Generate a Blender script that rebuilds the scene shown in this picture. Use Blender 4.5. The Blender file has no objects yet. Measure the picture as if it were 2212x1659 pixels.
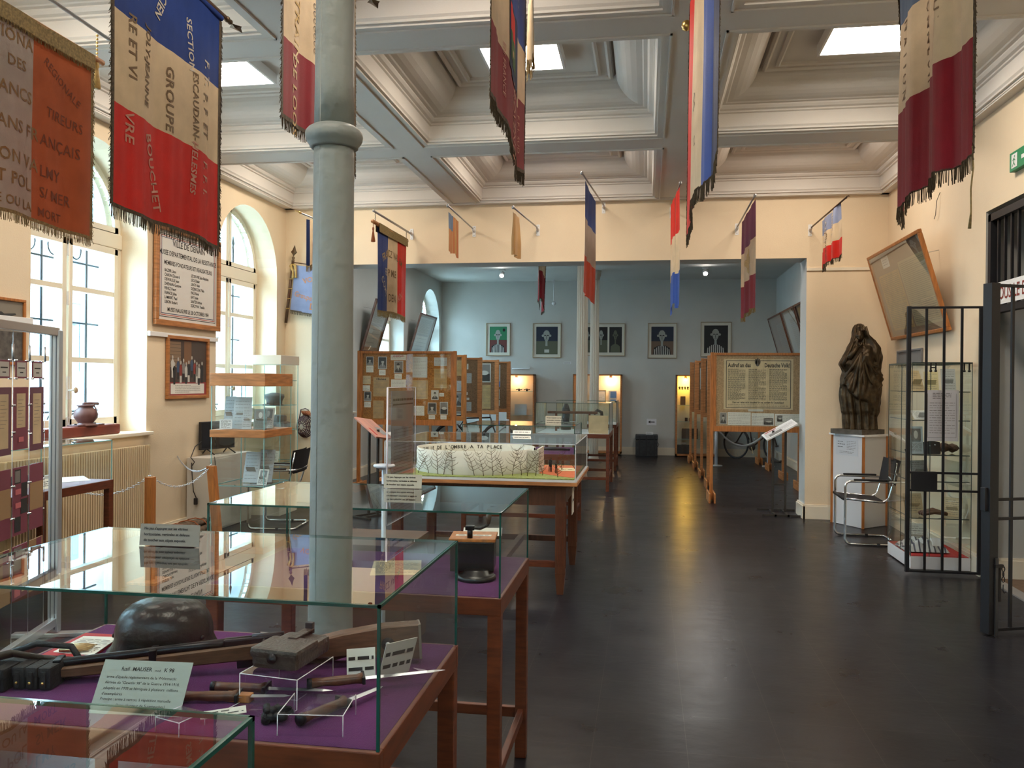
import bpy, bmesh, math, random
from mathutils import Vector, Matrix
random.seed(7)
S = bpy.context.scene
COL = S.collection
PI = math.pi

# ------------------------------------------------------------------ camera
FPX, YAW, PIT, ROL, EYE = 1801.8, .159468, -.001835, .008364, 1.6
cyw, syw = math.cos(YAW), math.sin(YAW)
fwv = Vector((-syw * math.cos(PIT), cyw * math.cos(PIT), math.sin(PIT)))
rtv = Vector((cyw, syw, 0)); upv = rtv.cross(fwv)
r2 = rtv * math.cos(ROL) + upv * math.sin(ROL); u2 = upv * math.cos(ROL) - rtv * math.sin(ROL)
cam = bpy.data.cameras.new('camera'); camo = bpy.data.objects.new('camera', cam); COL.objects.link(camo)
m = Matrix((r2, u2, -fwv)).transposed().to_4x4(); m.translation = (0, 0, EYE)
camo.matrix_world = m
cam.sensor_fit = 'HORIZONTAL'; cam.sensor_width = 36; cam.lens = FPX / 2212 * 36
cam.clip_start = .05
S.camera = camo
# ------------------------------------------------------------------ view, world, daylight
S.view_settings.view_transform = 'Standard'; S.view_settings.look = 'None'
S.view_settings.gamma = 1; S.view_settings.use_curve_mapping = False
S.view_settings.exposure = 1.68
S.cycles.max_bounces = 9; S.cycles.diffuse_bounces = 4; S.cycles.glossy_bounces = 4
S.cycles.transparent_max_bounces = 24; S.cycles.transmission_bounces = 4
S.cycles.caustics_reflective = False; S.cycles.caustics_refractive = False
S.cycles.sample_clamp_indirect = 4
W = bpy.data.worlds.new('sky'); S.world = W; W.use_nodes = True
bgn = W.node_tree.nodes['Background']
bgn.inputs[0].default_value = (.52, .80, 1, 1); bgn.inputs[1].default_value = 9
LIGHT_W = (1, .87, .72)      # warm ceiling panels
PANEL_E = 10.8
COOL = (.74, .9, 1)

# ------------------------------------------------------------------ materials
MATS = {}
def mat(name, col, rough=.6, metal=0, noise=0, nscale=8, bump=0, bscale=60, emit=0, spec=.5, sheen=0, stretch=None):
    if name in MATS: return MATS[name]
    m = bpy.data.materials.new(name); m.use_nodes = True
    nt = m.node_tree; b = nt.nodes['Principled BSDF']
    b.inputs['Base Color'].default_value = (*col, 1)
    b.inputs['Roughness'].default_value = rough; b.inputs['Metallic'].default_value = metal
    b.inputs['Specular IOR Level'].default_value = spec
    if sheen: b.inputs['Sheen Weight'].default_value = sheen
    if emit:
        b.inputs['Emission Color'].default_value = (*col, 1); b.inputs['Emission Strength'].default_value = emit
    if noise or bump:
        tc = nt.nodes.new('ShaderNodeTexCoord'); mp = nt.nodes.new('ShaderNodeMapping')
        nt.links.new(tc.outputs['Object'], mp.inputs[0])
        if stretch: mp.inputs['Scale'].default_value = stretch
    if noise:
        n = nt.nodes.new('ShaderNodeTexNoise'); n.inputs['Scale'].default_value = nscale; n.inputs['Detail'].default_value = 4
        nt.links.new(mp.outputs[0], n.inputs['Vector'])
        r = nt.nodes.new('ShaderNodeValToRGB')
        r.color_ramp.elements[0].position = .3; r.color_ramp.elements[1].position = .7
        r.color_ramp.elements[0].color = (*[c * (1 - noise) for c in col], 1)
        r.color_ramp.elements[1].color = (*[min(1, c * (1 + noise)) for c in col], 1)
        nt.links.new(n.outputs['Fac'], r.inputs[0]); nt.links.new(r.outputs[0], b.inputs['Base Color'])
    if bump:
        n2 = nt.nodes.new('ShaderNodeTexNoise'); n2.inputs['Scale'].default_value = bscale
        nt.links.new(mp.outputs[0], n2.inputs['Vector'])
        bp = nt.nodes.new('ShaderNodeBump'); bp.inputs['Strength'].default_value = bump; bp.inputs['Distance'].default_value = .01
        nt.links.new(n2.outputs['Fac'], bp.inputs['Height']); nt.links.new(bp.outputs[0], b.inputs['Normal'])
    MATS[name] = m
    return m

def glassmat(name, tint=(.95, .99, .98), ior=3.4, rough=0.0):
    m = bpy.data.materials.new(name); m.use_nodes = True; nt = m.node_tree; nt.nodes.clear()
    o = nt.nodes.new('ShaderNodeOutputMaterial'); mx = nt.nodes.new('ShaderNodeMixShader')
    t = nt.nodes.new('ShaderNodeBsdfTransparent'); t.inputs[0].default_value = (*tint, 1)
    g = nt.nodes.new('ShaderNodeBsdfGlossy'); g.inputs['Roughness'].default_value = rough
    g.inputs['Color'].default_value = (.95, .97, .97, 1)
    # Schlick reflectance of a thin pane, the same from both sides
    geo = nt.nodes.new('ShaderNodeNewGeometry'); dt = nt.nodes.new('ShaderNodeVectorMath'); dt.operation = 'DOT_PRODUCT'
    nt.links.new(geo.outputs['Normal'], dt.inputs[0]); nt.links.new(geo.outputs['Incoming'], dt.inputs[1])
    def mth(op, x, y):
        q = nt.nodes.new('ShaderNodeMath'); q.operation = op
        for i, v in enumerate((x, y)):
            if v is None: continue
            if isinstance(v, (int, float)): q.inputs[i].default_value = v
            else: nt.links.new(v, q.inputs[i])
        return q.outputs[0]
    ab = mth('ABSOLUTE', dt.outputs['Value'], None); pw = mth('POWER', mth('SUBTRACT', 1.0, ab), ior)
    fr_ = mth('ADD', mth('MULTIPLY', pw, .95), .05)
    nt.links.new(fr_, mx.inputs[0])
    nt.links.new(t.outputs[0], mx.inputs[1]); nt.links.new(g.outputs[0], mx.inputs[2])
    nt.links.new(mx.outputs[0], o.inputs[0]); MATS[name] = m
    return m

def emat(name, col, s):
    m = bpy.data.materials.new(name); m.use_nodes = True; nt = m.node_tree; nt.nodes.clear()
    o = nt.nodes.new('ShaderNodeOutputMaterial'); e = nt.nodes.new('ShaderNodeEmission')
    e.inputs[0].default_value = (*col, 1); e.inputs[1].default_value = s
    nt.links.new(e.outputs[0], o.inputs[0]); MATS[name] = m
    return m

GLASS = glassmat('case_glass'); PANE = glassmat('window_glass', (.97, 1, 1), 5)
ACRY = glassmat('acrylic', (.93, .93, .95), 4.5, .03)
EDGE = mat('glass_edge', (.01, .075, .06), .1, spec=.8)
EDGEL = mat('glass_edge_light', (.25, .5, .5), .15, spec=.8)
WALL = mat('cream_paint', (.80, .655, .465), .75, noise=.03, nscale=2, bump=.12, bscale=90)
WALLG = mat('grey_white_paint', (.585, .59, .555), .75, noise=.03, nscale=2, bump=.1, bscale=90)
CEIL = mat('ceiling_paint', (.70, .66, .61), .8, noise=.02, nscale=3, bump=.1, bscale=120)
CREAM = mat('cream_gloss', (.80, .72, .58), .45)
WOOD = mat('reddish_wood', (.115, .027, .009), .42, noise=.35, nscale=5, stretch=(2, 2, 12))
WOODL = mat('light_oak', (.42, .17, .055), .45, noise=.3, nscale=6, stretch=(1, 1, 8))
WOODD = mat('dark_wood', (.10, .033, .014), .4, noise=.3, nscale=6, stretch=(8, 8, 1))
PINE = mat('orange_pine', (.42, .15, .035), .42, noise=.3, nscale=6, stretch=(8, 8, 1))
CORK = mat('cork_board', (.34, .135, .026), .8, noise=.4, nscale=70, spec=.2)
IRON = mat('black_iron', (.011, .011, .014), .5, metal=.2)
CHROME = mat('chrome', (.75, .76, .78), .12, metal=1)
STEEL = mat('brushed_aluminium', (.55, .57, .6), .35, metal=.9)
BLACK = mat('black_matte', (.015, .015, .017), .55)
LEATHER = mat('black_leather', (.018, .017, .019), .6, bump=.2, bscale=150, spec=.25)
WHITE = mat('white_paint', (.78, .78, .78), .55)
PAPER = mat('paper', (.74, .72, .66), .8, noise=.04, nscale=10)
PAPERO = mat('aged_paper', (.60, .47, .29), .8, noise=.12, nscale=8)
PAPERT = mat('yellowed_newsprint', (.46, .30, .13), .8, noise=.15, nscale=12)
PAPERG = mat('grey_paper', (.46, .47, .47), .7, noise=.05)
INK = mat('black_ink', (.02, .018, .018), .7)
INKG = mat('grey_ink', (.17, .15, .14), .8)
REDINK = mat('red_ink', (.42, .03, .02), .7)
VELVET = mat('purple_velvet', (.10, .022, .10), .95, noise=.15, nscale=5, bump=.3, bscale=300, sheen=.05, spec=.1)
GOLD = mat('gold_thread', (.48, .31, .09), .5, noise=.2, nscale=60)
GOLDM = mat('gilt_metal', (.72, .48, .16), .3, metal=1)
FRINGE = mat('tarnished_fringe', (.075, .052, .028), .75, noise=.5, nscale=80)
FRINGEG = mat('gold_fringe', (.23, .16, .06), .7, noise=.4, nscale=80)
def cloth(n, c, s=.08, r=.55): return mat(n, c, r, noise=.1, nscale=9, bump=.25, bscale=500, sheen=s, spec=.12)
C_BLUE = cloth('blue_silk', (.012, .04, .20)); C_WHT = cloth('ivory_silk', (.64, .49, .31)); C_RED = cloth('red_silk', (.62, .016, .008))
C_DRED = cloth('crimson_silk', (.23, .008, .017)); C_ORA = cloth('faded_orange_silk', (.42, .10, .03)); C_GREY = cloth('greyed_white_silk', (.40, .34, .29))
C_FADE = cloth('faded_blue_silk', (.09, .13, .20)); C_PUR = cloth('purple_silk', (.13, .015, .07)); C_LBL = cloth('pale_blue_silk', (.22, .26, .40))
C_TRED = cloth('orange_red_cotton', (.60, .07, .025)); C_WARM = cloth('stained_tan_silk', (.36, .20, .07)); C_COT = cloth('grey_cotton', (.46, .38, .32))
C_BLU2 = cloth('cobalt_cotton', (.03, .08, .33)); C_GRN = cloth('green_silk', (.05, .13, .03)); C_NAVY = cloth('navy_silk', (.008, .02, .08))

# ------------------------------------------------------------------ mesh helper
class MB:
    """collects shapes; build() links them as one mesh object"""
    def __init__(s): s.v = []; s.f = []; s.mi = []; s.sm = []; s.mats = []
    def _m(s, m):
        if m not in s.mats: s.mats.append(m)
        return s.mats.index(m)
    def add(s, vs, fs, m, smooth=False, T=None):
        o = len(s.v); k = s._m(m)
        s.v += [(T @ Vector(p)) if T is not None else Vector(p) for p in vs]
        for f in fs: s.f.append([i + o for i in f]); s.mi.append(k); s.sm.append(smooth)
        return s
    def box(s, a, b, m, T=None, bev=0):
        x0, y0, z0 = [min(a[i], b[i]) for i in range(3)]; x1, y1, z1 = [max(a[i], b[i]) for i in range(3)]
        if bev:
            bm = bmesh.new(); bmesh.ops.create_cube(bm, size=1)
            for v in bm.verts:
                v.co = Vector(((x0 + x1) / 2 + v.co.x * (x1 - x0), (y0 + y1) / 2 + v.co.y * (y1 - y0), (z0 + z1) / 2 + v.co.z * (z1 - z0)))
            bmesh.ops.bevel(bm, geom=bm.edges[:] + bm.verts[:], offset=bev, segments=2, profile=.6, affect='EDGES')
            s.bm(bm, m, T); return s
        return s.add([(x0, y0, z0), (x1, y0, z0), (x1, y1, z0), (x0, y1, z0), (x0, y0, z1), (x1, y0, z1), (x1, y1, z1), (x0, y1, z1)],
                     [(0, 3, 2, 1), (4, 5, 6, 7), (0, 1, 5, 4), (1, 2, 6, 5), (2, 3, 7, 6), (3, 0, 4, 7)], m, T=T)
    def bm(s, bm, m, T=None, smooth=False):
        bm.verts.index_update()
        s.add([v.co.copy() for v in bm.verts], [[v.index for v in f.verts] for f in bm.faces], m, smooth, T); bm.free(); return s
    def quad(s, pts, m, T=None): return s.add(pts, [tuple(range(len(pts)))], m, T=T)
    def tube(s, pts, r, m, n=8, T=None, cap=True, closed=False):
        pts = [Vector(p) for p in pts]; N = len(pts); rs = r if isinstance(r, (list, tuple)) else [r] * N
        vs = []; fs = []; prev = None
        for i, p in enumerate(pts):
            if closed: t = pts[(i + 1) % N] - pts[i - 1]
            else: t = pts[min(i + 1, N - 1)] - pts[max(i - 1, 0)]
            if t.length < 1e-9: t = Vector((0, 0, 1))
            t.normalize()
            if prev is None:
                a = Vector((0, 0, 1)) if abs(t.z) < .9 else Vector((1, 0, 0)); prev = t.cross(a).normalized()
            u = (prev - t * prev.dot(t));
            if u.length < 1e-6: u = t.orthogonal()
            u.normalize(); prev = u; w = t.cross(u)
            for k in range(n):
                an = 2 * PI * k / n; vs.append(p + (u * math.cos(an) + w * math.sin(an)) * rs[i])
        for i in range(N if closed else N - 1):
            j = (i + 1) % N
            for k in range(n):
                fs.append((i * n + k, i * n + (k + 1) % n, j * n + (k + 1) % n, j * n + k))
        if cap and not closed: fs.append(tuple(range(n - 1, -1, -1))); fs.append(tuple((N - 1) * n + k for k in range(n)))
        return s.add(vs, fs, m, True, T)
    def lathe(s, prof, m, n=24, T=None, c=(0, 0, 0), smooth=True, flute=0, sx=1, sy=1):
        vs = []; fs = []
        for (r, z) in prof:
            for k in range(n):
                an = 2 * PI * k / n; rr = r * (1 - flute * (k % 2))
                vs.append((c[0] + rr * math.cos(an) * sx, c[1] + rr * math.sin(an) * sy, c[2] + z))
        for i in range(len(prof) - 1):
            for k in range(n): fs.append((i * n + k, i * n + (k + 1) % n, (i + 1) * n + (k + 1) % n, (i + 1) * n + k))
        fs.append(tuple(range(n - 1, -1, -1))); fs.append(tuple((len(prof) - 1) * n + k for k in range(n)))
        return s.add(vs, fs, m, smooth, T)
    def prism(s, poly, h, m, T=None):
        """poly in xy, extruded 0..h in z"""
        n = len(poly); a, b = (0, h) if not isinstance(h, tuple) else h
        vs = [(x, y, a) for x, y in poly] + [(x, y, b) for x, y in poly]
        fs = [tuple(range(n - 1, -1, -1)), tuple(range(n, 2 * n))] + [(i, (i + 1) % n, n + (i + 1) % n, n + i) for i in range(n)]
        return s.add(vs, fs, m, T=T)
    def build(s, name, parent=None, world=True, sub=0):
        me = bpy.data.meshes.new(name)
        M = Matrix.Identity(4)
        if parent is not None and world: M = WM[parent.name].inverted()
        me.from_pydata([tuple(M @ Vector(v)) for v in s.v], [], s.f)
        for m in s.mats: me.materials.append(m)
        me.polygons.foreach_set('material_index', s.mi); me.polygons.foreach_set('use_smooth', s.sm)
        me.update()
        bm = bmesh.new(); bm.from_mesh(me); bmesh.ops.remove_doubles(bm, verts=bm.verts, dist=1e-6) if sub else None
        bmesh.ops.recalc_face_normals(bm, faces=bm.faces); bm.to_mesh(me); bm.free()
        o = bpy.data.objects.new(name, me); COL.objects.link(o)
        if parent is not None: o.parent = parent; WM[o.name] = WM[parent.name].copy() if world or True else M
        else: WM[o.name] = Matrix.Identity(4)
        if sub:
            md = o.modifiers.new('subdivision', 'SUBSURF'); md.levels = sub; md.render_levels = sub
        return o
WM = {}
def tag(o, label=None, cat=None, group=None, kind=None):
    if label: o['label'] = label
    if cat: o['category'] = cat
    if group: o['group'] = group
    if kind: o['kind'] = kind
    return o
def thing(name, label, cat, loc=(0, 0, 0), rz=0, group=None):
    o = bpy.data.objects.new(name, None); COL.objects.link(o); o.empty_display_size = .05
    o.location = loc; o.rotation_euler = (0, 0, rz)
    WM[o.name] = Matrix.Translation(loc) @ Matrix.Rotation(rz, 4, 'Z')
    return tag(o, label, cat, group)
def struct(mb, name, parent=None):
    o = mb.build(name, parent)
    if parent is None: o['kind'] = 'structure'
    return o
def copy_tree(o, parent=None):
    c = o.copy(); COL.objects.link(c)
    if parent is not None: c.parent = parent
    WM[c.name] = WM[o.name]
    for ch in list(o.children): copy_tree(ch, c)
    return c
def frame_T(origin, xdir, ydir):
    """matrix whose local x,y lie along the given world directions, z = x cross y"""
    x = Vector(xdir).normalized(); y = Vector(ydir); y = (y - x * y.dot(x)).normalized(); z = x.cross(y)
    M = Matrix((x, y, z)).transposed().to_4x4(); M.translation = Vector(origin); return M
_tc = {}
def text_geo(txt, size, align='CENTER', bold=0, space=1, ext=.0):
    key = (txt, align, bold, space, ext / size if size else 0)
    if key not in _tc:
        cu = bpy.data.curves.new('t', 'FONT'); cu.body = txt; cu.align_x = align; cu.size = 1; cu.offset = bold; cu.resolution_u = 2
        cu.space_character = space; cu.extrude = ext / size
        ob = bpy.data.objects.new('t', cu); me = ob.to_mesh()
        _tc[key] = ([v.co.copy() for v in me.vertices], [list(p.vertices) for p in me.polygons])
        ob.to_mesh_clear(); bpy.data.objects.remove(ob); bpy.data.curves.remove(cu)
    v, f = _tc[key]
    return [Vector((p.x * size, p.y * size, p.z * size)) for p in v], f
def put_text(mb, txt, size, m, T, x=0, y=0, align='CENTER', bold=0, sx=1, rot=0, space=1, z=.0012):
    v, f = text_geo(txt, size, align, bold, space)
    c, s_ = math.cos(rot), math.sin(rot)
    mb.add([T @ Vector((x + p.x * sx * c - p.y * s_, y + p.x * sx * s_ + p.y * c, z)) for p in v], f, m)
def lines(mb, T, x0, x1, y0, y1, n, m, h=.0018, z=.0012, rnd=None, gaps=True):
    """rows of small printed marks standing for unreadable fine print"""
    rnd = rnd or random
    for i in range(n):
        y = y1 + (y0 - y1) * (i + .5) / n; x = x0
        end = x1 if rnd.random() > .2 else x0 + (x1 - x0) * rnd.uniform(.5, .9)
        while x < end:
            w = rnd.uniform(.012, .04) if gaps else (x1 - x0)
            e = min(x + w, end)
            mb.quad([(x, y - h, z), (e, y - h, z), (e, y + h, z), (x, y + h, z)], m, T); x = e + .006
# ================================================================== the room
LX, RX, PY, PY2, FY, CZ, FCZ = -4.72, 2.80, 10.42, 10.81, 18.96, 3.87, 3.92
def floor_mat():
    m = bpy.data.materials.new('floor_tiles'); m.use_nodes = True; nt = m.node_tree; b = nt.nodes['Principled BSDF']
    L = nt.links.new; N = nt.nodes.new
    tc = N('ShaderNodeTexCoord'); mp = N('ShaderNodeMapping'); L(tc.outputs['Object'], mp.inputs[0])
    mp.inputs['Location'].default_value = (.215 + .005, 0, 0)
    br = N('ShaderNodeTexBrick'); L(mp.outputs[0], br.inputs[0]); br.offset = 0; br.inputs['Scale'].default_value = 1
    br.inputs['Brick Width'].default_value = .41; br.inputs['Row Height'].default_value = .41
    br.inputs['Mortar Size'].default_value = .0013; br.inputs['Mortar Smooth'].default_value = .1
    br.inputs['Color1'].default_value = (.014, .014, .018, 1); br.inputs['Color2'].default_value = (.011, .011, .015, 1)
    br.inputs['Mortar'].default_value = (.05, .047, .045, 1)
    n1 = N('ShaderNodeTexNoise'); n1.inputs['Scale'].default_value = 2.2; n1.inputs['Detail'].default_value = 6; L(tc.outputs['Object'], n1.inputs['Vector'])
    mx = N('ShaderNodeMix'); mx.data_type = 'RGBA'; mx.blend_type = 'MULTIPLY'; mx.inputs[0].default_value = .6
    cr = N('ShaderNodeValToRGB'); cr.color_ramp.elements[0].position = .3; cr.color_ramp.elements[0].color = (.6, .6, .62, 1)
    cr.color_ramp.elements[1].position = .75; cr.color_ramp.elements[1].color = (1.25, 1.22, 1.2, 1); L(n1.outputs['Fac'], cr.inputs[0])
    L(br.outputs['Color'], mx.inputs[6]); L(cr.outputs[0], mx.inputs[7])
    # scuffs: thin bright scratches running in two directions
    last = mx.outputs[2]
    for sc, rot in (((1.5, 26, 1), .15), ((22, 2.2, 1), .5), ((2, 30, 1), -.6)):
        mp2 = N('ShaderNodeMapping'); mp2.inputs['Rotation'].default_value = (0, 0, rot); mp2.inputs['Scale'].default_value = sc; L(tc.outputs['Object'], mp2.inputs[0])
        n2 = N('ShaderNodeTexNoise'); n2.inputs['Scale'].default_value = 5; n2.inputs['Detail'].default_value = 3; n2.inputs['Roughness'].default_value = .7; L(mp2.outputs[0], n2.inputs['Vector'])
        c2 = N('ShaderNodeValToRGB'); c2.color_ramp.elements[0].position = .72; c2.color_ramp.elements[0].color = (0, 0, 0, 1); c2.color_ramp.elements[1].position = .80; c2.color_ramp.elements[1].color = (.30, .30, .30, 1)
        L(n2.outputs['Fac'], c2.inputs[0]); mm = N('ShaderNodeMix'); mm.data_type = 'RGBA'; L(c2.outputs[0], mm.inputs[0])
        L(last, mm.inputs[6]); mm.inputs[7].default_value = (.13, .12, .115, 1); last = mm.outputs[2]
    L(last, b.inputs['Base Color'])
    n3 = N('ShaderNodeTexNoise'); n3.inputs['Scale'].default_value = 3; n3.inputs['Detail'].default_value = 5; L(tc.outputs['Object'], n3.inputs['Vector'])
    mr = N('ShaderNodeMapRange'); mr.inputs[3].default_value = .22; mr.inputs[4].default_value = .38; L(n3.outputs['Fac'], mr.inputs[0]); L(mr.outputs[0], b.inputs['Roughness'])
    mp3 = N('ShaderNodeMapping'); mp3.inputs['Scale'].default_value = (1, 1.3, 1); L(tc.outputs['Object'], mp3.inputs[0])
    n4 = N('ShaderNodeTexNoise'); n4.inputs['Scale'].default_value = 9; n4.inputs['Detail'].default_value = 3; L(mp3.outputs[0], n4.inputs['Vector'])
    bp = N('ShaderNodeBump'); b.inputs['Specular IOR Level'].default_value = .24; bp.inputs['Strength'].default_value = .14; bp.inputs['Distance'].default_value = .01; L(n4.outputs['Fac'], bp.inputs['Height']); L(bp.outputs[0], b.inputs['Normal'])
    return m
FLOOR = floor_mat()
struct(MB().quad([(-5.0, -3, 0), (RX, -3, 0), (RX, FY, 0), (-5.0, FY, 0)], FLOOR), 'floor')

def arch_pts(yc, hw, spring, n=20, r=None):
    r = r or hw
    return [(yc + r * math.cos(PI - PI * i / n), spring + r * math.sin(PI - PI * i / n)) for i in range(n + 1)]
def arched_wall(name, x, y0, y1, top, wins, paint, d=.30):
    """wall in the plane X = x with round-headed openings (centre, half width, sill, spring)"""
    mb = MB(); cur = y0
    for (yc, hw, sill, sp) in wins:
        a, b = yc - hw, yc + hw
        mb.quad([(x, cur, 0), (x, a, 0), (x, a, top), (x, cur, top)], paint)
        mb.quad([(x, a, 0), (x, b, 0), (x, b, sill), (x, a, sill)], paint)
        P_ = arch_pts(yc, hw, sp)
        for (p, q) in zip(P_[:-1], P_[1:]):
            mb.quad([(x, p[0], p[1]), (x, q[0], q[1]), (x, q[0], top), (x, p[0], top)], paint)
            mb.quad([(x, p[0], p[1]), (x, q[0], q[1]), (x - d, q[0], q[1]), (x - d, p[0], p[1])], paint)
        for y in (a, b): mb.quad([(x, y, sill), (x, y, sp), (x - d, y, sp), (x - d, y, sill)], paint)
        mb.quad([(x, a, sill), (x, b, sill), (x - d, b, sill), (x - d, a, sill)], paint)
        cur = b
    mb.quad([(x, cur, 0), (x, y1, 0), (x, y1, top), (x, cur, top)], paint)
    return struct(mb, name)
WINS = [(yc, .765, 1.10, 2.93) for yc in (.90, 3.73, 6.56, 9.39)]
WINF = [(yc, .765, 1.10, 2.88) for yc in (12.25, 15.1, 17.95)]
arched_wall('wall_left', LX, -3, PY, 3.95, WINS, WALL)
arched_wall('wall_far_left', LX, PY2, FY, FCZ, WINF, WALLG)

def band(mb, yc, r0, r1, sp, xa, xb, m, a0=0, a1=PI, n=18):
    for i in range(n):
        t0 = a0 + (a1 - a0) * i / n; t1 = a0 + (a1 - a0) * (i + 1) / n
        P4 = [(yc + r * math.cos(t), sp + r * math.sin(t)) for r, t in ((r0, t0), (r1, t0), (r1, t1), (r0, t1))]
        vs = [(xa, *p) for p in P4] + [(xb, *p) for p in P4]
        mb.add(vs, [(0, 1, 2, 3), (7, 6, 5, 4), (0, 4, 5, 1), (3, 2, 6, 7)], m)
def window(n, yc, hw, sill, sp):
    root = bpy.data.objects.new('window_%d' % n, None); COL.objects.link(root); root['kind'] = 'structure'
    root.location = (LX - .3, yc, sill); WM[root.name] = Matrix.Translation(root.location)
    X0, X1 = LX - .36, LX - .28; a, b = yc - hw, yc + hw
    fr = MB()
    for (p, q) in ((a, a + .06), (b - .06, b)): fr.box((X0, p, sill), (X1, q, sp), CREAM)
    fr.box((X0, a, sill), (X1, b, sill + .07), CREAM); fr.box((X0, a, sp - .09), (X1 + .015, b, sp + .05), CREAM, bev=.008)
    band(fr, yc, hw - .06, hw, sp, X0, X1, CREAM)
    fr.build('window_frame', root)
    for s in (-1, 1):                       # two tall leaves
        y0_, y1_ = (yc + .012, b - .065) if s > 0 else (a + .065, yc - .012)
        z0_, z1_ = sill + .075, sp - .095; lf = MB(); xa, xb = X0 + .01, X1 + .018
        lf.box((xa, y0_, z0_), (xb, y0_ + .055, z1_), CREAM, bev=.006); lf.box((xa, y1_ - .055, z0_), (xb, y1_, z1_), CREAM, bev=.006)
        lf.box((xa, y0_, z0_), (xb, y1_, z0_ + .07), CREAM); lf.box((xa, y0_, z1_ - .06), (xb, y1_, z1_), CREAM)
        for zz in (1.77, 2.40): lf.box((xa + .01, y0_ + .05, zz - .022), (xb - .008, y1_ - .05, zz + .022), CREAM)
        lo = lf.build('window_leaf', root)
        MB().quad([(X0 + .03, y0_ + .05, z0_ + .06), (X0 + .03, y1_ - .05, z0_ + .06), (X0 + .03, y1_ - .05, z1_ - .05), (X0 + .03, y0_ + .05, z1_ - .05)], PANE).build('pane', lo)
        # quarter-round fanlight
        lu = MB(); t0, t1 = (0, PI / 2) if s > 0 else (PI / 2, PI); R = hw - .065
        band(lu, yc, R - .05, R, sp + .055, xa, xb, CREAM, t0, t1, 12)
        lu.box((xa, yc + (.012 if s > 0 else -.062), sp + .055), (xb, yc + (.062 if s > 0 else -.012), sp + .05 + R), CREAM)
        lu.box((xa, yc if s > 0 else yc - R, sp + .055), (xb, yc + R if s > 0 else yc, sp + .105), CREAM)
        fl = lu.build('fanlight', root)
        pts = [(X0 + .03, yc, sp + .08)] + [(X0 + .03, yc + (R - .03) * math.cos(t0 + (t1 - t0) * i / 10), sp + .06 + (R - .03) * math.sin(t0 + (t1 - t0) * i / 10)) for i in range(11)]
        MB().quad(pts, PANE).build('pane', fl)
    h = MB()
    for zz, hh in ((2.30, .06), (1.52, .10), (1.22, .05), (2.72, .05)): h.box((X1 + .018, yc - .018, zz - hh), (X1 + .034, yc + .018, zz + hh), WHITE, bev=.004)
    h.tube([(X1 + .03, yc, sill + .12), (X1 + .03, yc, sp - .15)], .007, CREAM, 6)
    h.tube([(X1 + .03, yc, 1.5), (X1 + .065, yc, 1.5), (X1 + .07, yc + .025, 1.5)], .009, WHITE, 6)
    h.lathe([(.0, -.03), (.02, -.02), (.026, 0), (.02, .02), (0, .03)], mat('tan_knob', (.45, .32, .2)), 10, Matrix.Translation((X1 + .08, yc + .03, 1.5)), sx=.6)
    h.build('window_handle', root)
    sl = MB(); sl.box((LX - .27, a - .05, sill - .03), (LX + .05, b + .05, sill + .004), CREAM, bev=.008); sl.build('window_sill', root)
    # wrought-iron grille fixed in the outer reveal
    g = MB(); gx = LX - .52
    for k in range(5):
        yy = a + .17 + k * (b - a - .34) / 4
        g.tube([(gx, yy, sill + .05), (gx, yy, sp + .55 - .1 * abs(k - 2))], .011, IRON, 6)
        g.lathe([(0, 0), (.02, .03), (.012, .06), (.028, .09), (0, .19)], IRON, 8, Matrix.Translation((gx, yy, sp + .53 - .1 * abs(k - 2))), sx=.5)
    for zz in (sill + .2, 2.12, sp - .25, sp - .02): g.tube([(gx, a, zz), (gx, b, zz)], .010, IRON, 6)
    for k in range(4):
        yy = a + .17 + (k + .5) * (b - a - .34) / 4
        for zz in (sp - .135, sill + .10): g.tube([(gx, yy + .07 * math.cos(t * PI / 8), zz + .085 * math.sin(t * PI / 8)) for t in range(16)], .007, IRON, 5, closed=True)
    g.build('iron_grille', root)
    # outer stone reveal
    r_ = MB(); st = MATS['stone']
    P_ = arch_pts(yc, hw + .02, sp)
    for (p, q) in zip(P_[:-1], P_[1:]): r_.quad([(LX - .36, *p), (LX - .36, *q), (LX - .72, *q), (LX - .72, *p)], st)
    for y in (a - .02, b + .02): r_.quad([(LX - .36, y, sill), (LX - .36, y, sp), (LX - .72, y, sp), (LX - .72, y, sill)], st)
    r_.box((LX - .36, a - .05, sill - .1), (LX - .80, b + .05, sill), st)
    r_.build('stone_reveal', root)
mat('stone', (.46, .52, .55), .8, noise=.06, nscale=3, bump=.3, bscale=30)
for i, w in enumerate(WINS): window(i + 1, *w)
for i, w in enumerate(WINF): window(i + 5, *w)
# outer face of the building and a pale building across the yard
ow = MB(); STN = MATS['stone']
def outer():
    cur = -3
    for (yc, hw, sill, sp) in WINS + WINF:
        a, b = yc - hw - .02, yc + hw + .02; x = LX - .72
        ow.quad([(x, cur, -1), (x, a, -1), (x, a, 4.6), (x, cur, 4.6)], STN); ow.quad([(x, a, -1), (x, b, -1), (x, b, sill - .1), (x, a, sill - .1)], STN)
        P_ = arch_pts(yc, hw + .02, sp)
        for (p, q) in zip(P_[:-1], P_[1:]): ow.quad([(x, *p), (x, *q), (x, q[0], 4.6), (x, p[0], 4.6)], STN)
        cur = b
    ow.quad([(x, cur, -1), (x, 19.5, -1), (x, 19.5, 4.6), (x, cur, 4.6)], STN)
outer(); struct(ow, 'wall_outside')
struct(MB().box((-40, -20, -1.05), (-5.45, 40, -1.0), mat('yard_gravel', (.5, .5, .48), .9, noise=.2, nscale=30)), 'trim_9')
fac = thing('facade', 'pale stone building seen through the arched windows across the yard', 'building', (-13.5, 10, -1))
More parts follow.
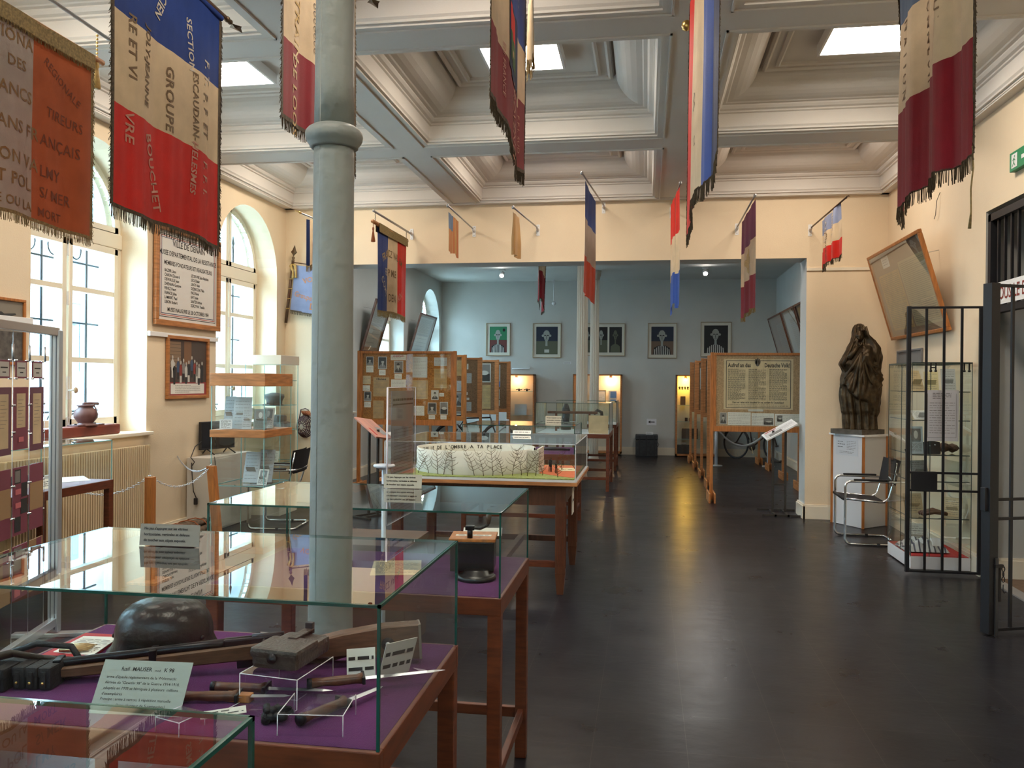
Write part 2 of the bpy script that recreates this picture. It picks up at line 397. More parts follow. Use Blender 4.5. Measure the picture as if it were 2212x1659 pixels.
fb = MB(); FM = mat('pale_render', (.40, .44, .46), .85, noise=.05, nscale=1); fb.box((-15, -4, -1), (-13.5, 34, 5.4), FM); fb.box((-13.5, 17.5, 2.9), (-13.4, 18.9, 5.0), mat('slate_panel', (.06, .09, .13), .6)); fb.box((-13.4, 17.5, 3.4), (-13.37, 18.9, 3.5), WHITE); fb.box((-13.4, 17.5, 3.7), (-13.37, 18.9, 3.8), WHITE)
for zz in (1.2, 3.9): fb.box((-13.5, -4, zz - .1), (-13.38, 34, zz + .1), FM)
fb.build('wall', fac)
for k in range(9):
    y = -1 + k * 3.9; w = MB(); DG = mat('dark_pane', (.05, .07, .09), .1)
    w.box((-13.5, y - .5, 1.7), (-13.42, y + .5, 3.5), FM); w.box((-13.43, y - .42, 1.78), (-13.40, y + .42, 3.42), DG)
    w.box((-13.41, y - .03, 1.78), (-13.38, y + .03, 3.42), WHITE); w.box((-13.41, y - .42, 2.6), (-13.38, y + .42, 2.66), WHITE); w.build('window', fac)

# partition with the wide opening
OXL, OXR, OZ = -3.95, 1.885, 3.12
pw = MB(); 
for x0, x1 in ((LX, OXL), (OXR, RX)):
    pw.quad([(x0, PY, 0), (x1, PY, 0), (x1, PY, 3.95), (x0, PY, 3.95)], WALL); pw.quad([(x0, PY2, 0), (x1, PY2, 0), (x1, PY2, FCZ), (x0, PY2, FCZ)], WALLG)
pw.quad([(OXL, PY, OZ), (OXR, PY, OZ), (OXR, PY, 3.95), (OXL, PY, 3.95)], WALL); pw.quad([(OXL, PY2, OZ), (OXR, PY2, OZ), (OXR, PY2, FCZ), (OXL, PY2, FCZ)], WALLG)
pw.quad([(OXL, PY, OZ), (OXR, PY, OZ), (OXR, PY2, OZ), (OXL, PY2, OZ)], WALLG)
for x in (OXL, OXR): pw.quad([(x, PY, 0), (x, PY2, 0), (x, PY2, OZ), (x, PY, OZ)], WALLG)
struct(pw, 'wall_middle')
# right wall with the gated doorway, corridor behind it
DY0, DY1, DZ = 6.02, 7.53, 3.06
rw = MB()
rw.quad([(RX, -3, 0), (RX, DY0, 0), (RX, DY0, 3.95), (RX, -3, 3.95)], WALL); rw.quad([(RX, DY1, 0), (RX, PY, 0), (RX, PY, 3.95), (RX, DY1, 3.95)], WALL)
rw.quad([(RX, DY0, DZ), (RX, DY1, DZ), (RX, DY1, 3.95), (RX, DY0, 3.95)], WALL)
rw.quad([(RX, DY0, DZ), (RX, DY1, DZ), (RX + .3, DY1, DZ), (RX + .3, DY0, DZ)], WALL)
rw.quad([(RX, DY0, 0), (RX, DY0, DZ), (RX + .3, DY0, DZ), (RX + .3, DY0, 0)], WALL)
struct(rw, 'wall_right')
struct(MB().quad([(RX, PY2, 0), (RX, FY, 0), (RX, FY, FCZ), (RX, PY2, FCZ)], WALLG), 'wall_far_right')
struct(MB().quad([(LX - .3, FY, 0), (RX, FY, 0), (RX, FY, FCZ), (LX - .3, FY, FCZ)], WALLG), 'wall_far')
struct(MB().quad([(LX - .3, -3, 0), (RX, -3, 0), (RX, -3, 3.95), (LX - .3, -3, 3.95)], WALL), 'wall_back')
struct(MB().quad([(LX - .3, PY2, FCZ), (RX, PY2, FCZ), (RX, FY, FCZ), (LX - .3, FY, FCZ)], WALLG), 'ceiling_far')
CW = mat('corridor_paint', (.50, .49, .46), .7)
cw = MB(); cw.quad([(RX, DY1 + .004, 0), (6.5, DY1 + .004, 0), (6.5, DY1 + .004, 3.6), (RX, DY1 + .004, 3.6)], CW)
cw.quad([(6.5, 3, 0), (6.5, DY1, 0), (6.5, DY1, 3.6), (6.5, 3, 3.6)], CW); cw.quad([(RX + .3, 3, 0), (6.5, 3, 0), (6.5, 3, 3.6), (RX + .3, 3, 3.6)], CW)
cw.quad([(RX, 3, 3.6), (6.5, 3, 3.6), (6.5, DY1, 3.6), (RX, DY1, 3.6)], CW); cw.quad([(RX + .3, 3, 0), (RX + .3, DY0, 0), (RX + .3, DY0, 3.6), (RX + .3, 3, 3.6)], CW)
struct(cw, 'wall_corridor')
struct(MB().quad([(RX, 3, -.001), (6.5, 3, -.001), (6.5, DY1, -.001), (RX, DY1, -.001)], mat('coir_mat', (.16, .10, .06), .9, noise=.5, nscale=10, stretch=(1, 30, 1))), 'floor_corridor')
struct(MB().box((RX - .01, DY0, 0), (RX + .09, DY1, .012), mat('worn_steel', (.42, .40, .38), .4, metal=.6)), 'trim_1')
# skirting boards
def skirt(name, pts, h=.17, t=.028, m=None):
    mb = MB(); m = m or CREAM
    for (x0, y0, x1, y1) in pts:
        dx, dy = x1 - x0, y1 - y0; L = math.hypot(dx, dy); T = frame_T((x0, y0, 0), (dx, dy, 0), (-dy, dx, 0))
        mb.box((0, 0, 0), (L, t, h - .02), m, T); mb.box((0, 0, h - .02), (L, t * .6, h), m, T)
    struct(mb, name)
skirt('baseboard_right', [(RX, DY1, RX, PY), (RX, -3, RX, DY0)])
skirt('baseboard_middle', [(RX, PY, OXR - .02, PY), (OXR, PY - .02, OXR, PY2 + .02), (OXR - .02, PY2, RX, PY2)][:1] + [(OXR, PY - .028, OXR, PY2 + .028)][:1] + [(OXL + .0, PY, LX, PY), (OXL, PY2, OXL, PY - .028)])
skirt('baseboard_left', [(LX, PY, LX, -3), (LX, FY, LX, PY2)])
skirt('baseboard_far', [(RX, FY, LX, FY), (RX, PY2, RX, FY)])
skirt('baseboard_corridor', [(6.5, DY1, RX + .0, DY1)])
# rails on the walls
struct(MB().box((OXR, PY - .016, 2.965), (RX, PY, 3.0), CREAM), 'trim_2')
for i, (a, b) in enumerate(((7.33, 8.62), (4.5, 5.79))): struct(MB().box((LX, a, 2.02), (LX + .03, b, 2.065), WHITE, bev=.004), 'trim_%d' % (3 + i))

# coffered ceiling
BX = [(-4.60, -2.51), (-2.09, .08), (.56, 2.71)]
BY = [(-2.9, -2.55), (-2.1, 0.02), (.46, 2.50), (2.98, 5.15), (5.57, 7.76), (8.23, 10.33)]
cl = MB(); xs = [LX - .3] + [v for p in BX for v in p] + [RX]; ys = [-3] + [v for p in BY for v in p] + [PY]
for i in range(len(xs) - 1):
    for j in range(len(ys) - 1):
        if i % 2 == 1 and j % 2 == 1: continue
        cl.quad([(xs[i], ys[j], CZ), (xs[i + 1], ys[j], CZ), (xs[i + 1], ys[j + 1], CZ), (xs[i], ys[j + 1], CZ)], CEIL)
PROF = [(0, 0), (0, .018), (.022, .018), (.022, .034), (.034, .05), (.034, .165), (.05, .172), (.05, .186), (.075, .195), (.09, .215), (.09, .228), (.12, .232)]
for k in range(9):
    t = k / 8 * PI / 2; PROF.append((.13 + .235 * math.sin(t), .24 + .215 * (1 - math.cos(t))))
PROF += [(.38, .43), (.39, .43), (.39, .405), (.41, .39), (.43, .405), (.43, .42), (.49, .42), (.49, .40), (.51, .39), (.525, .40), (.525, .425)]
PROF = [(a, b) for a, b in PROF]
for (x0, x1) in BX:
    for (y0, y1) in BY[1:]:
        prev = None
        for (ins, dz) in PROF:
            ring = [(x0 + ins, y0 + ins, CZ + dz), (x1 - ins, y0 + ins, CZ + dz), (x1 - ins, y1 - ins, CZ + dz), (x0 + ins, y1 - ins, CZ + dz)]
            if prev:
                for k in range(4): cl.quad([prev[k], prev[(k + 1) % 4], ring[(k + 1) % 4], ring[k]], CEIL)
            prev = ring
        cl.quad(prev, CEIL)
# grooves along the beams: raised inner fillet beside each coffer
for (x0, x1) in BX:
    for (y0, y1) in BY[1:]:
        for (a, b, c, d) in ((x0 - .07, y0 - .07, x1 + .07, y0 - .055), (x0 - .07, y1 + .055, x1 + .07, y1 + .07), (x0 - .07, y0 - .07, x0 - .055, y1 + .07), (x1 + .055, y0 - .07, x1 + .07, y1 + .07)):
            if a < LX or c > RX + .02 or d > PY + .01: continue
            cl.box((a, b, CZ - .012), (c, d, CZ), CEIL)
struct(cl, 'ceiling')
# picture moulding where wall meets ceiling
cm = MB()
for (a, b) in (((LX, -3), (LX + .115, PY)), ((RX - .085, -3), (RX, PY)), ((LX, PY - .085), (RX, PY))):
    cm.box((a[0], a[1], CZ - .014), (b[0], b[1], CZ - .001), CEIL)
struct(cm, 'trim_5')

def ceiling_light(label, x, y, group, z=4.22, hh=.085):
    t = thing('ceiling_light', label, 'ceiling light', (x, y, z), 0, group)
    f = MB(); w, d = .30, .275
    for (a, b) in (((-w - .02, -d - .02), (w + .02, -d)), ((-w - .02, d), (w + .02, d + .02)), ((-w - .02, -d), (-w, d)), ((w, -d), (w + .02, d))):
        f.box((a[0], a[1], -.012), (b[0], b[1], hh), WHITE)
    f.quad([(-w, -d, hh / 2), (w, -d, hh / 2), (w, d, hh / 2), (-w, d, hh / 2)], WHITE)
    f.build('frame', t, world=False)
    MB().quad([(-w, -d, 0), (w, -d, 0), (w, d, 0), (-w, d, 0)], MATS['panel_light']).build('diffuser', t, world=False)
emat('panel_light', LIGHT_W, PANEL_E)
CX = [(a + b) / 2 for a, b in BX]
for x, wh in zip(CX, ('left', 'middle', 'right')):
    ceiling_light('square glowing ceiling panel in the %s coffer of the visible row' % wh, x, 6.63, 'ceiling light panels')
for x, wh in zip(CX, ('left', 'middle', 'right')):  # row added out of view to brighten the near part of the hall
    ceiling_light('square glowing ceiling panel added unseen above the viewer, %s coffer' % wh, x, 1.48, 'ceiling light panels')
for x, wh in zip(CX, ('left', 'middle', 'right')):  # invented row, kept behind the beam, to brighten the partition wall
    ceiling_light('square ceiling panel added unseen behind the last beam, %s coffer' % wh, x, 9.12, 'ceiling light panels', 4.275, .018)
for x, wh in zip(CX, ('left', 'middle', 'right')):  # unseen row put in for more light around the near flags
    ceiling_light('square glowing ceiling panel added unseen over the near flags, %s coffer' % wh, x, 4.08, 'ceiling light panels')

emat('added_panel_light', (1, .98, .94), 8.0)  # glow of four invented panels that brighten the far room from out of view
for x, y, wh in ((-3.0, 12.3, 'left near'), (.9, 12.3, 'right near'), (-3.0, 15.2, 'left deep'), (.9, 15.2, 'right deep')):
    t = thing('ceiling_light', 'ceiling panel added unseen in the far room above the lintel line, %s one' % wh, 'ceiling light', (x, y, FCZ - .03), 0, 'added far room ceiling panels')
    b = MB()
    for p, q in (((-.32, -.32), (.32, -.30)), ((-.32, .30), (.32, .32)), ((-.32, -.30), (-.30, .30)), ((.30, -.30), (.32, .30))): b.box((*p, -.012), (*q, .028), WHITE)
    b.build('frame', t, world=False); MB().quad([(-.3, -.3, 0), (.3, -.3, 0), (.3, .3, 0), (-.3, .3, 0)], MATS['added_panel_light']).build('diffuser', t, world=False)
# round cast-iron column under the cross beam
def near_column():
    t = thing('round_column', 'plain round grey-painted iron column with a ring, behind the front glass case', 'column', (-1.045, 2.68, 0))
    PC = mat('column_paint', (.225, .24, .228), .5, noise=.04, nscale=6, bump=.5, bscale=25)
    b = MB(); b.lathe([(.095, 0), (.095, .22), (.086, .24), (.079, .28), (.077, .5), (.0705, 1.2), (.067, 2.35), (.0665, 2.39)], PC, 40, c=(0, 0, 0)); b.lathe([(.0665, 2.45), (.065, 2.6), (.060, 3.55), (.064, 3.6), (.085, 3.62), (.09, 3.68), (.11, 3.72), (.11, CZ - .02)], PC, 40)
    b.tube([(-.028, -.068, .3), (-.0235, -.056, 3.5)], .0022, PC, 5)
    b.build('shaft', t, world=False)
    MB().lathe([(.0725, 2.38), (.080, 2.385), (.082, 2.395), (.088, 2.40), (.094, 2.41), (.096, 2.423), (.094, 2.436), (.086, 2.446), (.0715, 2.455)], PC, 40).build('ring', t, world=False)
near_column()
def fluted(lbl, x, y):
    t = thing('fluted_column', lbl, 'column', (x, y, 0), 0, 'fluted columns of the far room')
    PC = mat('column_cream', (.62, .56, .46), .5)
    n = 64; vs = []; zs = [(.095, .10), (.093, 2.0), (.088, FCZ - .18)]
    def rr(k): return 1 - .13 * (abs(math.sin(k / n * PI * 16)) ** 1.2)
    b = MB(); fs = []
    for r, z in zs:
        for k in range(n): an = 2 * PI * k / n; vs.append((r * rr(k) * math.cos(an), r * rr(k) * math.sin(an), z))
    for i in range(2):
        for k in range(n): fs.append((i * n + k, i * n + (k + 1) % n, (i + 1) * n + (k + 1) % n, (i + 1) * n + k))
    b.add(vs, fs, PC); b.build('shaft', t, world=False)
    MB().lathe([(.108, 0), (.108, .05), (.1, .07), (.097, .11)], PC, 24).build('base', t, world=False)
    MB().lathe([(.088, FCZ - .2), (.1, FCZ - .17), (.1, FCZ - .14), (.12, FCZ - .1), (.13, FCZ - .001)], PC, 24).build('capital', t, world=False)
fluted('cream fluted column in the far room, the nearer and wider of the pair', -1.05, 13.8)
fluted('cream fluted column in the far room, the thinner one behind the other', -1.06, 17.3)
# ================================================================== flags
def strands(mb, fn, n, m, length, jit=.3, w=.0016, out=.0):
    """hanging threads; fn(t) gives the edge point, threads fall straight down"""
    for i in range(n):
        t = (i + random.random() * .6) / n; p = fn(min(t, 1)); q = fn(min(t + 1e-3, 1))
        L = length * random.uniform(1 - jit, 1); dx = random.uniform(-.006, .006); d = (q - p); d.z = 0
        if d.length < 1e-9: d = Vector((0, 1, 0))
        d = d.normalized(); a = p - d * w + Vector((0, 0, .004)); b = p + d * w + Vector((0, 0, .004))
        e = p + d * dx + Vector((random.uniform(-.004, .004), 0, -L))
        mb.add([a, b, e + d * w, e - d * w], [(0, 1, 2, 3)], m)
        g = Vector((w, 0, 0)); mb.add([p - g, p + g, e + g, e - g], [(0, 1, 2, 3)], m)
def side_strands(mb, fn, n, m, length, sgn, dirn):
    for i in range(n):
        p = fn((i + random.random()) / n); e = p + dirn * sgn * length * random.uniform(.2, 1) + Vector((0, 0, -length * random.uniform(.3, 1.5)))
        g = Vector((0, 0, .002)); mb.add([p - g, p + g, e + g * .6, e - g * .6], [(0, 1, 2, 3)], m)
        g = Vector((.0015, 0, 0)); mb.add([p - g, p + g, e + g, e - g], [(0, 1, 2, 3)], m)
class Cloth:
    """hanging cloth between plan points A and B (top edge), u along the pole, v down (metres)"""
    def __init__(s, A, B, zA, zB, H, amp=.02, nf=3, gather=0, drift=0, ph=0, skew=0, uneven=.012):
        s.A, s.B, s.zA, s.zB, s.H, s.amp, s.nf, s.ga, s.dr, s.ph, s.sk, s.un = Vector(A), Vector(B), zA, zB, H, amp, nf, gather, drift, ph, skew, uneven
        s.L = (s.B - s.A).length; d = (s.B - s.A).normalized(); s.d = Vector((d.x, d.y, 0)); s.n = Vector((d.y, -d.x, 0))   # n points to +X for a pole along +Y
    def __call__(s, u, v, off=0):
        vv = v / s.H; uu = .5 + (u - .5) * (1 - s.ga * vv) + s.sk * vv
        env = .25 + .75 * min(1, vv * 1.6)
        w = s.amp * env * (math.sin(u * s.nf * 2 * PI + s.ph) + .45 * math.sin(u * s.nf * 4.7 * PI + 1.3 + s.ph + vv * .8) + .12 * math.sin(u * s.nf * 15 * PI + 2 * vv + s.ph)) + s.dr * vv
        p = Vector((*(s.A.xy + (s.B - s.A).xy * uu), s.zA + (s.zB - s.zA) * u - v))
        p.z -= s.un * vv * math.sin(u * PI * 2.3 + s.ph)
        return p + s.n * (w + off)
    def text(s, mb, txt, size, m, u0, v0, side=1, rot=0, align='LEFT', bold=0, arc=0, sx=1, space=1.05, cut=None):
        """side=+1 readable from +n; text direction rot: 0 along the pole, -90 downwards"""
        vs, fs = text_geo(txt, size, align, bold, space); c, q = math.cos(rot), math.sin(rot); out = []
        for p in vs:
            x, y = p.x * sx, p.y
            if arc: x, y = x, y + arc * x * x
            a, b = x * c - y * q, x * q + y * c
            out.append(s(u0 + side * a / s.L, v0 - b, side * .0022))
        mb.add(out, fs, m)
def flag(name, label, cat, cl, colfn, group, nu=48, nv=60, fringe=FRINGE, fr_len=.06, sides=True, texts=(), ntop=0, both=None):
    t = thing(name, label, cat, (cl.A.x, cl.A.y, cl.zA), 0, group)
    mb = MB(); vs = []; fs = {}; 
    for j in range(nv + 1):
        for i in range(nu + 1): vs.append(cl(i / nu, cl.H * j / nv))
    for j in range(nv):
        for i in range(nu):
            m = colfn((i + .5) / nu, cl.H * (j + .5) / nv); k = j * (nu + 1) + i
            fs.setdefault(m.name, (m, []))[1].append((k, k + 1, k + nu + 2, k + nu + 1))
    # one shared vertex set per colour keeps the shading smooth
    for m, f in fs.values():
        used = sorted({i for q in f for i in q}); ix = {v: n for n, v in enumerate(used)}
        mb.add([vs[i] for i in used], [[ix[i] for i in q] for q in f], m, True)
    mb.build('cloth', t)
    if fringe:
        fb = MB()
        band = [(u, v) for u in [i / nu for i in range(nu + 1)] for v in (cl.H - .012, cl.H + .006)]
        fb.add([cl(u, v, .0015) for u, v in band], [(2 * i, 2 * i + 1, 2 * i + 3, 2 * i + 2) for i in range(nu)], fringe)
        strands(fb, lambda q: cl(q, cl.H), int(cl.L * 190), fringe, fr_len)
        if sides:
            for u, sg in ((0, -1), (1, 1)):
                side_strands(fb, lambda q: cl(u, q * cl.H), int(cl.H * 190), fringe, .026, sg, cl.d)
                fb.add([cl(u + sg * dx, cl.H * j / 30, .001) for j in range(31) for dx in (-.016 / cl.L, .009 / cl.L)], [(2 * j, 2 * j + 1, 2 * j + 3, 2 * j + 2) for j in range(30)], fringe)
        fb.build('fringe', t)
    if texts:
        tb = MB()
        for kw in texts: cl.text(tb, **kw)
        tb.build('lettering', t)
    return t
def stripes_v(cuts, mats_):        # horizontal bands, cut depths in metres
    def f(u, v):
        for c, m in zip(cuts, mats_):
            if v < c: return m
        return mats_[-1]
    return f
def stripes_u(cuts, mats_):
    def f(u, v):
        for c, m in zip(cuts, mats_):
            if u < c: return m
        return mats_[-1]
    return f
def spear(t, p, d, s=1, m=None, name='finial', axis=(1, 0, 0)):
    """lance-head tip at p pointing along d"""
    m = m or MATS['bronze']; mb = MB(); T = frame_T(p, d, axis)
    mb.tube([(-.05 * s, 0, 0), (-.03 * s, 0, 0), (-.02 * s, 0, 0), (0, 0, 0), (.012 * s, 0, 0)], [.012 * s, .016 * s, .010 * s, .014 * s, .007 * s], m, 10, T)
    out = [(.01, 0), (.03, .012), (.055, .034), (.075, .020), (.13, 0), (.075, -.020), (.055, -.034), (.03, -.012)]
    pts = [(x * s, y * s, 0) for x, y in out]; n = len(pts)
    mb.add([(.05 * s, 0, .007 * s), (.05 * s, 0, -.007 * s)] + pts, [(0, 2 + i, 2 + (i + 1) % n) for i in range(n)] + [(1, 2 + (i + 1) % n, 2 + i) for i in range(n)], m, T=T)
    return mb.build(name, t)
mat('bronze', (.16, .11, .07), .4, metal=.9); POLEM = mat('grey_tube', (.38, .38, .39), .4, metal=.6); POLEW = mat('pole_brown', (.10, .05, .025), .45)
GN = 'flags hanging under the near ceiling'
YA, YB = 3.3, 4.25
def pole(t, a, b, r=.013, m=None, name='pole'): return MB().tube([a, b], r, m or POLEW, 10).build(name, t)
def bracket(t, p, d=-1, s=1, name='bracket'):
    """wall plate with a socket; the wall face is at p, the pole leaves along d*Y"""
    mb = MB(); x, y, z = p
    mb.box((x - .022 * s, y, z - .07 * s), (x + .022 * s, y + d * .006, z + .07 * s), WHITE, bev=.002)
    mb.tube([(x, y + d * .006, z), (x, y + d * .05, z + .008), (x, y + d * .09, z + .02)], .016 * s, WHITE, 10)
    for q in (-.05, .05): mb.lathe([(.004, 0), (.004, .003)], IRON, 6, Matrix.Translation((x, y + d * .006, z + q * s)) @ Matrix.Rotation(-d * PI / 2, 4, 'X'))
    return mb.build(name, t)

# --- orange standard on a crossbar, far left
c1 = Cloth((-3.1, 3.0), (-3.1, 4.27), 3.38, 3.37, .97, .012, 2.2, gather=.01, ph=1)
D = -PI / 2
OLDG = mat('banner_gold', (.22, .12, .035), .6)
tx = []
for (s_, u, v, sz, ar) in (('NATIONA', .64, .115, .085, 0), ('DES', .60, .235, .075, 0)):
    tx.append(dict(txt=s_, size=sz, m=OLDG, u0=u, v0=v, align='RIGHT', bold=.012))
DK = mat('dark_thread', (.17, .04, .012), .7)
for (s_, v, sz, wu) in (('FRANCS', .385, .088, .64), ('PARTISANS FR', .555, .088, .68), ('BATAILLON VA', .715, .088, .68), ('SAINT POL', .825, .088, .64), ('VAINCRE OU LA', .93, .066, .645)):
    tx.append(dict(txt=s_, size=sz, m=OLDG, u0=wu, v0=v, align='RIGHT', bold=.012))
for (s_, u, v, sz, r_) in (('REGIONALE', .70, .13, .06, -.55), ('TIREURS', .72, .40, .075, -.08), ('ANÇAIS', .69, .56, .085, -.02), ('LMY', .69, .725, .085, 0), ('S/ MER', .69, .835, .08, 0), ('MORT', .68, .935, .066, 0)):
    tx.append(dict(txt=s_, size=sz, m=DK, u0=u, v0=v, align='LEFT', bold=.006, rot=r_, sx=.9))
f1 = flag('banner', 'orange and white regimental banner with fringe, hanging from a wooden crossbar at the far left', 'flag', c1,
          stripes_u((.33, .655), (C_BLUE, C_GREY, C_ORA)), GN, texts=tx, fringe=FRINGEG, fr_len=.05)
pole(f1, (-3.1, 2.93, 3.42), (-3.1, 4.36, 3.415), .017, WOODL, 'crossbar')
hd = MB(); hd.add([c1(i / 40, v, o) for o in (.019, -.019) for v in (-.05, .035) for i in range(41)], [(k + i, k + i + 1, k + i + 42, k + i + 41) for k in (0, 82) for i in range(40)], FRINGEG); 
strands(hd, lambda q: c1(q, .03, .019), 200, FRINGEG, .03); hd.build('braid', f1)
tu = MB(); 
for k in range(7): tu.lathe([(.003, -.014), (.008, -.007), (.003, 0)], GOLDM, 6, Matrix.Translation((-3.1, 4.31, 3.56 - k * .02)))
tu.lathe([(.004, 0), (.012, -.01), (.014, -.03), (.008, -.04), (.012, -.06), (.022, -.15), (.018, -.155)], GOLD, 12, Matrix.Translation((-3.1, 4.31, 3.405))); tu.build('tassel', f1)
rod1 = thing('hanging_rod', 'thin grey rod above the orange banner at far left', 'rod', (-3.1, 2.5, 3.6))
MB().tube([(-3.1, 2.48, 3.62), (-3.1, 4.42, 3.575)], .010, POLEM, 8).build('rod', rod1)
MB().tube([(-3.1, 4.31, 3.58), (-3.1, 4.33, 3.565), (-3.1, 4.31, 3.555)], .004, CHROME, 6).build('hook', rod1)
MB().box((-3.13, 2.46, 3.55), (-3.07, 2.49, CZ), POLEM).build('bracket', rod1)

def standard(label, x, cl, col, tx, tip, zt, **kw):
    t = flag('flag', label, 'flag', cl, col, GN, texts=tx, **kw)
    p0, p1 = (x, 2.985, zt + .03), (x, tip, zt)
    pole(t, p0, p1); d = Vector(p1) - Vector(p0)
    spear(t, Vector(p1) + d.normalized() * .05, d, 1.1)
    sl = MB(); n = 24
    sl.add([Vector((x + .016 * math.cos(a), cl(u, 0).y, cl(u, 0).z + .016 + .016 * math.sin(a))) for u in (0, 1) for a in [k * PI / 6 for k in range(12)]], [(k, (k + 1) % 12, 12 + (k + 1) % 12, 12 + k) for k in range(12)], col(.5, .01), True); sl.build('sleeve', t)
    return t
# --- big tricolour of the Escaudain group
c2 = Cloth((-2.31, YA), (-2.31, YB), 3.60, 3.56, 1.235, .012, 1.6, ph=.4, uneven=.006)
SIL = mat('silver_thread', (.50, .44, .36), .6); PNK = mat('pink_thread', (.55, .25, .18), .6); OLD = mat('old_gold_thread', (.15, .085, .03), .6)
def dn(txt, y, z, size, m, rot=D, **k): return dict(txt=txt, size=size, m=m, u0=(y - YA) / (YB - YA), v0=3.58 - z, rot=rot, bold=.018, **k)
tx = [dn('F. T.', 4.07, 3.30, .075, SIL), dn('P. F  ET', 4.055, 3.12, .072, OLD), dn('F. F. I.', 4.05, 2.76, .07, PNK),
      dn('SECTION', 3.90, 3.44, .062, SIL, rot=-1.45), dn('ESCAUDAIN-', 3.96, 3.19, .062, OLD, sx=.95), dn('HELESMES', 3.955, 2.83, .06, PNK, rot=-1.65),
      dn('GROUPE', 3.74, 3.13, .080, OLD), dn('FELICIEN', 3.74, 3.56, .068, SIL, rot=-2.0, sx=.9), dn('JOLY-JEANNE', 3.56, 3.24, .062, OLD, rot=-1.62, sx=.98),
      dn('BOUCHET', 3.56, 2.74, .076, PNK, rot=-1.3), dn('VAINC', 3.44, 3.56, .078, SIL), dn('RE ET VI', 3.425, 3.24, .078, OLD, sx=1.0), dn('VRE', 3.40, 2.79, .080, PNK)]
standard('big blue, ivory and red fringed flag covered in gold lettering', -2.31, c2, stripes_v((.375, .79), (C_BLUE, C_WHT, C_RED)), tx, 4.30, 3.60, fr_len=.06)
# --- flag of the Loos train, half behind the column
c3 = Cloth((-1.52, YA), (-1.55, YB), 3.74, 3.72, 1.02, .010, 1.8, ph=2.4)
tx = [dict(txt='DU TRAIN', size=.095, m=GOLD, u0=.16, v0=.28, rot=D, bold=.012), dict(txt='DE LOOS', size=.085, m=GOLD, u0=.13, v0=.71, rot=D, bold=.01)]
g3 = standard('ivory and red flag lettered for a train, partly hidden behind the round column', -1.55, c3, stripes_v((.34, .68), (C_BLUE, C_WHT, C_DRED)), tx, 4.45, 3.76, fr_len=.055)
em = MB(); 
for a in range(34):
    t_ = a / 34 * 2 * PI; r = .13 + .018 * math.sin(5 * t_)
    em.add([c3(.47 + q * math.cos(t) * .6 / c3.L * (r / .13) , .50 + q * math.sin(t) * 1.1, .0025) for t in (t_, t_ + .19) for q in (.115, .125)], [(0, 1, 3, 2)], INK)
for k in range(7): c3.text(em, 'CORPS', .035, INK, .36, .42 + .035 * k, rot=0, bold=.01)
em.build('emblem', g3)
# --- Provence flag with the cross badge
c5 = Cloth((-.625, YA - .02), (-.645, YB + .1), 3.74, 3.66, .97, .011, 1.6, ph=2.6, uneven=.03)
def col5(u, v):
    z = 3.70 - v
    if .52 < u < .93 and 3.0 < z < 3.42 : pass
    if z < 3.04 + .05 * (u > .85): return C_DRED
    return C_WHT if z < 3.36 else C_BLU2
tx = [dict(txt='PROVENCE', size=.085, m=PNK, u0=.56, v0=.66, rot=D, bold=.004, sx=.85), dict(txt='EN FRANCE', size=.05, m=PNK, u0=.33, v0=.62, rot=D, sx=.9), dict(txt='F.F.I. SUD', size=.045, m=PNK, u0=.84, v0=.70, rot=D), dict(txt='MIDY', size=.08, m=SIL, u0=.72, v0=.05, rot=D, bold=.01)]
g5 = standard('crimson and ivory flag with a framed red and green badge', -.63, c5, col5, tx, 4.33, 3.70, fr_len=.075)
def patch(cl, name, parent, rects):
    b = MB()
    for k, (u0, u1, v0, v1, m) in enumerate(rects):
        n = 10; b.add([cl(u0 + (u1 - u0) * i / n, v0 + (v1 - v0) * j / n, .003 + .001 * k) for j in range(n + 1) for i in range(n + 1)], [(j * 11 + i, j * 11 + i + 1, j * 11 + i + 12, j * 11 + i + 11) for j in range(n) for i in range(n)], m)
    return b.build(name, parent)
patch(c5, 'badge', g5, [(.42, .70, .34, .68, C_NAVY), (.44, .60, .37, .50, C_RED), (.44, .60, .50, .63, C_GRN), (.50, .54, .55, .58, GOLD)])
cr = Cloth((-.60, 4.30), (-.66, 4.55), 3.68, 3.68, .36, .015, 1.5)
cb = MB(); cb.add([cr(i / 12, .36 * j / 12) for j in range(13) for i in range(13)], [(j * 13 + i, j * 13 + i + 1, j * 13 + i + 14, j * 13 + i + 13) for j in range(12) for i in range(12)], C_WHT, True); strands(cb, lambda q: cr(q, .36), 40, FRINGEG, .07); cb.build('cravat', g5)
# --- flag seen almost edge on
c6 = Cloth((.262, YA - .05), (.20, YB), 3.62, 3.50, 1.12, .010, 2.5, ph=.2, drift=-.01, uneven=.05)
tx = [dict(txt='CC', size=.06, m=INK, u0=.7, v0=.62, rot=D, side=-1), dict(txt='Li', size=.06, m=INK, u0=.66, v0=.85, rot=D, side=-1)]
g6 = standard('red, ivory and blue flag seen nearly edge-on with a ragged dark fringe', .23, c6, stripes_u((.16, .5, .78), (C_NAVY, C_BLU2, C_WHT, C_RED)), tx, 4.36, 3.48, fr_len=.07)
MB().lathe([(.0, -.03), (.02, -.02), (.024, 0), (.02, .02), (0, .03)], GOLDM, 12, Matrix.Translation((.19, 4.42, 3.46))).build('knob', g6)
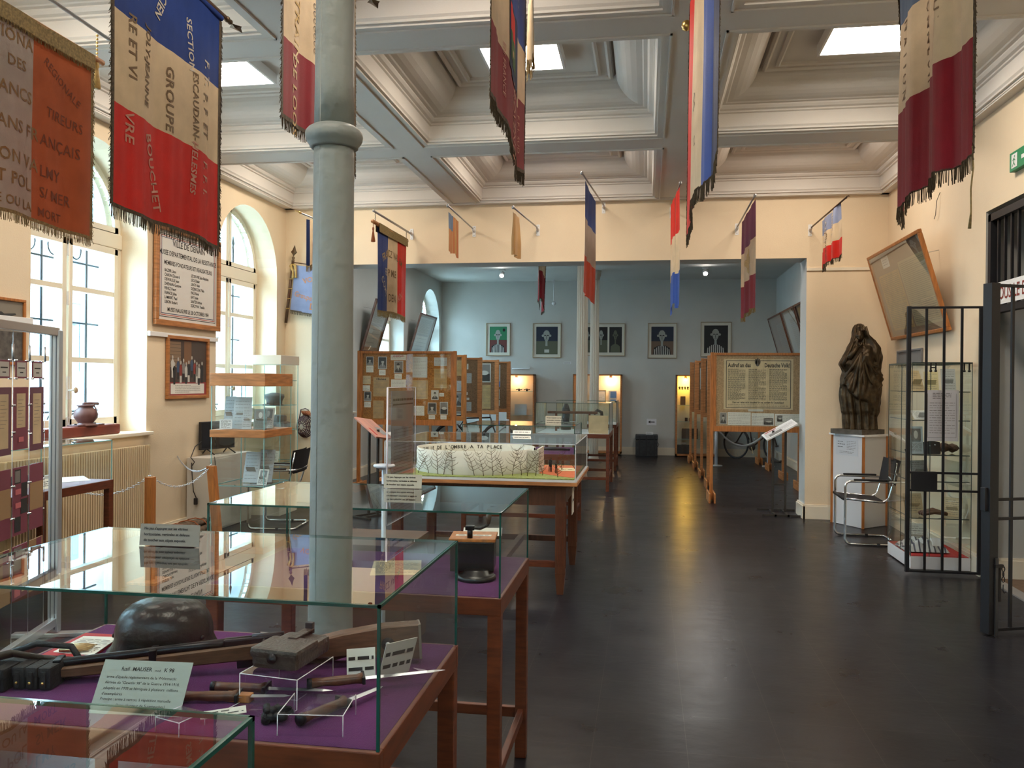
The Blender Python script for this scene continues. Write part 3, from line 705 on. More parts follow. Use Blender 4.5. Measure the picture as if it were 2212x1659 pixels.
# --- faded tricolour at the right
c7 = Cloth((1.155, YA), (1.17, YB), 3.70, 3.66, 1.23, .026, 2.1, ph=.9, uneven=.02)
tx = [dict(txt='NATION', size=.062, m=OLD, u0=.80, v0=.40, rot=D, side=-1, space=1.8, bold=.006), dict(txt='HONNEUR', size=.062, m=OLD, u0=.58, v0=.36, rot=D, side=-1, space=1.6, bold=.006), dict(txt='QUI', size=.07, m=OLD, u0=.30, v0=.46, rot=D, side=-1, space=1.6, bold=.006), dict(txt='ET PATRIE', size=.062, m=OLD, u0=.30, v0=.40 - .35, rot=D, side=-1, space=1.3)]
g7 = standard('wide faded blue, ivory and dark red flag with a loose cord, at the right', 1.16, c7, stripes_v((.39, .80), (C_FADE, C_WHT, C_DRED)), tx, 4.34, 3.72, fr_len=.07)
MB().tube([c7(.0, 1.20), c7(0, 1.28) + Vector((.004, 0, 0)), c7(0, 1.36) + Vector((-.006, -.01, 0)), c7(0, 1.44) + Vector((0, 0, 0)), c7(0, 1.5) + Vector((-.004, 0, 0))], [.003, .003, .003, .003, .006], FRINGEG, 6).build('cord', g7)

# --- row of flags on brackets along the partition
GF = 'flags on brackets above the wide opening'
def wall_flag(label, x, cl, col, tip, ztip, zb=3.52, tx=(), m=POLEM, fringe=None, fin=None, **kw):
    t = flag('flag', label, 'flag', cl, col, GF, texts=tx, fringe=fringe, nu=28, nv=44, **kw)
    pole(t, (x, PY - .08, zb + .02), tip + (ztip,), .009, m); bracket(t, (x, PY, zb))
    d = Vector(tip + (ztip,)) - Vector((x, PY, zb)); 
    if fin == 'spear': spear(t, Vector(tip + (ztip,)) + d.normalized() * .04, d, .9, GOLDM)
    elif fin == 'fleur': spear(t, Vector(tip + (ztip,)) + d.normalized() * .04, d, .8)
    else: MB().lathe([(.010, -.02), (.016, -.01), (.017, 0), (.012, .012), (0, .018)], m, 10, Matrix.Translation(tip + (ztip,))).build('pole_cap', t)
    return t
# crossbar tricolour hung by chains
ca = Cloth((-3.0, 9.02), (-3.0, 10.18), 3.335, 3.345, .93, .010, 1.5, uneven=.01, ph=1)
tx = [dict(txt='FRAN', size=.13, m=GOLD, u0=.17, v0=.36, rot=.35, bold=.006, sx=.9), dict(txt='CZ VAL', size=.12, m=OLD, u0=.36, v0=.27, rot=-.05, bold=.006, sx=.9), dict(txt='EM', size=.12, m=OLD, u0=.70, v0=.30, rot=-.4, bold=.006, sx=.8),
      dict(txt='FE', size=.12, m=SIL, u0=.25, v0=.50, bold=.006), dict(txt='P M.E', size=.12, m=OLD, u0=.38, v0=.50, bold=.01, sx=.95), dict(txt='COMT', size=.12, m=SIL, u0=.12, v0=.56, rot=-.75, bold=.004, sx=.85), dict(txt='DEN', size=.13, m=OLD, u0=.40, v0=.80, bold=.01, sx=.9), dict(txt='AIN', size=.12, m=PNK, u0=.68, v0=.78, rot=.45, sx=.8)]
ga = flag('banner', 'blue, ivory and red banner on a short crossbar hung by chains under a bracket rod', 'flag', ca, stripes_u((.35, .67), (C_BLUE, C_WHT, C_RED)), GF, texts=tx, fringe=FRINGEG, fr_len=.07, sides=False)
pole(ga, (-3.0, 8.86, 3.37), (-3.0, 10.2, 3.375), .022, WOODL, 'crossbar')
bb = MB(); bb.add([ca(i / 20, v, o) for o in (.023, -.023) for v in (-.05, .05) for i in range(21)], [(k + i, k + i + 1, k + i + 22, k + i + 21) for k in (0, 42) for i in range(20)], FRINGEG); bb.build('braid', ga)
MB().lathe([(.004, .06), (.004, 0), (.012, -.01), (.012, -.03), (.008, -.04), (.026, -.16), (.02, -.165)], mat('rust_thread', (.30, .08, .02), .7), 10, Matrix.Translation((-3.0, 8.88, 3.31))).build('tassel', ga)
ra = thing('hanging_rod', 'pale rod on a wall plate carrying the crossbar banner over the opening', 'rod', (-3.0, 10.3, 3.5))
MB().tube([(-3.0, PY - .06, 3.50), (-3.0, 8.88, 3.49)], .013, POLEM, 8).build('rod', ra); bracket(ra, (-3.0, PY, 3.50), name='wall_plate')
ch = MB()
for y in (8.95, 10.17):
    for k in range(5): ch.tube([(-3.0 + .005 * math.cos(a * PI / 3) * (k % 2), y + .005 * math.cos(a * PI / 3) * (1 - k % 2), 3.48 - k * .021 + .012 * math.sin(a * PI / 3)) for a in range(6)], .002, IRON, 4, closed=True)
ch.build('chain', ra)
# small flags
STR = mat('flag_red_stripe', (.34, .11, .04), .7)
cb_ = Cloth((-2.165, 8.95), (-2.175, 9.50), 3.47, 3.47, .42, .012, 2)
wall_flag('tiny faded striped flag with a star canton, left of the pair of tan flags', -2.18, cb_, lambda u, v: C_FADE if (v < .17 and u < .45) else (STR if int(u * 14) % 2 else C_WARM), (-2.16, 8.90), 3.53)
cc_ = Cloth((-1.40, 8.65), (-1.42, 9.25), 3.40, 3.44, .45, .02, 2.2, ph=2)
wall_flag('tiny crumpled tan silk flag, right of the striped one', -1.36, cc_, lambda u, v: C_WARM, (-1.38, 8.55), 3.42)
cd_ = Cloth((-.665, 8.9), (-.595, 9.6), 3.76, 3.68, 1.17, .018, 1.2, drift=-.02, ph=1)
wall_flag('long narrow blue, grey and orange-red cotton flag on a bracket', -.54, cd_, stripes_v((.37, .77), (C_BLU2, C_COT, C_TRED)), (-.68, 8.70), 3.79, zb=3.78)
ce_ = Cloth((.325, 8.9), (.255, 9.5), 3.66, 3.60, 1.20, .012, 2.4, ph=.5, uneven=.05)
wall_flag('thin red, white and blue flag seen edge-on with a dark braid down the middle', .29, ce_, lambda u, v: (FRINGE if .42 < u < .53 else (C_RED if v < .44 else (C_WHT if v < .84 else C_BLU2))), (.33, 8.75), 3.67, zb=3.70)
cf_ = Cloth((1.09, 8.85), (1.07, 9.85), 3.50, 3.46, 1.10, .016, 2.2, ph=2)
gf = wall_flag('purple, ivory and red flag with a gold crest in its centre', 1.07, cf_, stripes_v((.37, .74), (C_PUR, C_WHT, C_DRED)), (1.08, 8.80), 3.53, zb=3.48, fringe=FRINGEG, fr_len=.05, sides=False)
cre = MB(); 
for (u, v, r) in ((.5, .50, .06), (.5, .56, .075), (.5, .63, .05), (.42, .55, .04), (.58, .55, .04), (.5, .44, .03)):
    cre.add([cf_(u, v, -.004)] + [cf_(u + r * math.cos(a * PI / 6) / cf_.L, v + r * math.sin(a * PI / 6), -.004) for a in range(12)], [(0, 1 + a, 1 + (a + 1) % 12) for a in range(12)], GOLD)
cf_.text(cre, 'RF', .05, C_DRED, .46, .58, side=-1, bold=.02); cre.build('crest', gf)
cg_ = Cloth((1.94, 8.92), (1.91, 9.68), 3.46, 3.42, .52, .022, 2.3, ph=.3)
txg = [dict(txt='A NOS', size=.075, m=SIL, u0=.78, v0=.05, rot=D, side=-1, bold=.01), dict(txt='MORTS', size=.08, m=SIL, u0=.45, v0=.0, rot=D, side=-1, bold=.01), dict(txt='Glorieux', size=.08, m=OLD, u0=.72, v0=.19, rot=D, side=-1), dict(txt='Souvenir', size=.08, m=OLD, u0=.38, v0=.19, rot=D, side=-1)]
wall_flag('small blue, ivory and red lettered flag on a bracket above the bronze statue side', 1.92, cg_, stripes_v((.17, .34), (C_LBL, C_WHT, C_RED)), (1.94, 8.72), 3.46, zb=3.45, tx=txg, fringe=FRINGE, fr_len=.05, sides=False, m=POLEW, fin='fleur')
chh = Cloth((-3.84, 9.22), (-3.82, 10.05), 3.46, 3.44, 1.10, .02, 1.5, ph=1)
gh = wall_flag('navy, ivory and crimson flag with a gilt spearhead, half hidden by the round column', -3.82, chh, stripes_v((.02, .62), (C_NAVY, C_WHT, C_DRED)), (-3.88, 8.95), 3.50, zb=3.50, fin='spear', fringe=FRINGE, fr_len=.04)
ck = Cloth((-3.86, 9.06), (-3.78, 9.17), 3.45, 3.45, .52, .01, 1)
cv = MB(); cv.add([ck(i / 9, .52 * j / 10) for j in range(11) for i in range(10)], [(j * 10 + i, j * 10 + i + 1, j * 10 + i + 11, j * 10 + i + 10) for j in range(10) for i in range(3)], C_NAVY, True)
cv.add([ck(i / 9, .52 * j / 10) for j in range(11) for i in range(10)], [(j * 10 + i, j * 10 + i + 1, j * 10 + i + 11, j * 10 + i + 10) for j in range(10) for i in range(3, 6)], C_WHT, True)
cv.add([ck(i / 9, .52 * j / 10) for j in range(11) for i in range(10)], [(j * 10 + i, j * 10 + i + 1, j * 10 + i + 11, j * 10 + i + 10) for j in range(10) for i in range(6, 9)], C_DRED, True)
strands(cv, lambda q: ck(q, .52), 40, FRINGEG, .08); cv.build('cravat', gh)
# flag of the far room, hanging below its ceiling
cz = Cloth((-1.78, 13.6), (-1.72, 14.3), 3.88, 3.84, .95, .03, 1.6, gather=.3, ph=2, uneven=.1)
gz = flag('flag', 'dark red and cream ragged flag hanging in the far room left of the fluted columns', 'flag', cz, lambda u, v: C_WHT if v < .42 and (u > .3) else C_DRED, None, fringe=FRINGE, fr_len=.05, nu=24, nv=40)
MB().tube([(-1.76, 13.5, 3.89), (-1.74, 14.4, 3.87)], .012, POLEW, 8).build('pole', gz)
MB().box((-1.77, 13.9, 3.88), (-1.73, 13.95, FCZ), POLEW).build('bracket', gz)

# --- pale blue and white banner on a slanting pole, tied to the wall in the left corner
vp = thing('banner', 'pale blue and white DENAIN banner on a slanting pole in the left corner', 'flag', (-4.68, 10.36, 2.4))
A0, A1 = Vector((-4.72 + .05, 10.37, 2.36)), Vector((-4.58, 10.33, 3.16))
A0 = Vector((-4.69, 10.37, 2.36))
MB().tube([A0, A1], .019, POLEW, 10).build('pole', vp); dd = (A1 - A0).normalized(); spear(vp, A1 + dd * .05, dd, 1.3, MATS['bronze'])
xd = Vector((.70, 0, -.10)).normalized(); o = A0 + dd * .16 + Vector((.045, -.01, 0))
def VQ(a, b, k=0): return o + xd * a + dd * b + Vector((0, -.006 - k + .004 * math.sin(a * 20), 0))
H_, W_ = .60, .66
vb = MB()
for (a0, a1, m) in ((0, .31, C_LBL), (.31, .66, mat('white_silk', (.62, .62, .60), .5))):
    n = 8; vb.add([VQ(a0 + (a1 - a0) * i / n, H_ * j / 6) for j in range(7) for i in range(n + 1)], [(j * 9 + i, j * 9 + i + 1, j * 9 + i + 10, j * 9 + i + 9) for j in range(6) for i in range(n)], m, True)
vb.build('cloth', vp)
fr = MB(); strands(fr, lambda q: VQ(q * W_, 0), 150, FRINGE, .045); fr.add([VQ(a, b, .001) for b in (-.01, .012) for a in (0, W_)], [(0, 1, 3, 2)], FRINGE); fr.build('fringe', vp)
MB().tube([VQ(-.05, H_ + .03), VQ(W_, H_ + .03)], .007, POLEW, 8).build('top_rod', vp)
tt = MB()
for k in range(5): tt.box((-.02, -.012, -.004), (.02, .012, .004), C_WHT, Matrix.Translation(VQ(.06 + .14 * k, H_ + .015)))
for k in range(5): tt.tube([VQ(-.055, .02 + .13 * k), VQ(.0, .02 + .13 * k + .008)], .006, GOLD, 6)
tt.build('loops', vp)
lt = MB(); COP = mat('copper_thread', (.50, .20, .08), .5)
Tv = frame_T(VQ(0, 0, .004), xd, dd)
put_text(lt, 'VOI', .10, COP, Tv, .14, .37, 'LEFT', .01, rot=.35); put_text(lt, 'X DU', .10, COP, Tv, .36, .45, 'LEFT', .01)
put_text(lt, 'Groupe', .10, COP, Tv, .03, .20, 'LEFT', .006, sx=.8, rot=-.15); put_text(lt, 'DENAIN', .12, COP, Tv, .26, .05, 'LEFT', .015)
lt.build('lettering', vp)
cx = MB(); CRS = mat('cross_indigo', (.09, .08, .17), .6)
for (a, b, c, d_) in ((.42, .44, .18, .42), (.37, .49, .31, .33), (.36, .50, .245, .265)):
    cx.quad([VQ(a, c, .005), VQ(b, c, .005), VQ(b, d_, .005), VQ(a, d_, .005)], CRS)
for (a, b) in ((.43, .18), (.43, .42), (.37, .32), (.49, .32), (.36, .255), (.50, .255)): cx.quad([VQ(a + .017 * math.cos(k * PI / 4), b + .017 * math.sin(k * PI / 4), .006) for k in range(8)], CRS)
cx.build('cross', vp)
rb = MB()
for s_ in (-1, 1): rb.tube([A1 - dd * .03, A1 - dd * .06 + Vector((.03 * s_ + .02, -.03, 0)), A1 - dd * .13 + Vector((.05 + .02 * s_, -.03, -.01)), A1 - dd * .22 + Vector((.06 + .02 * s_, -.03, 0))], [.012, .02, .012, .02], GOLD, 6)
rb.build('ribbon', vp)
# ================================================================== glass table cases
def glass_box(t, x0, x1, y0, y1, z0, z1, e=.0065, em=None, name='glass_cover', open_edges=()):
    em = em or EDGE; g = MB()
    g.quad([(x0, y0, z0), (x1, y0, z0), (x1, y0, z1), (x0, y0, z1)], GLASS); g.quad([(x0, y1, z0), (x1, y1, z0), (x1, y1, z1), (x0, y1, z1)], GLASS)
    g.quad([(x0, y0, z0), (x0, y1, z0), (x0, y1, z1), (x0, y0, z1)], GLASS); g.quad([(x1, y0, z0), (x1, y1, z0), (x1, y1, z1), (x1, y0, z1)], GLASS)
    g.quad([(x0, y0, z1), (x1, y0, z1), (x1, y1, z1), (x0, y1, z1)], GLASS); o = g.build(name, t)
    b = MB(); h = e / 2
    for y in (y0, y1): b.box((x0 - h, y - h, z1 - e), (x1 + h, y + h, z1), em)
    for x in (x0, x1): b.box((x - h, y0 - h, z1 - e), (x + h, y1 + h, z1), em)
    for y in (y0, y1):
        for x in (x0, x1): b.box((x - h, y - h, z0), (x + h, y + h, z1), em)
    b.build('glass_edge', o); return o
def table(t, x0, x1, y0, y1, zt=.846, wood=None, lining=None, leg=.05, ap=.062, st=.19, mid=True):
    w = wood or WOOD; a = MB()
    for (p, q) in (((x0, y0), (x1, y0 + .022)), ((x0, y1 - .022), (x1, y1)), ((x0, y0 + .0225), (x0 + .022, y1 - .0225)), ((x1 - .022, y0 + .0225), (x1, y1 - .0225))):
        a.box((p[0], p[1], zt - ap), (q[0], q[1], zt), w, bev=.003)
    a.build('apron', t)
    MB().box((x0 + .012, y0 + .012, zt - .02), (x1 - .012, y1 - .012, zt + .001), lining or VELVET).build('lining', t)
    for x in (x0, x1 - leg):
        for y in (y0, y1 - leg): MB().box((x + .001, y + .001, 0), (x + leg - .001, y + leg - .001, zt - ap + .03), w, bev=.004).build('leg', t)
    for y in (y0 + .012, y1 - .037): MB().box((x0 + leg - .01, y, st - .022), (x1 - leg + .01, y + .025, st + .022), w, bev=.004).build('stretcher', t)
    for x in (x0 + .012, x1 - .037): MB().box((x, y0 + leg - .01, st - .020), (x + .025, y1 - leg + .01, st + .02), w, bev=.004).build('stretcher', t)
def display_case(label, x0, x1, y0, y1, zt=.846, z1=1.145, **k):
    t = thing('display_case', label, 'display case', ((x0 + x1) / 2, (y0 + y1) / 2, 0), 0, 'glass table display cases')
    table(t, x0, x1, y0, y1, zt, **k); glass_box(t, x0 + .006, x1 - .006, y0 + .006, y1 - .006, zt + .001, z1); return t
RED_C = mat('red_baize', (.22, .02, .02), .9)
display_case('low glass case on a wooden table cut off by the bottom left picture edge', -1.62, -.518, .38, 1.065, lining=RED_C)
display_case('front glass table case with the steel helmet, rifle and purple velvet', -1.64, -.526, 1.625, 2.34)
display_case('glass table case behind the round column, with the black crank device', -1.60, -.492, 2.86, 3.56)
display_case('glass table case behind the ring model, bearing a small notice', -1.95, -.735, 8.75, 9.75)
display_case('taller glass table case farther back with a long brown tool', -1.63, -.526, 12.35, 13.65, z1=1.305, lining=PAPERG)
display_case('farthest glass table case in the row, beside the thinner fluted column', -1.63, -.526, 15.3, 16.4, z1=1.28, lining=PAPERG)

# --- small notices and labels
def card(name, label, cat, pts, m=None, th=.0015, lines_=None, txt=(), group=None, mt=None):
    """a stiff card: pts = lower-left, lower-right, upper-left corners"""
    a, b, c = [Vector(p) for p in pts]; T = frame_T(a, b - a, c - a); w, h = (b - a).length, (c - a).length
    t = MB(); t.box((0, 0, -th), (w, h, 0), m or PAPER, T)
    o = None
    tb = MB()
    for (s, x, y, sz, mm, bo) in txt: put_text(tb, s, sz * h, mm, T, x * w, y * h, 'LEFT', bo, z=.0008)
    if lines_:
        for (x0, x1, y0, y1, n, mm) in lines_: lines(tb, T, x0 * w, x1 * w, y0 * h, y1 * h, n, mm, h=.16 * (y1 - y0) * h / n, z=.0008)
    return t, tb, T, w, h
def card_thing(name, label, cat, pts, group=None, **k):
    a = Vector(pts[0]); t = thing(name, label, cat, a, 0, group); mb, tb, *_ = card(name, label, cat, pts, **k)
    mb.build('card', t)
    if tb.v: tb.build('print', t)
    return t
NOT = [('Ne pas s\'appuyer sur les vitrines', .07, .74, .165, INK, .03), ('horizontales, verticales et défense', .07, .47, .165, INK, .03), ('de toucher aux objets exposés.', .07, .20, .165, INK, .03)]
GNO = 'do-not-touch notices on the cases'
NP = mat('notice_card', (.27, .245, .21), .7)
def notice(label, x0, x1, y, z, h, m=NP):
    t = card_thing('notice', label, 'notice', ((x0, y, z), (x1, y + .03 * (x1 - x0), z), (x0, y + h * .12, z + h)), GNO, m=m, txt=[(s, a, b, c, d, e) for s, a, b, c, d, e in NOT])
    MB().quad([(x0 + .02, y + .002, z + .0005), (x1 - .02, y + .002, z + .0005), (x1 - .02, y + .045, z + .0005), (x0 + .02, y + .045, z + .0005)], m).build('foot', t)
notice('printed do-not-touch notice standing on the front glass case', -1.365, -1.192, 2.09, 1.147, .058)
notice('printed do-not-touch notice on the case behind the column, half hidden by the acrylic panel', -1.10, -.935, 3.42, 1.147, .058, mat('notice_cream', (.60, .55, .43), .7))
notice('pale do-not-touch notice on the glass case behind the ring model', -1.07, -.90, 8.95, 1.147, .095, MATS['notice_cream'])

# --- steel helmet
def helmet():
    t = thing('helmet', 'dark steel soldier helmet on purple velvet in the front glass case', 'helmet', (-1.30, 2.11, .848), 0)
    HM = mat('helmet_steel', (.006, .0085, .009), .33, metal=.1, spec=.4, noise=.3, nscale=20, bump=.15, bscale=60)
    b = MB(); n = 48; prof = []
    for k in range(15): a = PI / 2 * (1 - k / 14); prof.append((math.cos(a), math.sin(a)))
    vs = []; fs = []; rings = []
    for (r, h) in prof: rings.append((.122 * r ** .62, .108 * r ** .62, .045 + .118 * h ** .88 if h > 0 else .045))
    rings += [(.1235, .110, .030), (.126, .113, .018), (.131, .119, .006)]
    for (rx, ry, z) in rings:
        for k in range(n):
            a = 2 * PI * k / n; fl = max(0, (.045 - z) / .045)
            nb = 1 + fl * (.10 * max(0, math.cos(a)) ** 2 + .08 * max(0, -math.cos(a)) ** 4)
            dz = -fl * (.012 * abs(math.sin(a)) ** 2)
            vs.append((rx * math.cos(a) * nb, ry * math.sin(a) * nb, z + dz + .012))
    for i in range(len(rings) - 1):
        for k in range(n): fs.append((i * n + k, i * n + (k + 1) % n, (i + 1) * n + (k + 1) % n, (i + 1) * n + k))
    b.add(vs, fs, HM, True); b.build('shell', t, world=False)
    r = MB(); N = len(rings) - 1; r.tube([vs[N * n + k] for k in range(n)], .0022, HM, 6, closed=True); r.build('rim', t, world=False)
    v = MB()
    for a in (-.35, PI + .35): v.lathe([(.007, 0), (.006, .004), (.002, .005)], HM, 12, Matrix.Translation((.121 * math.cos(a), .108 * math.sin(a), .068)) @ Matrix.Rotation(a, 4, 'Z') @ Matrix.Rotation(PI / 2, 4, 'Y'))
    v.build('vent_rivet', t, world=False)
    return t
hh = helmet(); hh.rotation_euler = (0, 0, .12); WM[hh.name] = Matrix.Translation((-1.30, 2.11, .848)) @ Matrix.Rotation(.12, 4, 'Z')
hh.scale = (1.06, 1.06, .86)
VZ = .848
# --- rifle
def extr(mb, outline, y0, y1, m, T=None, r=.0):
    """side outline (x,z) given thickness in y, with softened flanks"""
    n = len(outline); cx = sum(p[0] for p in outline) / n; cz = sum(p[1] for p in outline) / n
    vs = []; k = r
    lay = [(y0, .004 + k), (y0 + .006, 0), (y1 - .006, 0), (y1, .004 + k)] if r >= 0 else []
    for (y, ins) in lay:
        for i, (x, z) in enumerate(outline):
            p, q = Vector(outline[i - 1]), Vector(outline[(i + 1) % n]); d = (q - p); d = d.normalized() if d.length else Vector((1, 0)); nn = Vector((-d.y, d.x))
            vs.append((x + nn.x * ins, y, z + nn.y * ins))
    fs = [tuple(range(n - 1, -1, -1)), tuple(3 * n + i for i in range(n))]
    for l in range(3):
        for i in range(n): fs.append((l * n + i, l * n + (i + 1) % n, (l + 1) * n + (i + 1) % n, (l + 1) * n + i))
    mb.add(vs, fs, m, False, T)
ST = mat('rifle_stock', (.10, .045, .022), .42, noise=.35, nscale=7, stretch=(3, 20, 20)); GUN = mat('gun_steel', (.02, .02, .024), .35, metal=.7, noise=.2, nscale=30)
rf = thing('rifle', 'bolt-action rifle with wooden stock lying across the front glass case', 'rifle', (-.60, 2.17, VZ), PI - .02)
# local x runs from the butt towards the muzzle
rf.rotation_euler = (0, .052, PI + .365); WM[rf.name] = Matrix.Translation((-.595, 2.18, VZ)) @ Matrix.Rotation(PI + .365, 4, 'Z') @ Matrix.Rotation(.052, 4, 'Y'); rf.location = (-.595, 2.18, VZ)
Tl = Matrix.Rotation(0, 4, 'X')
b = MB()
stock = [(0, .012), (.0, .105), (.09, .108), (.20, .100), (.255, .092), (.30, .098), (.36, .100), (.36, .052), (.30, .048), (.26, .040), (.20, .040), (.12, .028), (.05, .016)]
extr(b, stock[::-1], -.024, .024, ST)
b.build('stock', rf, world=False)
b = MB(); extr(b, [(.355, .055), (.355, .098), (.60, .093), (.92, .086), (.92, .062), (.60, .056)][::-1], -.021, .021, ST); b.build('forestock', rf, world=False)
MB().box((-.004, -.024, .012), (.003, .024, .105), mat('butt_plate', (.3, .28, .24), .45, metal=.6), bev=.001).build('butt_plate', rf, world=False)
b = MB(); b.lathe([(.017, -.026), (.017, .026)], GUN, 18, Matrix.Translation((.085, 0, .062)) @ Matrix.Rotation(PI / 2, 4, 'X')); b.lathe([(.006, -.028), (.006, .028)], STEEL, 10, Matrix.Translation((.085, 0, .062)) @ Matrix.Rotation(PI / 2, 4, 'X')); b.build('stock_disc', rf, world=False)
b = MB(); b.tube([(.37, 0, .100), (.62, 0, .099), (.95, 0, .094), (1.02, 0, .092)], [.015, .012, .010, .009], GUN, 14); b.box((.355, -.015, .088), (.50, .015, .112), GUN, bev=.004); b.build('barrel', rf, world=False)
b = MB(); b.tube([(.35, 0, .108), (.43, 0, .109)], .009, GUN, 10); b.tube([(.40, 0, .108), (.40, .04, .098), (.402, .055, .085)], .005, GUN, 8); b.lathe([(0, -.009), (.008, -.005), (.009, 0), (.008, .005), (0, .009)], GUN, 10, Matrix.Translation((.402, .058, .08))); b.build('bolt', rf, world=False)
b = MB(); b.tube([(.30, 0, .05), (.315, 0, .03), (.345, 0, .022), (.375, 0, .03), (.39, 0, .05)], .004, GUN, 8); b.tube([(.34, 0, .05), (.345, 0, .038), (.34, 0, .03)], .003, GUN, 6); b.box((.39, -.012, .035), (.47, .012, .058), GUN, bev=.003); b.build('trigger_guard', rf, world=False)
b = MB()
for x in (.66, .88): b.box((x, -.023, .052), (x + .018, .023, .108), GUN, bev=.003)
b.build('barrel_band', rf, world=False)
b = MB(); pts = [(.10, -.03, .05), (.25, -.038, .018), (.45, -.036, .008), (.62, -.034, .012), (.70, -.026, .05), (.82, -.03, .07), (.93, -.03, .10), (1.0, -.02, .125), (1.06, 0, .12), (1.07, .01, .09), (1.0, .0, .07)]
LS = mat('brown_strap', (.06, .035, .022), .5)
for p, q in zip(pts[:-1], pts[1:]):
    p, q = Vector(p), Vector(q); w_ = Vector((0, .010, .012)); b.add([p - w_, p + w_, q + w_, q - w_, p - w_ + Vector((0, .003, 0)), p + w_ + Vector((0, .003, 0)), q + w_ + Vector((0, .003, 0)), q - w_ + Vector((0, .003, 0))], [(0, 1, 2, 3), (7, 6, 5, 4), (0, 3, 7, 4), (1, 5, 6, 2)], LS, True)
b.build('sling', rf, world=False)
# --- ammunition pouches
for i, (x, y, r, s) in enumerate(((-1.46, 1.83, .1, 'left'), (-1.56, 1.80, .1, 'outer'))):
    t = thing('pouch', ('black leather ammunition pouch below the rifle sling, nearer the explanatory card', 'black leather ammunition pouch below the rifle sling, nearest the picture edge')[i], 'pouch', (x, y, VZ), r, 'black leather pouches')
    for k in range(3):
        b = MB(); x0 = -.048 + .033 * k; b.box((x0, -.03, 0), (x0 + .030, .03, .05), LEATHER, bev=.007); b.build('pocket', t, world=False)
        b = MB(); b.box((x0 - .001, -.033, .030), (x0 + .031, .032, .056), LEATHER, bev=.006); b.box((x0 + .010, -.036, .008), (x0 + .020, -.031, .045), LEATHER); b.lathe([(.003, 0), (.0035, .003)], GOLDM, 8, Matrix.Translation((x0 + .015, -.036, .02)) @ Matrix.Rotation(PI / 2, 4, 'X')); b.build('flap', t, world=False)
t = thing('leather_case', 'long black leather holster with flat strap left of the explanatory card', 'holster', (-1.50, 1.90, VZ), 0)
b = MB(); b.box((-.13, -.03, 0), (.09, .03, .045), LEATHER, bev=.015); b.tube([(.09, 0, .02), (.14, 0, .016)], [.02, .006], LEATHER, 10); b.build('body', t, world=False)
b = MB(); b.tube([(-.10, 0, .05), (-.03, .01, .075), (.06, .02, .07), (.10, .01, .03)], .008, LEATHER, 8); b.build('strap', t, world=False)
t = thing('cartridge_clip', 'clip of brass cartridges resting on the red folder', 'cartridges', (-1.525, 2.045, VZ + .008), .15)
for k in range(5): MB().tube([(-.04, k * .011, .008), (.015, k * .011, .009), (.022, k * .011, .009), (.04, k * .011, .009)], [.0055, .005, .0035, .0008], mat('brass', (.35, .24, .12), .35, metal=1), 8).build('cartridge', t, world=False)
# --- red folder with a paper
t = thing('folder', 'red folder holding a typed sheet, beside the steel helmet', 'folder', (-1.53, 2.09, VZ), 0)
b = MB(); b.prism([(-1.60, 1.975), (-1.455, 2.0), (-1.50, 2.215), (-1.615, 2.215)], (VZ + .0005, VZ + .008), mat('red_card', (.40, .012, .02), .6)); b.build('cover', t)
b = MB(); b.prism([(-1.585, 2.04), (-1.462, 2.035), (-1.492, 2.19), (-1.597, 2.18)], (VZ + .008, VZ + .010), PAPER); b.build('sheet', t)
b = MB(); Tn = Matrix.Translation((-1.58, 2.05, VZ + .0105)); lines(b, Tn, .0, .10, 0, .11, 9, INKG, .0015, .0003); b.build('print', t)
# --- explanatory card
EC = mat('card_green_grey', (.33, .36, .33), .7)
t = card_thing('caption_card', 'large printed caption card about the rifle, leaning in the front glass case', 'caption card', ((-1.232, 1.70, VZ + .001), (-1.020, 1.715, VZ + .001), (-1.245, 1.765, VZ + .100)), m=EC,
   txt=[('fusil  MAUSER', .22, .80, .105, INK, .01), ('mod.', .60, .80, .06, INK, 0), ('K 98', .70, .80, .105, INK, .01), ("arme d'épaule réglementaire de la Wehrmacht", .08, .655, .074, INK, 0), ('dérivée du "Gewehr 98" de la Guerre 1914-1918,', .08, .55, .074, INK, 0),
        ('adoptée en 1935 et fabriquée à plusieurs  millions', .08, .445, .074, INK, 0), ("d'exemplaires", .08, .34, .074, INK, 0), ('Principe : arme à verrou, à répétition manuelle', .08, .245, .074, INK, 0), ('(lame-chargeur de 5 cartouches)', .27, .14, .074, INK, 0), ('Calibre : 7 mm 92', .08, .05, .074, INK, 0)])
MB().add([(-1.18, 1.735, VZ + .05), (-1.18, 1.80, VZ), (-1.09, 1.80, VZ), (-1.09, 1.74, VZ + .05)], [(0, 1, 2, 3)], ACRY).build('easel', t)
# --- leather case on an acrylic riser
def riser(label, T, w, d, h, lip):
    t = thing('acrylic_riser', label, 'riser', T.to_translation(), 0, 'clear acrylic risers'); b = MB(); th = .003
    P_ = [(0, 0), (0, h), (d, h), (d, 0)]
    AE = mat('acrylic_edge', (.75, .72, .78), .2)
    for (p, q) in zip(P_[:-1], P_[1:]): b.quad([T @ Vector((0, p[0], p[1])), T @ Vector((w, p[0], p[1])), T @ Vector((w, q[0], q[1])), T @ Vector((0, q[0], q[1]))], ACRY)
    b.quad([T @ Vector((0, 0, 0)), T @ Vector((w, 0, 0)), T @ Vector((w, -lip, .004)), T @ Vector((0, -lip, .004))], ACRY); b.build('sheet', t)
    e = MB()
    for x in (0, w): e.tube([T @ Vector((x, -lip, .004))] + [T @ Vector((x, p[0], p[1])) for p in P_], .0013, AE, 5)
    e.tube([T @ Vector((0, 0, h)), T @ Vector((w, 0, h))], .0012, AE, 5); e.build('edge', t); return t
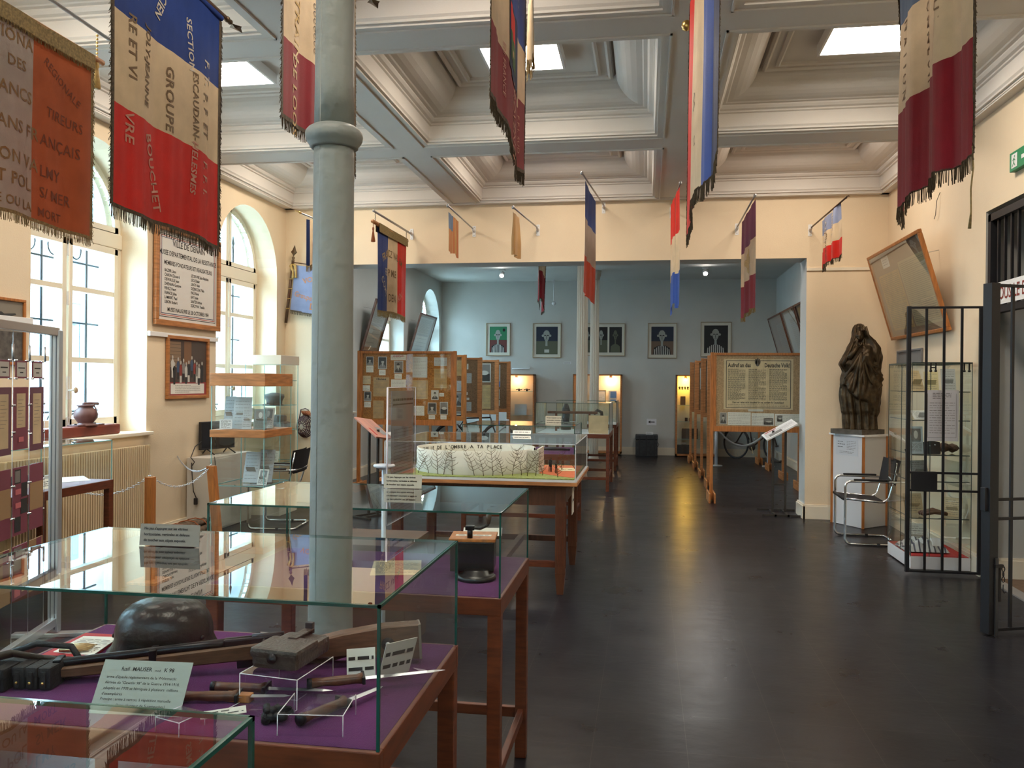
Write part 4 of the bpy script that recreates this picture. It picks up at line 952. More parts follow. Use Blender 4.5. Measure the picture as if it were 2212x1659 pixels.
riser('clear bent acrylic riser under the brown leather box', Matrix.Translation((-.930, 1.82, VZ)) @ Matrix.Rotation(-.12, 4, 'Z'), .15, .17, .068, .07)
riser('clear bent acrylic riser holding the knives, nearest the case corner', Matrix.Translation((-.765, 1.665, VZ)) @ Matrix.Rotation(.12, 4, 'Z'), .14, .12, .045, .0)
riser('small clear acrylic riser beside the caption card', Matrix.Translation((-1.03, 1.64, VZ)) @ Matrix.Rotation(-.3, 4, 'Z'), .07, .07, .03, .0)
t = thing('leather_box', 'brown leather cartridge box on the acrylic riser', 'box', (-.850, 1.93, VZ + .070), -.12)
BL = mat('brown_leather', (.045, .032, .026), .38, noise=.3, nscale=30, bump=.3, bscale=120)
b = MB(); b.box((-.060, -.085, 0), (.060, .085, .042), BL, bev=.013); b.build('body', t, world=False)
b = MB(); b.box((-.063, -.088, .026), (.063, .02, .050), BL, bev=.009); b.box((-.012, .0, .049), (.012, .088, .053), BL, bev=.002); b.build('flap', t, world=False)
b = MB(); b.box((-.010, .078, .04), (.010, .092, .068), BLACK, bev=.002); b.lathe([(.012, 0), (.013, .004), (.0, .006)], GUN, 14, Matrix.Translation((0, -.089, .03)) @ Matrix.Rotation(PI / 2, 4, 'X')); b.build('clasp', t, world=False)
# --- knives, tools
def bayonet(label, p, rz, L=.25, tilt=0):
    t = thing('bayonet', label, 'bayonet', p, rz, 'bayonets and knives'); T = Matrix.Rotation(tilt, 4, 'Y')
    b = MB(); b.tube([(0, 0, .013), (.03, 0, .014), (.06, 0, .013), (.11, 0, .013), (.125, 0, .014)], [.013, .010, .012, .011, .014], WOODD, 10, T); b.build('grip', t, world=False)
    b = MB(); b.box((.122, -.022, .004), (.130, .030, .022), GUN, T, bev=.002); b.lathe([(.013, 0), (.013, .012)], GUN, 12, T @ Matrix.Translation((-.008, 0, .013)) @ Matrix.Rotation(PI / 2, 4, 'Y')); b.build('guard', t, world=False)
    b = MB(); b.add([T @ Vector(v) for v in [(.13, -.010, .013), (.13, .010, .013), (.13 + L * .85, .008, .013), (.13 + L, 0, .013), (.13 + L * .85, -.008, .013), (.13, 0, .017), (.13 + L * .85, 0, .016), (.13, 0, .009), (.13 + L * .85, 0, .010)]],
        [(0, 5, 6, 4), (4, 6, 3), (5, 1, 2, 6), (6, 2, 3), (0, 4, 8, 7), (4, 3, 8), (7, 8, 2, 1), (8, 3, 2)], STEEL); b.build('blade', t, world=False)
bayonet('bayonet with a dark grip pointing at the right glass wall', (-.79, 1.90, VZ + .012), .42, .20, -.02)
bayonet('short knife with a round grip under the rifle butt', (-1.02, 1.87, VZ + .0), .10, .16)
bayonet('bayonet lying on the velvet beneath the acrylic riser', (-.735, 1.72, VZ + .002), 1.1, .12)
bayonet('thin blade lying beneath the rifle, left of the leather box', (-1.06, 1.80, VZ), .2, .12)
t = thing('cloth_bundle', 'small dark crumpled leather frog beside the front riser', 'strap', (-.80, 1.735, VZ), 0)
b = MB(); rnd = random.Random(4)
for k in range(9): b.tube([(rnd.uniform(-.03, .03), rnd.uniform(-.025, .025), rnd.uniform(.006, .03)) for _ in range(4)], rnd.uniform(.005, .009), LEATHER, 7)
b.build('strap', t, world=False)
for i, (pts, lab) in enumerate(((((-.955, 1.69, VZ + .010), (-.875, 1.745, VZ + .010), (-.962, 1.70, VZ + .022)), 'narrow white caption strip on the middle riser'), (((-.735, 2.0, VZ + .002), (-.67, 2.03, VZ + .002), (-.70, 2.03, VZ + .06)), 'small white caption leaning beside the bayonet'), (((-.66, 2.02, VZ + .002), (-.60, 2.09, VZ + .002), (-.60, 2.04, VZ + .085)), 'tall white caption leaning against the rifle butt'))):
    card_thing('caption_card', lab, 'caption card', pts, 'small captions in the front case', m=PAPER, lines_=[(.06, .94, .15, .85, 2, INK)])
t = thing('wooden_block', 'small orange wooden block behind the acrylic riser', 'block', (-.94, 1.83, VZ)); MB().box((-.03, -.012, 0), (.035, .012, .018), PINE, bev=.002).build('block', t, world=False)
t = thing('metal_bracket', 'small white metal angle bracket standing near the back glass', 'bracket', (-1.05, 2.19, VZ)); b = MB(); b.box((-.014, .01, 0), (.014, .013, .045), mat('pale_metal', (.5, .45, .45), .35, metal=.6)); b.box((-.014, -.02, .0), (.014, .012, .003), MATS['pale_metal']); b.build('plate', t, world=False)
MB().lathe([(.008, 0), (.008, .004)], GUN, 12, Matrix.Translation((0, .009, .028)) @ Matrix.Rotation(PI / 2, 4, 'X')).build('lens', t, world=False)
# --- crank device in the second case
t = thing('crank_device', 'black hand-cranked device with a wooden lid in the second glass case', 'crank device', (-.66, 3.17, VZ), .12)
DEV = mat('device_black', (.008, .008, .009), .35)
b = MB(); b.box((-.085, -.02, .02), (.085, .14, .135), DEV, bev=.004); b.build('body', t, world=False)
b = MB(); b.box((-.09, -.025, .135), (.09, .145, .148), PINE, bev=.003); b.build('lid', t, world=False)
b = MB(); lines(b, Matrix.Translation((0, 0, .1485)), -.06, .06, .045, .065, 2, INK, .002, .0003); b.box((-.07, .04, .148), (.07, .07, .1484), PAPER); b.build('label_plate', t, world=False)
b = MB(); b.tube([(-.01, 0, .148), (-.01, 0, .185)], .011, GUN, 10); b.box((-.028, -.012, .178), (.008, .012, .196), GUN, bev=.003)
b.tube([(-.01, 0, .188), (.03, -.01, .186), (.06, -.01, .20), (.062, -.01, .208)], .006, GUN, 8); b.tube([(.062, -.01, .205), (.062, -.01, .225), (.066, -.01, .262)], [.007, .011, .010], mat('crank_grip', (.10, .07, .05), .5), 10); b.build('crank', t, world=False)
b = MB(); b.lathe([(.075, 0), (.075, .012), (.068, .018), (.05, .02), (.045, .035)], DEV, 28, c=(.02, -.045, 0)); b.build('turned_base', t, world=False)
card_thing('caption_card', 'blank-looking white card standing behind the crank device', 'caption card', ((-.765, 3.47, VZ + .10), (-.60, 3.49, VZ + .10), (-.765, 3.52, VZ + .125)), m=PAPER)
card_thing('caption_card', 'aged document lying at the left in the second glass case', 'document', ((-1.05, 3.1, VZ + .001), (-.86, 3.15, VZ + .001), (-1.1, 3.35, VZ + .003)), m=PAPERO, lines_=[(.06, .94, .1, .9, 9, INKG)])
# --- brown chest standing behind the second case
t = thing('wooden_chest', 'plain brown wooden chest on the floor behind the second glass case', 'chest', (-1.62, 4.95, 0))
CH = mat('chest_brown', (.075, .04, .022), .5, noise=.2); b = MB(); b.box((-.30, -.25, 0), (.24, .25, .60), CH, bev=.005); b.build('body', t, world=False); MB().box((-.31, -.26, .60), (.25, .26, .64), CH, bev=.005).build('lid', t, world=False)

# ------------------------------------------------------------------ table with the ring model
t = thing('model_table', 'heavy dark table with fluted legs carrying the clear box over the ring model', 'table', (-1.26, 6.8, 0))
X0, X1, Y0, Y1, ZB = -2.02, -.505, 6.19, 7.46, .861
MB().box((X0, Y0, ZB - .028), (X1, Y1, ZB), mat('grey_board', (.33, .33, .35), .5), bev=.003).build('tabletop', t)
b = MB(); 
for (p, q) in (((X0 - .004, Y0 - .006), (X1 + .004, Y0)), ((X0 - .004, Y1), (X1 + .004, Y1 + .006)), ((X0 - .006, Y0), (X0, Y1)), ((X1, Y0), (X1 + .006, Y1))): b.box((p[0], p[1], ZB - .030), (q[0], q[1], ZB - .004), WOODL)
b.build('edge_strip', t)
b = MB(); b.box((X0 + .05, Y0 + .04, ZB - .052), (X1 - .05, Y1 - .04, ZB - .028), WOODD, bev=.004); b.box((X0 + .10, Y0 + .085, ZB - .19), (X1 - .13, Y0 + .105, ZB - .05), WOODD); b.box((X0 + .10, Y1 - .105, ZB - .19), (X1 - .13, Y1 - .085, ZB - .05), WOODD)
b.box((X0 + .09, Y0 + .09, ZB - .19), (X0 + .11, Y1 - .09, ZB - .05), WOODD); b.box((X1 - .12, Y0 + .09, ZB - .19), (X1 - .10, Y1 - .09, ZB - .05), WOODD); b.build('apron', t)
for x in (X0 + .11, X1 - .125):
    for y in (Y0 + .11, Y1 - .11):
        b = MB(); h = .038; b.box((x - h, y - h, .16), (x + h, y + h, ZB - .05), WOODD, bev=.005)
        for d in (-.018, 0, .018):
            for s_ in (-1, 1): b.box((x + d - .003, y + s_ * h - .003, .2), (x + d + .003, y + s_ * h + .003, ZB - .2), WOOD); b.box((x + s_ * h - .003, y + d - .003, .2), (x + s_ * h + .003, y + d + .003, ZB - .2), WOOD)
        q = .024; b.add([(x - h, y - h, .16), (x + h, y - h, .16), (x + h, y + h, .16), (x - h, y + h, .16), (x - q, y - q, 0), (x + q, y - q, 0), (x + q, y + q, 0), (x - q, y + q, 0)], [(0, 1, 5, 4), (1, 2, 6, 5), (2, 3, 7, 6), (3, 0, 4, 7), (4, 5, 6, 7)], WOODD)
        b.build('leg', t)
for y in (Y0 + .11, Y1 - .11): MB().box((X0 + .14, y - .014, .20), (X1 - .155, y + .014, .25), WOOD if y < 6.8 else WOODD, bev=.004).build('stretcher', t)
MB().box((-1.11, Y0 + .12, .20), (-1.06, Y1 - .12, .25), WOODD, bev=.004).build('stretcher', t)
AX = mat('perspex_edge', (.62, .66, .70), .25)
t2 = thing('clear_cover', 'large clear perspex box over the ring-shaped model', 'cover', (-1.26, 6.8, ZB))
glass_box(t2, X0 + .03, X1 - .01, Y0 + .02, Y1 - .03, ZB + .001, 1.143, .007, AX, 'pane')
mt = thing('scale_model', 'architectural model of a round memorial wall with bare trees under the clear box', 'model', (-1.4, 6.85, ZB))
MW = mat('model_white', (.66, .62, .55), .7); MG = mat('model_grass', (.27, .30, .09), .95, noise=.3, nscale=60); MR = mat('model_path', (.55, .13, .05), .9, noise=.15, nscale=40)
MB().box((X0 + .10, Y0 + .14, ZB + .001), (X1 - .03, Y1 - .06, ZB + .008), MG).build('grass_base', mt)
MB().prism([(-.96, 7.36), (-.90, 6.90), (-.86, 6.70), (-.72, 6.55), (-.545, 6.40), (-.545, 7.36)], (ZB + .008, ZB + .010), MR).build('path', mt)
b = MB(); cx_, cy_, R_, th_ = -1.41, 6.90, .50, .012; n = 72; vs = []; a0, a1 = .02 + .02, 2 * PI - .22
for i in range(n + 1):
    a = a0 + (a1 - a0) * i / n
    for r in (R_, R_ - th_):
        for z in (ZB + .008, ZB + .195): vs.append((cx_ + r * math.cos(a), cy_ + r * math.sin(a) * .98, z))
fs = []
for i in range(n):
    k = 4 * i; fs += [(k, k + 4, k + 5, k + 1), (k + 2, k + 3, k + 7, k + 6), (k + 1, k + 5, k + 7, k + 3)]
b.add(vs, fs, MW, True); b.box((-.945, 6.70, ZB + .008), (-.845, 6.715, ZB + .19), MW); b.box((-.86, 6.62, ZB + .008), (-.845, 6.98, ZB + .205), MW); b.build('ring_wall', mt)
b = MB()
for i, chs in enumerate("L'OUBLIE DE L'OMBRE A TA PLACE"):
    if chs == ' ': continue
    a = PI * .985 - i * .062; p = Vector((cx_ + (R_ - th_ - .002) * math.cos(a), cy_ + (R_ - th_ - .002) * math.sin(a) * .98, ZB + .145)); T = frame_T(p, (math.sin(a), -math.cos(a), 0), (0, 0, 1))
    put_text(b, chs, .042, INK, T, 0, 0, 'CENTER', .02, z=.001)
b.build('inscription', mt)
TW = mat('wire_twig', (.10, .065, .03), .7)
def twig(x, y, h, sd, lean=0):
    r = random.Random(sd); b = MB(); segs = 7; pts = []; x0 = 0; y0_ = 0
    for k in range(segs + 1): pts.append(Vector((x + lean * (k / segs) ** 1.5 + r.uniform(-.003, .003), y + r.uniform(-.003, .003), ZB + .008 + h * k / segs)))
    b.tube(pts, [.0030 * (1 - .7 * k / segs) for k in range(segs + 1)], TW, 5)
    for k in range(1, segs):
        for s_ in (-1, 1):
            p = pts[k] + (pts[k + 1] - pts[k]) * r.random() * .6; L = h * r.uniform(.28, .5) * (1.2 - k / segs * .6); up_ = r.uniform(.3, 1.15); dy = r.uniform(-.4, .4)
            b.tube([p, p + Vector((s_ * L * .45, dy * L * .3, L * .35 * up_)), p + Vector((s_ * L * .7, dy * L * .6, L * .95 * up_))], [.0017, .0013, .0007], TW, 4)
    return b.build('tree', mt)
for i, (x, y, h) in enumerate(((-1.866, 6.58, .14), (-1.80, 6.50, .13), (-1.714, 6.475, .17), (-1.625, 6.43, .18), (-1.572, 6.42, .16), (-1.50, 6.41, .19), (-1.32, 6.39, .19), (-1.244, 6.375, .17), (-1.175, 6.40, .19), (-1.10, 6.42, .13), (-1.03, 6.46, .20), (-.963, 6.50, .19), (-.915, 6.46, .16), (-.85, 6.50, .17), (-.80, 6.53, .13), (-.668, 6.43, .12), (-.70, 6.99, .13), (-.60, 7.1, .10))):
    twig(x, y, h * 1.12, i + 3, random.uniform(-.09, .09))
for (x, y, h) in ((-.777, 6.81, .10), (-.714, 6.72, .095), (-.782, 6.96, .10), (-.765, 6.80, .09)):
    b = MB(); z0 = ZB + .010
    b.tube([(x - .004, y, z0), (x - .005, y, z0 + h * .45)], .0035, IRON, 6); b.tube([(x + .006, y, z0), (x + .004, y, z0 + h * .45)], .0035, IRON, 6)
    b.tube([(x, y, z0 + h * .42), (x, y, z0 + h * .65), (x, y, z0 + h * .82), (x, y, z0 + h * .86)], [.007, .008, .009, .003], IRON, 8); b.lathe([(0, -.006), (.005, -.003), (.005, .003), (0, .006)], IRON, 8, Matrix.Translation((x, y, z0 + h * .93)))
    b.build('figurine', mt)
card_thing('caption_card', 'cream caption card on the orange ground of the ring model', 'caption card', ((-.688, 6.87, ZB + .012), (-.56, 6.90, ZB + .012), (-.69, 7.09, ZB + .014)), m=mat('cream_card', (.70, .60, .38), .7), lines_=[(.2, .4, .3, .7, 1, INK), (.55, .9, .3, .7, 1, INK)])
for i, (p, lab) in enumerate((((-1.96, 6.35, 1.150), 'small white notice lying on the clear box, left end'), ((-1.15, 7.2, 1.150), 'small printed strip lying on the clear box, far edge'))):
    card_thing('notice_strip', lab, 'notice', (p, Vector(p) + Vector((.05 if i == 0 else .16, .06 if i == 0 else 0, 0)), Vector(p) + Vector((0, .12 if i == 0 else .04, .03))), m=PAPER, lines_=[(.08, .92, .25, .75, 1, INK)])
arr = thing('paper_sign', 'white sheet with a black arrow taped to the model table side', 'sign', (X1 - .10, 7.0, .6))
b = MB(); b.box((X1 - .098, 6.93, .50), (X1 - .096, 7.13, .72), PAPER); b.build('sheet', arr)
b = MB(); b.add([(X1 - .095, 6.97, .61), (X1 - .095, 7.02, .65), (X1 - .095, 7.02, .57), (X1 - .095, 7.02, .62), (X1 - .095, 7.10, .62), (X1 - .095, 7.10, .60), (X1 - .095, 7.02, .60)], [(0, 1, 2), (3, 4, 5, 6)], INK); b.build('arrow', arr)
# long brown tool and black objects in the tall case
t = thing('long_tool', 'long brown wooden bar lying in the taller glass case', 'tool', (-1.1, 13.0, .85)); b = MB(); b.box((-.42, -.03, .27), (.36, .03, .31), WOODD, bev=.01); b.build('bar', t, world=False)
b = MB(); b.tube([(.30, 0, .27), (.36, 0, .33), (.42, 0, .30), (.43, 0, .2)], .025, BLACK, 8); b.build('hook', t, world=False); b = MB(); b.box((-.3, -.02, 0), (-.27, .02, .27), WOOD); b.box((.22, -.02, 0), (.25, .02, .27), WOOD); b.build('stand', t, world=False)
t = thing('black_gear', 'small black metal part behind the long tool in the tall case', 'metal part', (-1.27, 13.4, .848)); b = MB(); b.lathe([(.08, 0), (.09, .1), (.05, .14), (.07, .3), (.03, .42)], BLACK, 9); b.build('body', t, world=False)
for i, x in enumerate((-.62,)):
    t = thing('panel_card', 'plain pale card standing inside the tall glass case by the aisle', 'card', (-.70, 12.45, .848)); MB().box((-.14, 0, 0), (.15, .006, .27), PAPERO).build('card', t, world=False)
# purple-lined items in the case behind the model
for i, (x, y, L) in enumerate(((-1.3, 9.0, .3), (-1.0, 9.2, .35), (-1.55, 9.1, .25))):
    t = thing('metal_tool', ('dark metal tool lying left of centre on the purple lining', 'dark metal tool lying nearest the aisle on the purple lining', 'dark metal tool lying farthest left on the purple lining')[i], 'tool', (x, y, .848), .3 - .3 * i, 'tools in the case behind the model'); MB().tube([(-L / 2, 0, .015), (0, .01, .02), (L / 2, 0, .015)], [.012, .018, .010], IRON, 8).build('shaft', t, world=False)
# ================================================================== left side of the near room
GREYP = mat('photo_grey', (.22, .21, .20), .6); DARKP = mat('photo_dark', (.03, .03, .032), .6); LITP = mat('photo_light', (.55, .54, .50), .6); SKIN = mat('photo_face', (.46, .44, .40), .6)
def ell(mb, T, x, y, rx, ry, m, z=.0018, n=16): mb.add([T @ Vector((x + rx * math.cos(2 * PI * k / n), y + ry * math.sin(2 * PI * k / n), z)) for k in range(n)], [tuple(range(n))], m)
def rect(mb, T, x0, y0, x1, y1, m, z=.001): mb.quad([(x0, y0, z), (x1, y0, z), (x1, y1, z), (x0, y1, z)], m, T)
def portrait(mb, T, x0, y0, x1, y1, bg=None, hair=True, kind=0):
    w, h = x1 - x0, y1 - y0; rect(mb, T, x0, y0, x1, y1, LITP, .001); b = min(w, h) * .07
    rect(mb, T, x0 + b, y0 + b, x1 - b, y1 - b, bg or DARKP, .0014); cx = x0 + w * (.5 + .04 * (kind % 3 - 1))
    if kind == 5:   # a landscape view
        rect(mb, T, x0 + b, y0 + h * .45, x1 - b, y1 - b, GREYP, .0018); ell(mb, T, cx, y0 + h * .5, w * .3, h * .12, LITP, .0022); return
    sh = mat('photo_suit', (.06, .06, .06), .6) if (bg and bg != DARKP) else GREYP
    mb.add([T @ Vector((x0 + w * a, y0 + h * c, .0018)) for a, c in ((.12, .07), (.14, .25), (.30, .36), (.42, .42), (.58, .42), (.70, .36), (.86, .25), (.88, .07))], [tuple(range(8))], sh)
    mb.add([T @ Vector((cx + w * a, y0 + h * c, .0021)) for a, c in ((-.07, .42), (.07, .42), (.0, .18))], [(0, 1, 2)], LITP)
    ell(mb, T, cx, y0 + h * .60, w * .155, h * .20, SKIN, .0024)
    if hair: mb.add([T @ Vector((cx + w * .165 * math.cos(a), y0 + h * (.64 + .175 * math.sin(a)), .0027)) for a in [PI * k / 8 for k in range(9)]], [tuple(range(9))], DARKP)
    for s in (-1, 1): ell(mb, T, cx + s * w * .06, y0 + h * .61, w * .022, h * .012, DARKP, .003, 6)
    rect(mb, T, cx - w * .05, y0 + h * .49, cx + w * .05, y0 + h * .505, DARKP, .003)
def wall_T(x, y, z, nx=1):      # text plane on a wall facing +X (nx=1): local x runs along -Y? so that it reads from the room
    return frame_T((x, y, z), (0, 1, 0), (0, 0, 1)) if nx > 0 else frame_T((x, y, z), (0, -1, 0), (0, 0, 1))
def frame_mb(T, w, h, fw, d, m):
    b = MB()
    for (a, c, e, f) in ((0, 0, w, fw), (0, h - fw, w, h), (0, fw, fw, h - fw), (w - fw, fw, w, h - fw)): b.box((a, c, 0), (e, f, d), m, T, bev=min(fw, d) * .2)
    return b
# founders' plaque
P0 = LX + .005
t = thing('framed_plaque', 'large wooden framed founders plaque on the wall between the arched windows', 'plaque', (P0, 7.40, 2.13)); T = wall_T(P0 + .012, 7.395, 2.135); w, h = 1.235, .99
T.translation.x += 0
frame_mb(T, w, h, .055, .035, WOODL).build('frame', t)
b = MB(); b.box((.04, .04, 0), (w - .04, h - .04, .012), mat('plaque_white', (.66, .64, .60), .5), T); b.build('panel', t)
Tp = T @ Matrix.Translation((0, 0, .012)); b = MB()
for (k, m) in ((.085, INK), (.102, REDINK), (.118, mat('blue_ink', (.02, .03, .12), .6))):
    for (a, c, e, f) in ((k, k, w - k, k + .006), (k, h - k - .006, w - k, h - k), (k, k, k + .006, h - k), (w - k - .006, k, w - k, h - k)): rect(b, Tp, a, c, e, f, m)
b.build('border_lines', t)
b = MB(); cx_ = w / 2
put_text(b, 'VILLE DE DENAIN', .085, INK, Tp, cx_, .80, 'CENTER', .014, sx=.92); put_text(b, 'MUSEE DEPARTEMENTAL DE LA RESISTANCE', .068, INK, Tp, cx_, .70, 'CENTER', .014, sx=.80); put_text(b, 'MEMBRES FONDATEURS ET REALISATEURS', .06, INK, Tp, cx_, .605, 'CENTER', .014, sx=.80)
for i, s in enumerate(('BAZIER Léon', 'CARON Edouard', 'DEWAULLE Jean', 'DHENAIN Gustave', 'FIEVEZ Henri', 'FRANCE Jules', 'LAMBERT Paul', 'LEBON Robert')): put_text(b, s, .042, INK, Tp, .17, .535 - .0445 * i, 'LEFT', .016, sx=.88)
for i, s in enumerate(('LECŒUVRE Jean-Baptiste', 'LECU Didier', 'LEROY Alain', 'OLEJNICZAK Félix', 'PAUL René', 'RAY Emile', 'SANTER Arthur', 'ZGRZYWA Thadée')): put_text(b, s, .042, INK, Tp, .65, .535 - .0445 * i, 'LEFT', .016, sx=.80)
put_text(b, 'MUSEE INAUGURE LE 28 OCTOBRE 1984', .055, INK, Tp, cx_, .145, 'CENTER', .016, sx=.80); b.build('lettering', t)
# group photograph
t = thing('framed_photo', 'framed colour group photograph below the founders plaque', 'framed photograph', (P0, 7.63, 1.40)); T = wall_T(P0, 7.63, 1.405); w, h = .80, .64
frame_mb(T, w, h, .035, .03, WOODL).build('frame', t)
b = MB(); b.box((.03, .03, 0), (w - .03, h - .03, .010), mat('mount_red', (.30, .05, .05), .6), T); Tp = T @ Matrix.Translation((0, 0, .010))
rect(b, Tp, .04, .17, w - .04, h - .04, mat('photo_brown', (.075, .05, .04), .5), .001); rect(b, Tp, .06, .32, .26, h - .06, mat('photo_house', (.24, .16, .10), .5), .0015); rect(b, Tp, .32, .36, .46, h - .05, mat('photo_door', (.20, .10, .05), .5), .0016)
for k in range(7): rect(b, Tp, .06, .34 + k * .035, .26, .343 + k * .035, DARKP, .0018)
r = random.Random(2)
for k in range(12):
    x = .10 + .052 * k + r.uniform(-.01, .01); y = .30 + r.uniform(-.02, .06); c = [LITP, DARKP, mat('photo_blue', (.05, .08, .14), .5), mat('photo_red', (.25, .04, .03), .5), GREYP][k % 5]
    b.add([Tp @ Vector((x + a, y + q, .002)) for a, q in ((-.022, -.07), (-.028, .02), (-.01, .045), (.01, .045), (.028, .02), (.022, -.07))], [tuple(range(6))], c); rect(b, Tp, x - .018, y - .14, x + .018, y - .07, DARKP if k % 3 else LITP, .0019)
    ell(b, Tp, x, y + .065, .014, .02, SKIN, .0025, 10)
rect(b, Tp, .08, .05, w - .08, .155, PAPER, .001); lines(b, Tp, .16, w - .16, .06, .145, 5, INKG, .0022, .0015); b.build('photograph', t)
# airplane picture
t = thing('framed_photo', 'framed picture of an aeroplane at the far left, behind the pocket stand', 'framed photograph', (P0, 5.0, 1.70)); T = wall_T(P0, 4.62, 1.70); w, h = 1.10, .50
frame_mb(T, w, h, .022, .022, PINE).build('frame', t); b = MB(); b.box((.02, .02, 0), (w - .02, h - .02, .008), mat('photo_sky', (.23, .20, .16), .6), T); Tp = T @ Matrix.Translation((0, 0, .008))
rect(b, Tp, .02, .02, w - .02, .25, mat('photo_field', (.10, .09, .08), .6, noise=.5, nscale=20), .001)
b.add([Tp @ Vector((x + .86, y + .36, .002)) for x, y in ((-.20, .0), (-.05, .02), (0, .035), (.03, .02), (.14, .03), (.15, .02), (.04, -.01), (.02, -.06), (-.02, -.06), (-.03, -.01))], [tuple(range(10))], DARKP); b.build('picture', t)
# press on its beam, on the sill
t = thing('wooden_beam', 'red painted wooden beam lying on the nearest window sill', 'beam', (-4.80, 6.45, 1.104)); MB().box((-4.86, 5.96, 1.105), (-4.74, 6.96, 1.195), mat('oxide_red_wood', (.17, .035, .02), .5, noise=.25, nscale=6), bev=.015).build('beam', t)
t = thing('iron_pot', 'squat brown cast-iron apparatus with a side handle on the red beam', 'apparatus', (-4.80, 6.56, 1.195)); PB = mat('pot_brown', (.14, .06, .055), .45, noise=.2)
b = MB(); b.lathe([(.10, 0), (.10, .01), (.06, .02), (.065, .03), (.095, .07), (.098, .10), (.085, .135), (.06, .155), (.06, .165), (.072, .168), (.072, .18), (0, .185)], PB, 22, c=(0, 0, 0)); b.build('body', t, world=False)
b = MB(); b.box((-.055, -.17, 0), (.055, .18, .012), PB, bev=.004); 
for q in (-.13, .12): b.lathe([(.012, .012), (.012, .022)], IRON, 6, c=(0, q, 0))
b.build('foot_plate', t, world=False); b = MB(); b.tube([(0, -.03, .188), (0, .06, .19), (0, .16, .186)], [.014, .013, .014], PB, 10); b.tube([(.05, .02, .185), (.075, .03, .15), (.095, .0, .10)], .006, PB, 6); b.build('handle', t, world=False)
# ribbed radiator cover
t = thing('radiator', 'cream ribbed panel radiator under the arched window', 'radiator', (-4.6, 6.4, .12)); RM = mat('radiator_cream', (.66, .52, .33), .45); RD = mat('radiator_gap', (.30, .21, .11), .6)
b = MB(); b.box((-4.70, 5.45, .16), (-4.635, 7.25, .98), RM, bev=.01); b.build('body', t)
b = MB(); y = 5.47
while y < 7.23: b.box((-4.64, y, .16), (-4.605, y + .017, .985), RM, bev=.004); b.box((-4.64, y + .017, .17), (-4.632, y + .031, .97), RD); y += .031
b.build('ribs', t); b = MB(); b.tube([(-4.62, 7.27, .3), (-4.66, 7.33, .3), (-4.66, 7.33, .0)], .012, CREAM, 8); b.tube([(-4.66, 5.5, .16), (-4.66, 5.5, 0)], .012, CREAM, 8); b.build('pipe', t)
t = thing('display_case', 'glass table case against the left wall in front of the ribbed radiator', 'display case', (-4.25, 4.8, 0), 0, 'glass table display cases')
table(t, -4.56, -3.95, 3.9, 5.72, lining=mat('lilac_cloth', (.42, .38, .48), .9)); glass_box(t, -4.55, -3.96, 3.91, 5.71, .847, 1.145, em=EDGEL)
card_thing('caption_card', 'open white booklet in the glass case by the radiator', 'booklet', ((-4.30, 5.25, .85), (-4.05, 5.60, .85), (-4.42, 5.35, .87)), m=WHITE); card_thing('caption_card', 'small standing caption in the glass case by the radiator', 'caption card', ((-4.02, 4.95, .85), (-4.02, 5.2, .85), (-4.07, 4.95, .91)), m=PAPER, lines_=[(.1, .9, .2, .8, 3, INK)])
t = thing('gun_part', 'dark cylindrical metal part in the glass case by the radiator', 'metal part', (-4.25, 5.15, .848)); MB().tube([(-.08, -.1, .04), (.06, .12, .05)], .035, IRON, 12).build('tube', t, world=False); b = MB(); b.box((.0, .15, .02), (.03, .42, .05), PAPERG, Matrix.Rotation(.2, 4, 'Z'), bev=.004); b.build('bar', t, world=False)

# hanging pocket stand of aluminium
t = thing('pocket_stand', 'tall aluminium stand strung with plastic pockets at the far left', 'display stand', (-3.60, 4.65, 0)); AL = mat('aluminium_bright', (.60, .64, .70), .3, metal=.7)
PA, PB_ = Vector((-3.615, 4.66, 0)), Vector((-3.16, 3.10, 0)); dv = (PB_ - PA).normalized(); nv_ = Vector((-dv.y, dv.x, 0))
for P_ in (PA, PB_):
    T = frame_T(P_, dv, nv_); b = MB(); b.box((-.03, -.03, .03), (.03, .03, 1.90), AL, T, bev=.006)
    for s_ in (-1, 1): b.box((-.032, s_ * .012 - .003, .05), (.032, s_ * .012 + .003, 1.88), mat('alu_groove', (.15, .17, .2), .5, metal=.5), T)
    b.build('post', t); b = MB(); b.box((-.03, -.24, 0), (.03, .24, .028), AL, T, bev=.006); b.build('foot', t)
L_ = (PB_ - PA).length; T = frame_T(PA, dv, nv_)
for z_, n_ in ((1.865, 'top_rail'), (.07, 'bottom_rail')): MB().box((0, -.022, z_), (L_, .022, z_ + .05), mat('rail_beige', (.42, .38, .34), .45) if z_ > 1 else AL, T, bev=.005).build(n_, t)
PKM = mat('pocket_mauve', (.22, .055, .085), .5); PKL = mat('pink_slip', (.60, .16, .18), .6); KR = mat('kraft_paper', (.36, .22, .11), .7); PKD = mat('pocket_purple', (.16, .06, .09), .5)
wires = [.16 + .205 * k for k in range(8)]
b = MB()
for x in wires: b.tube([T @ Vector((x, 0, .11)), T @ Vector((x, 0, 1.87))], .0015, STEEL, 5); b.tube([T @ Vector((x, 0, 1.70)), T @ Vector((x, 0, 1.79))], .006, STEEL, 8)
b.build('cable', t)
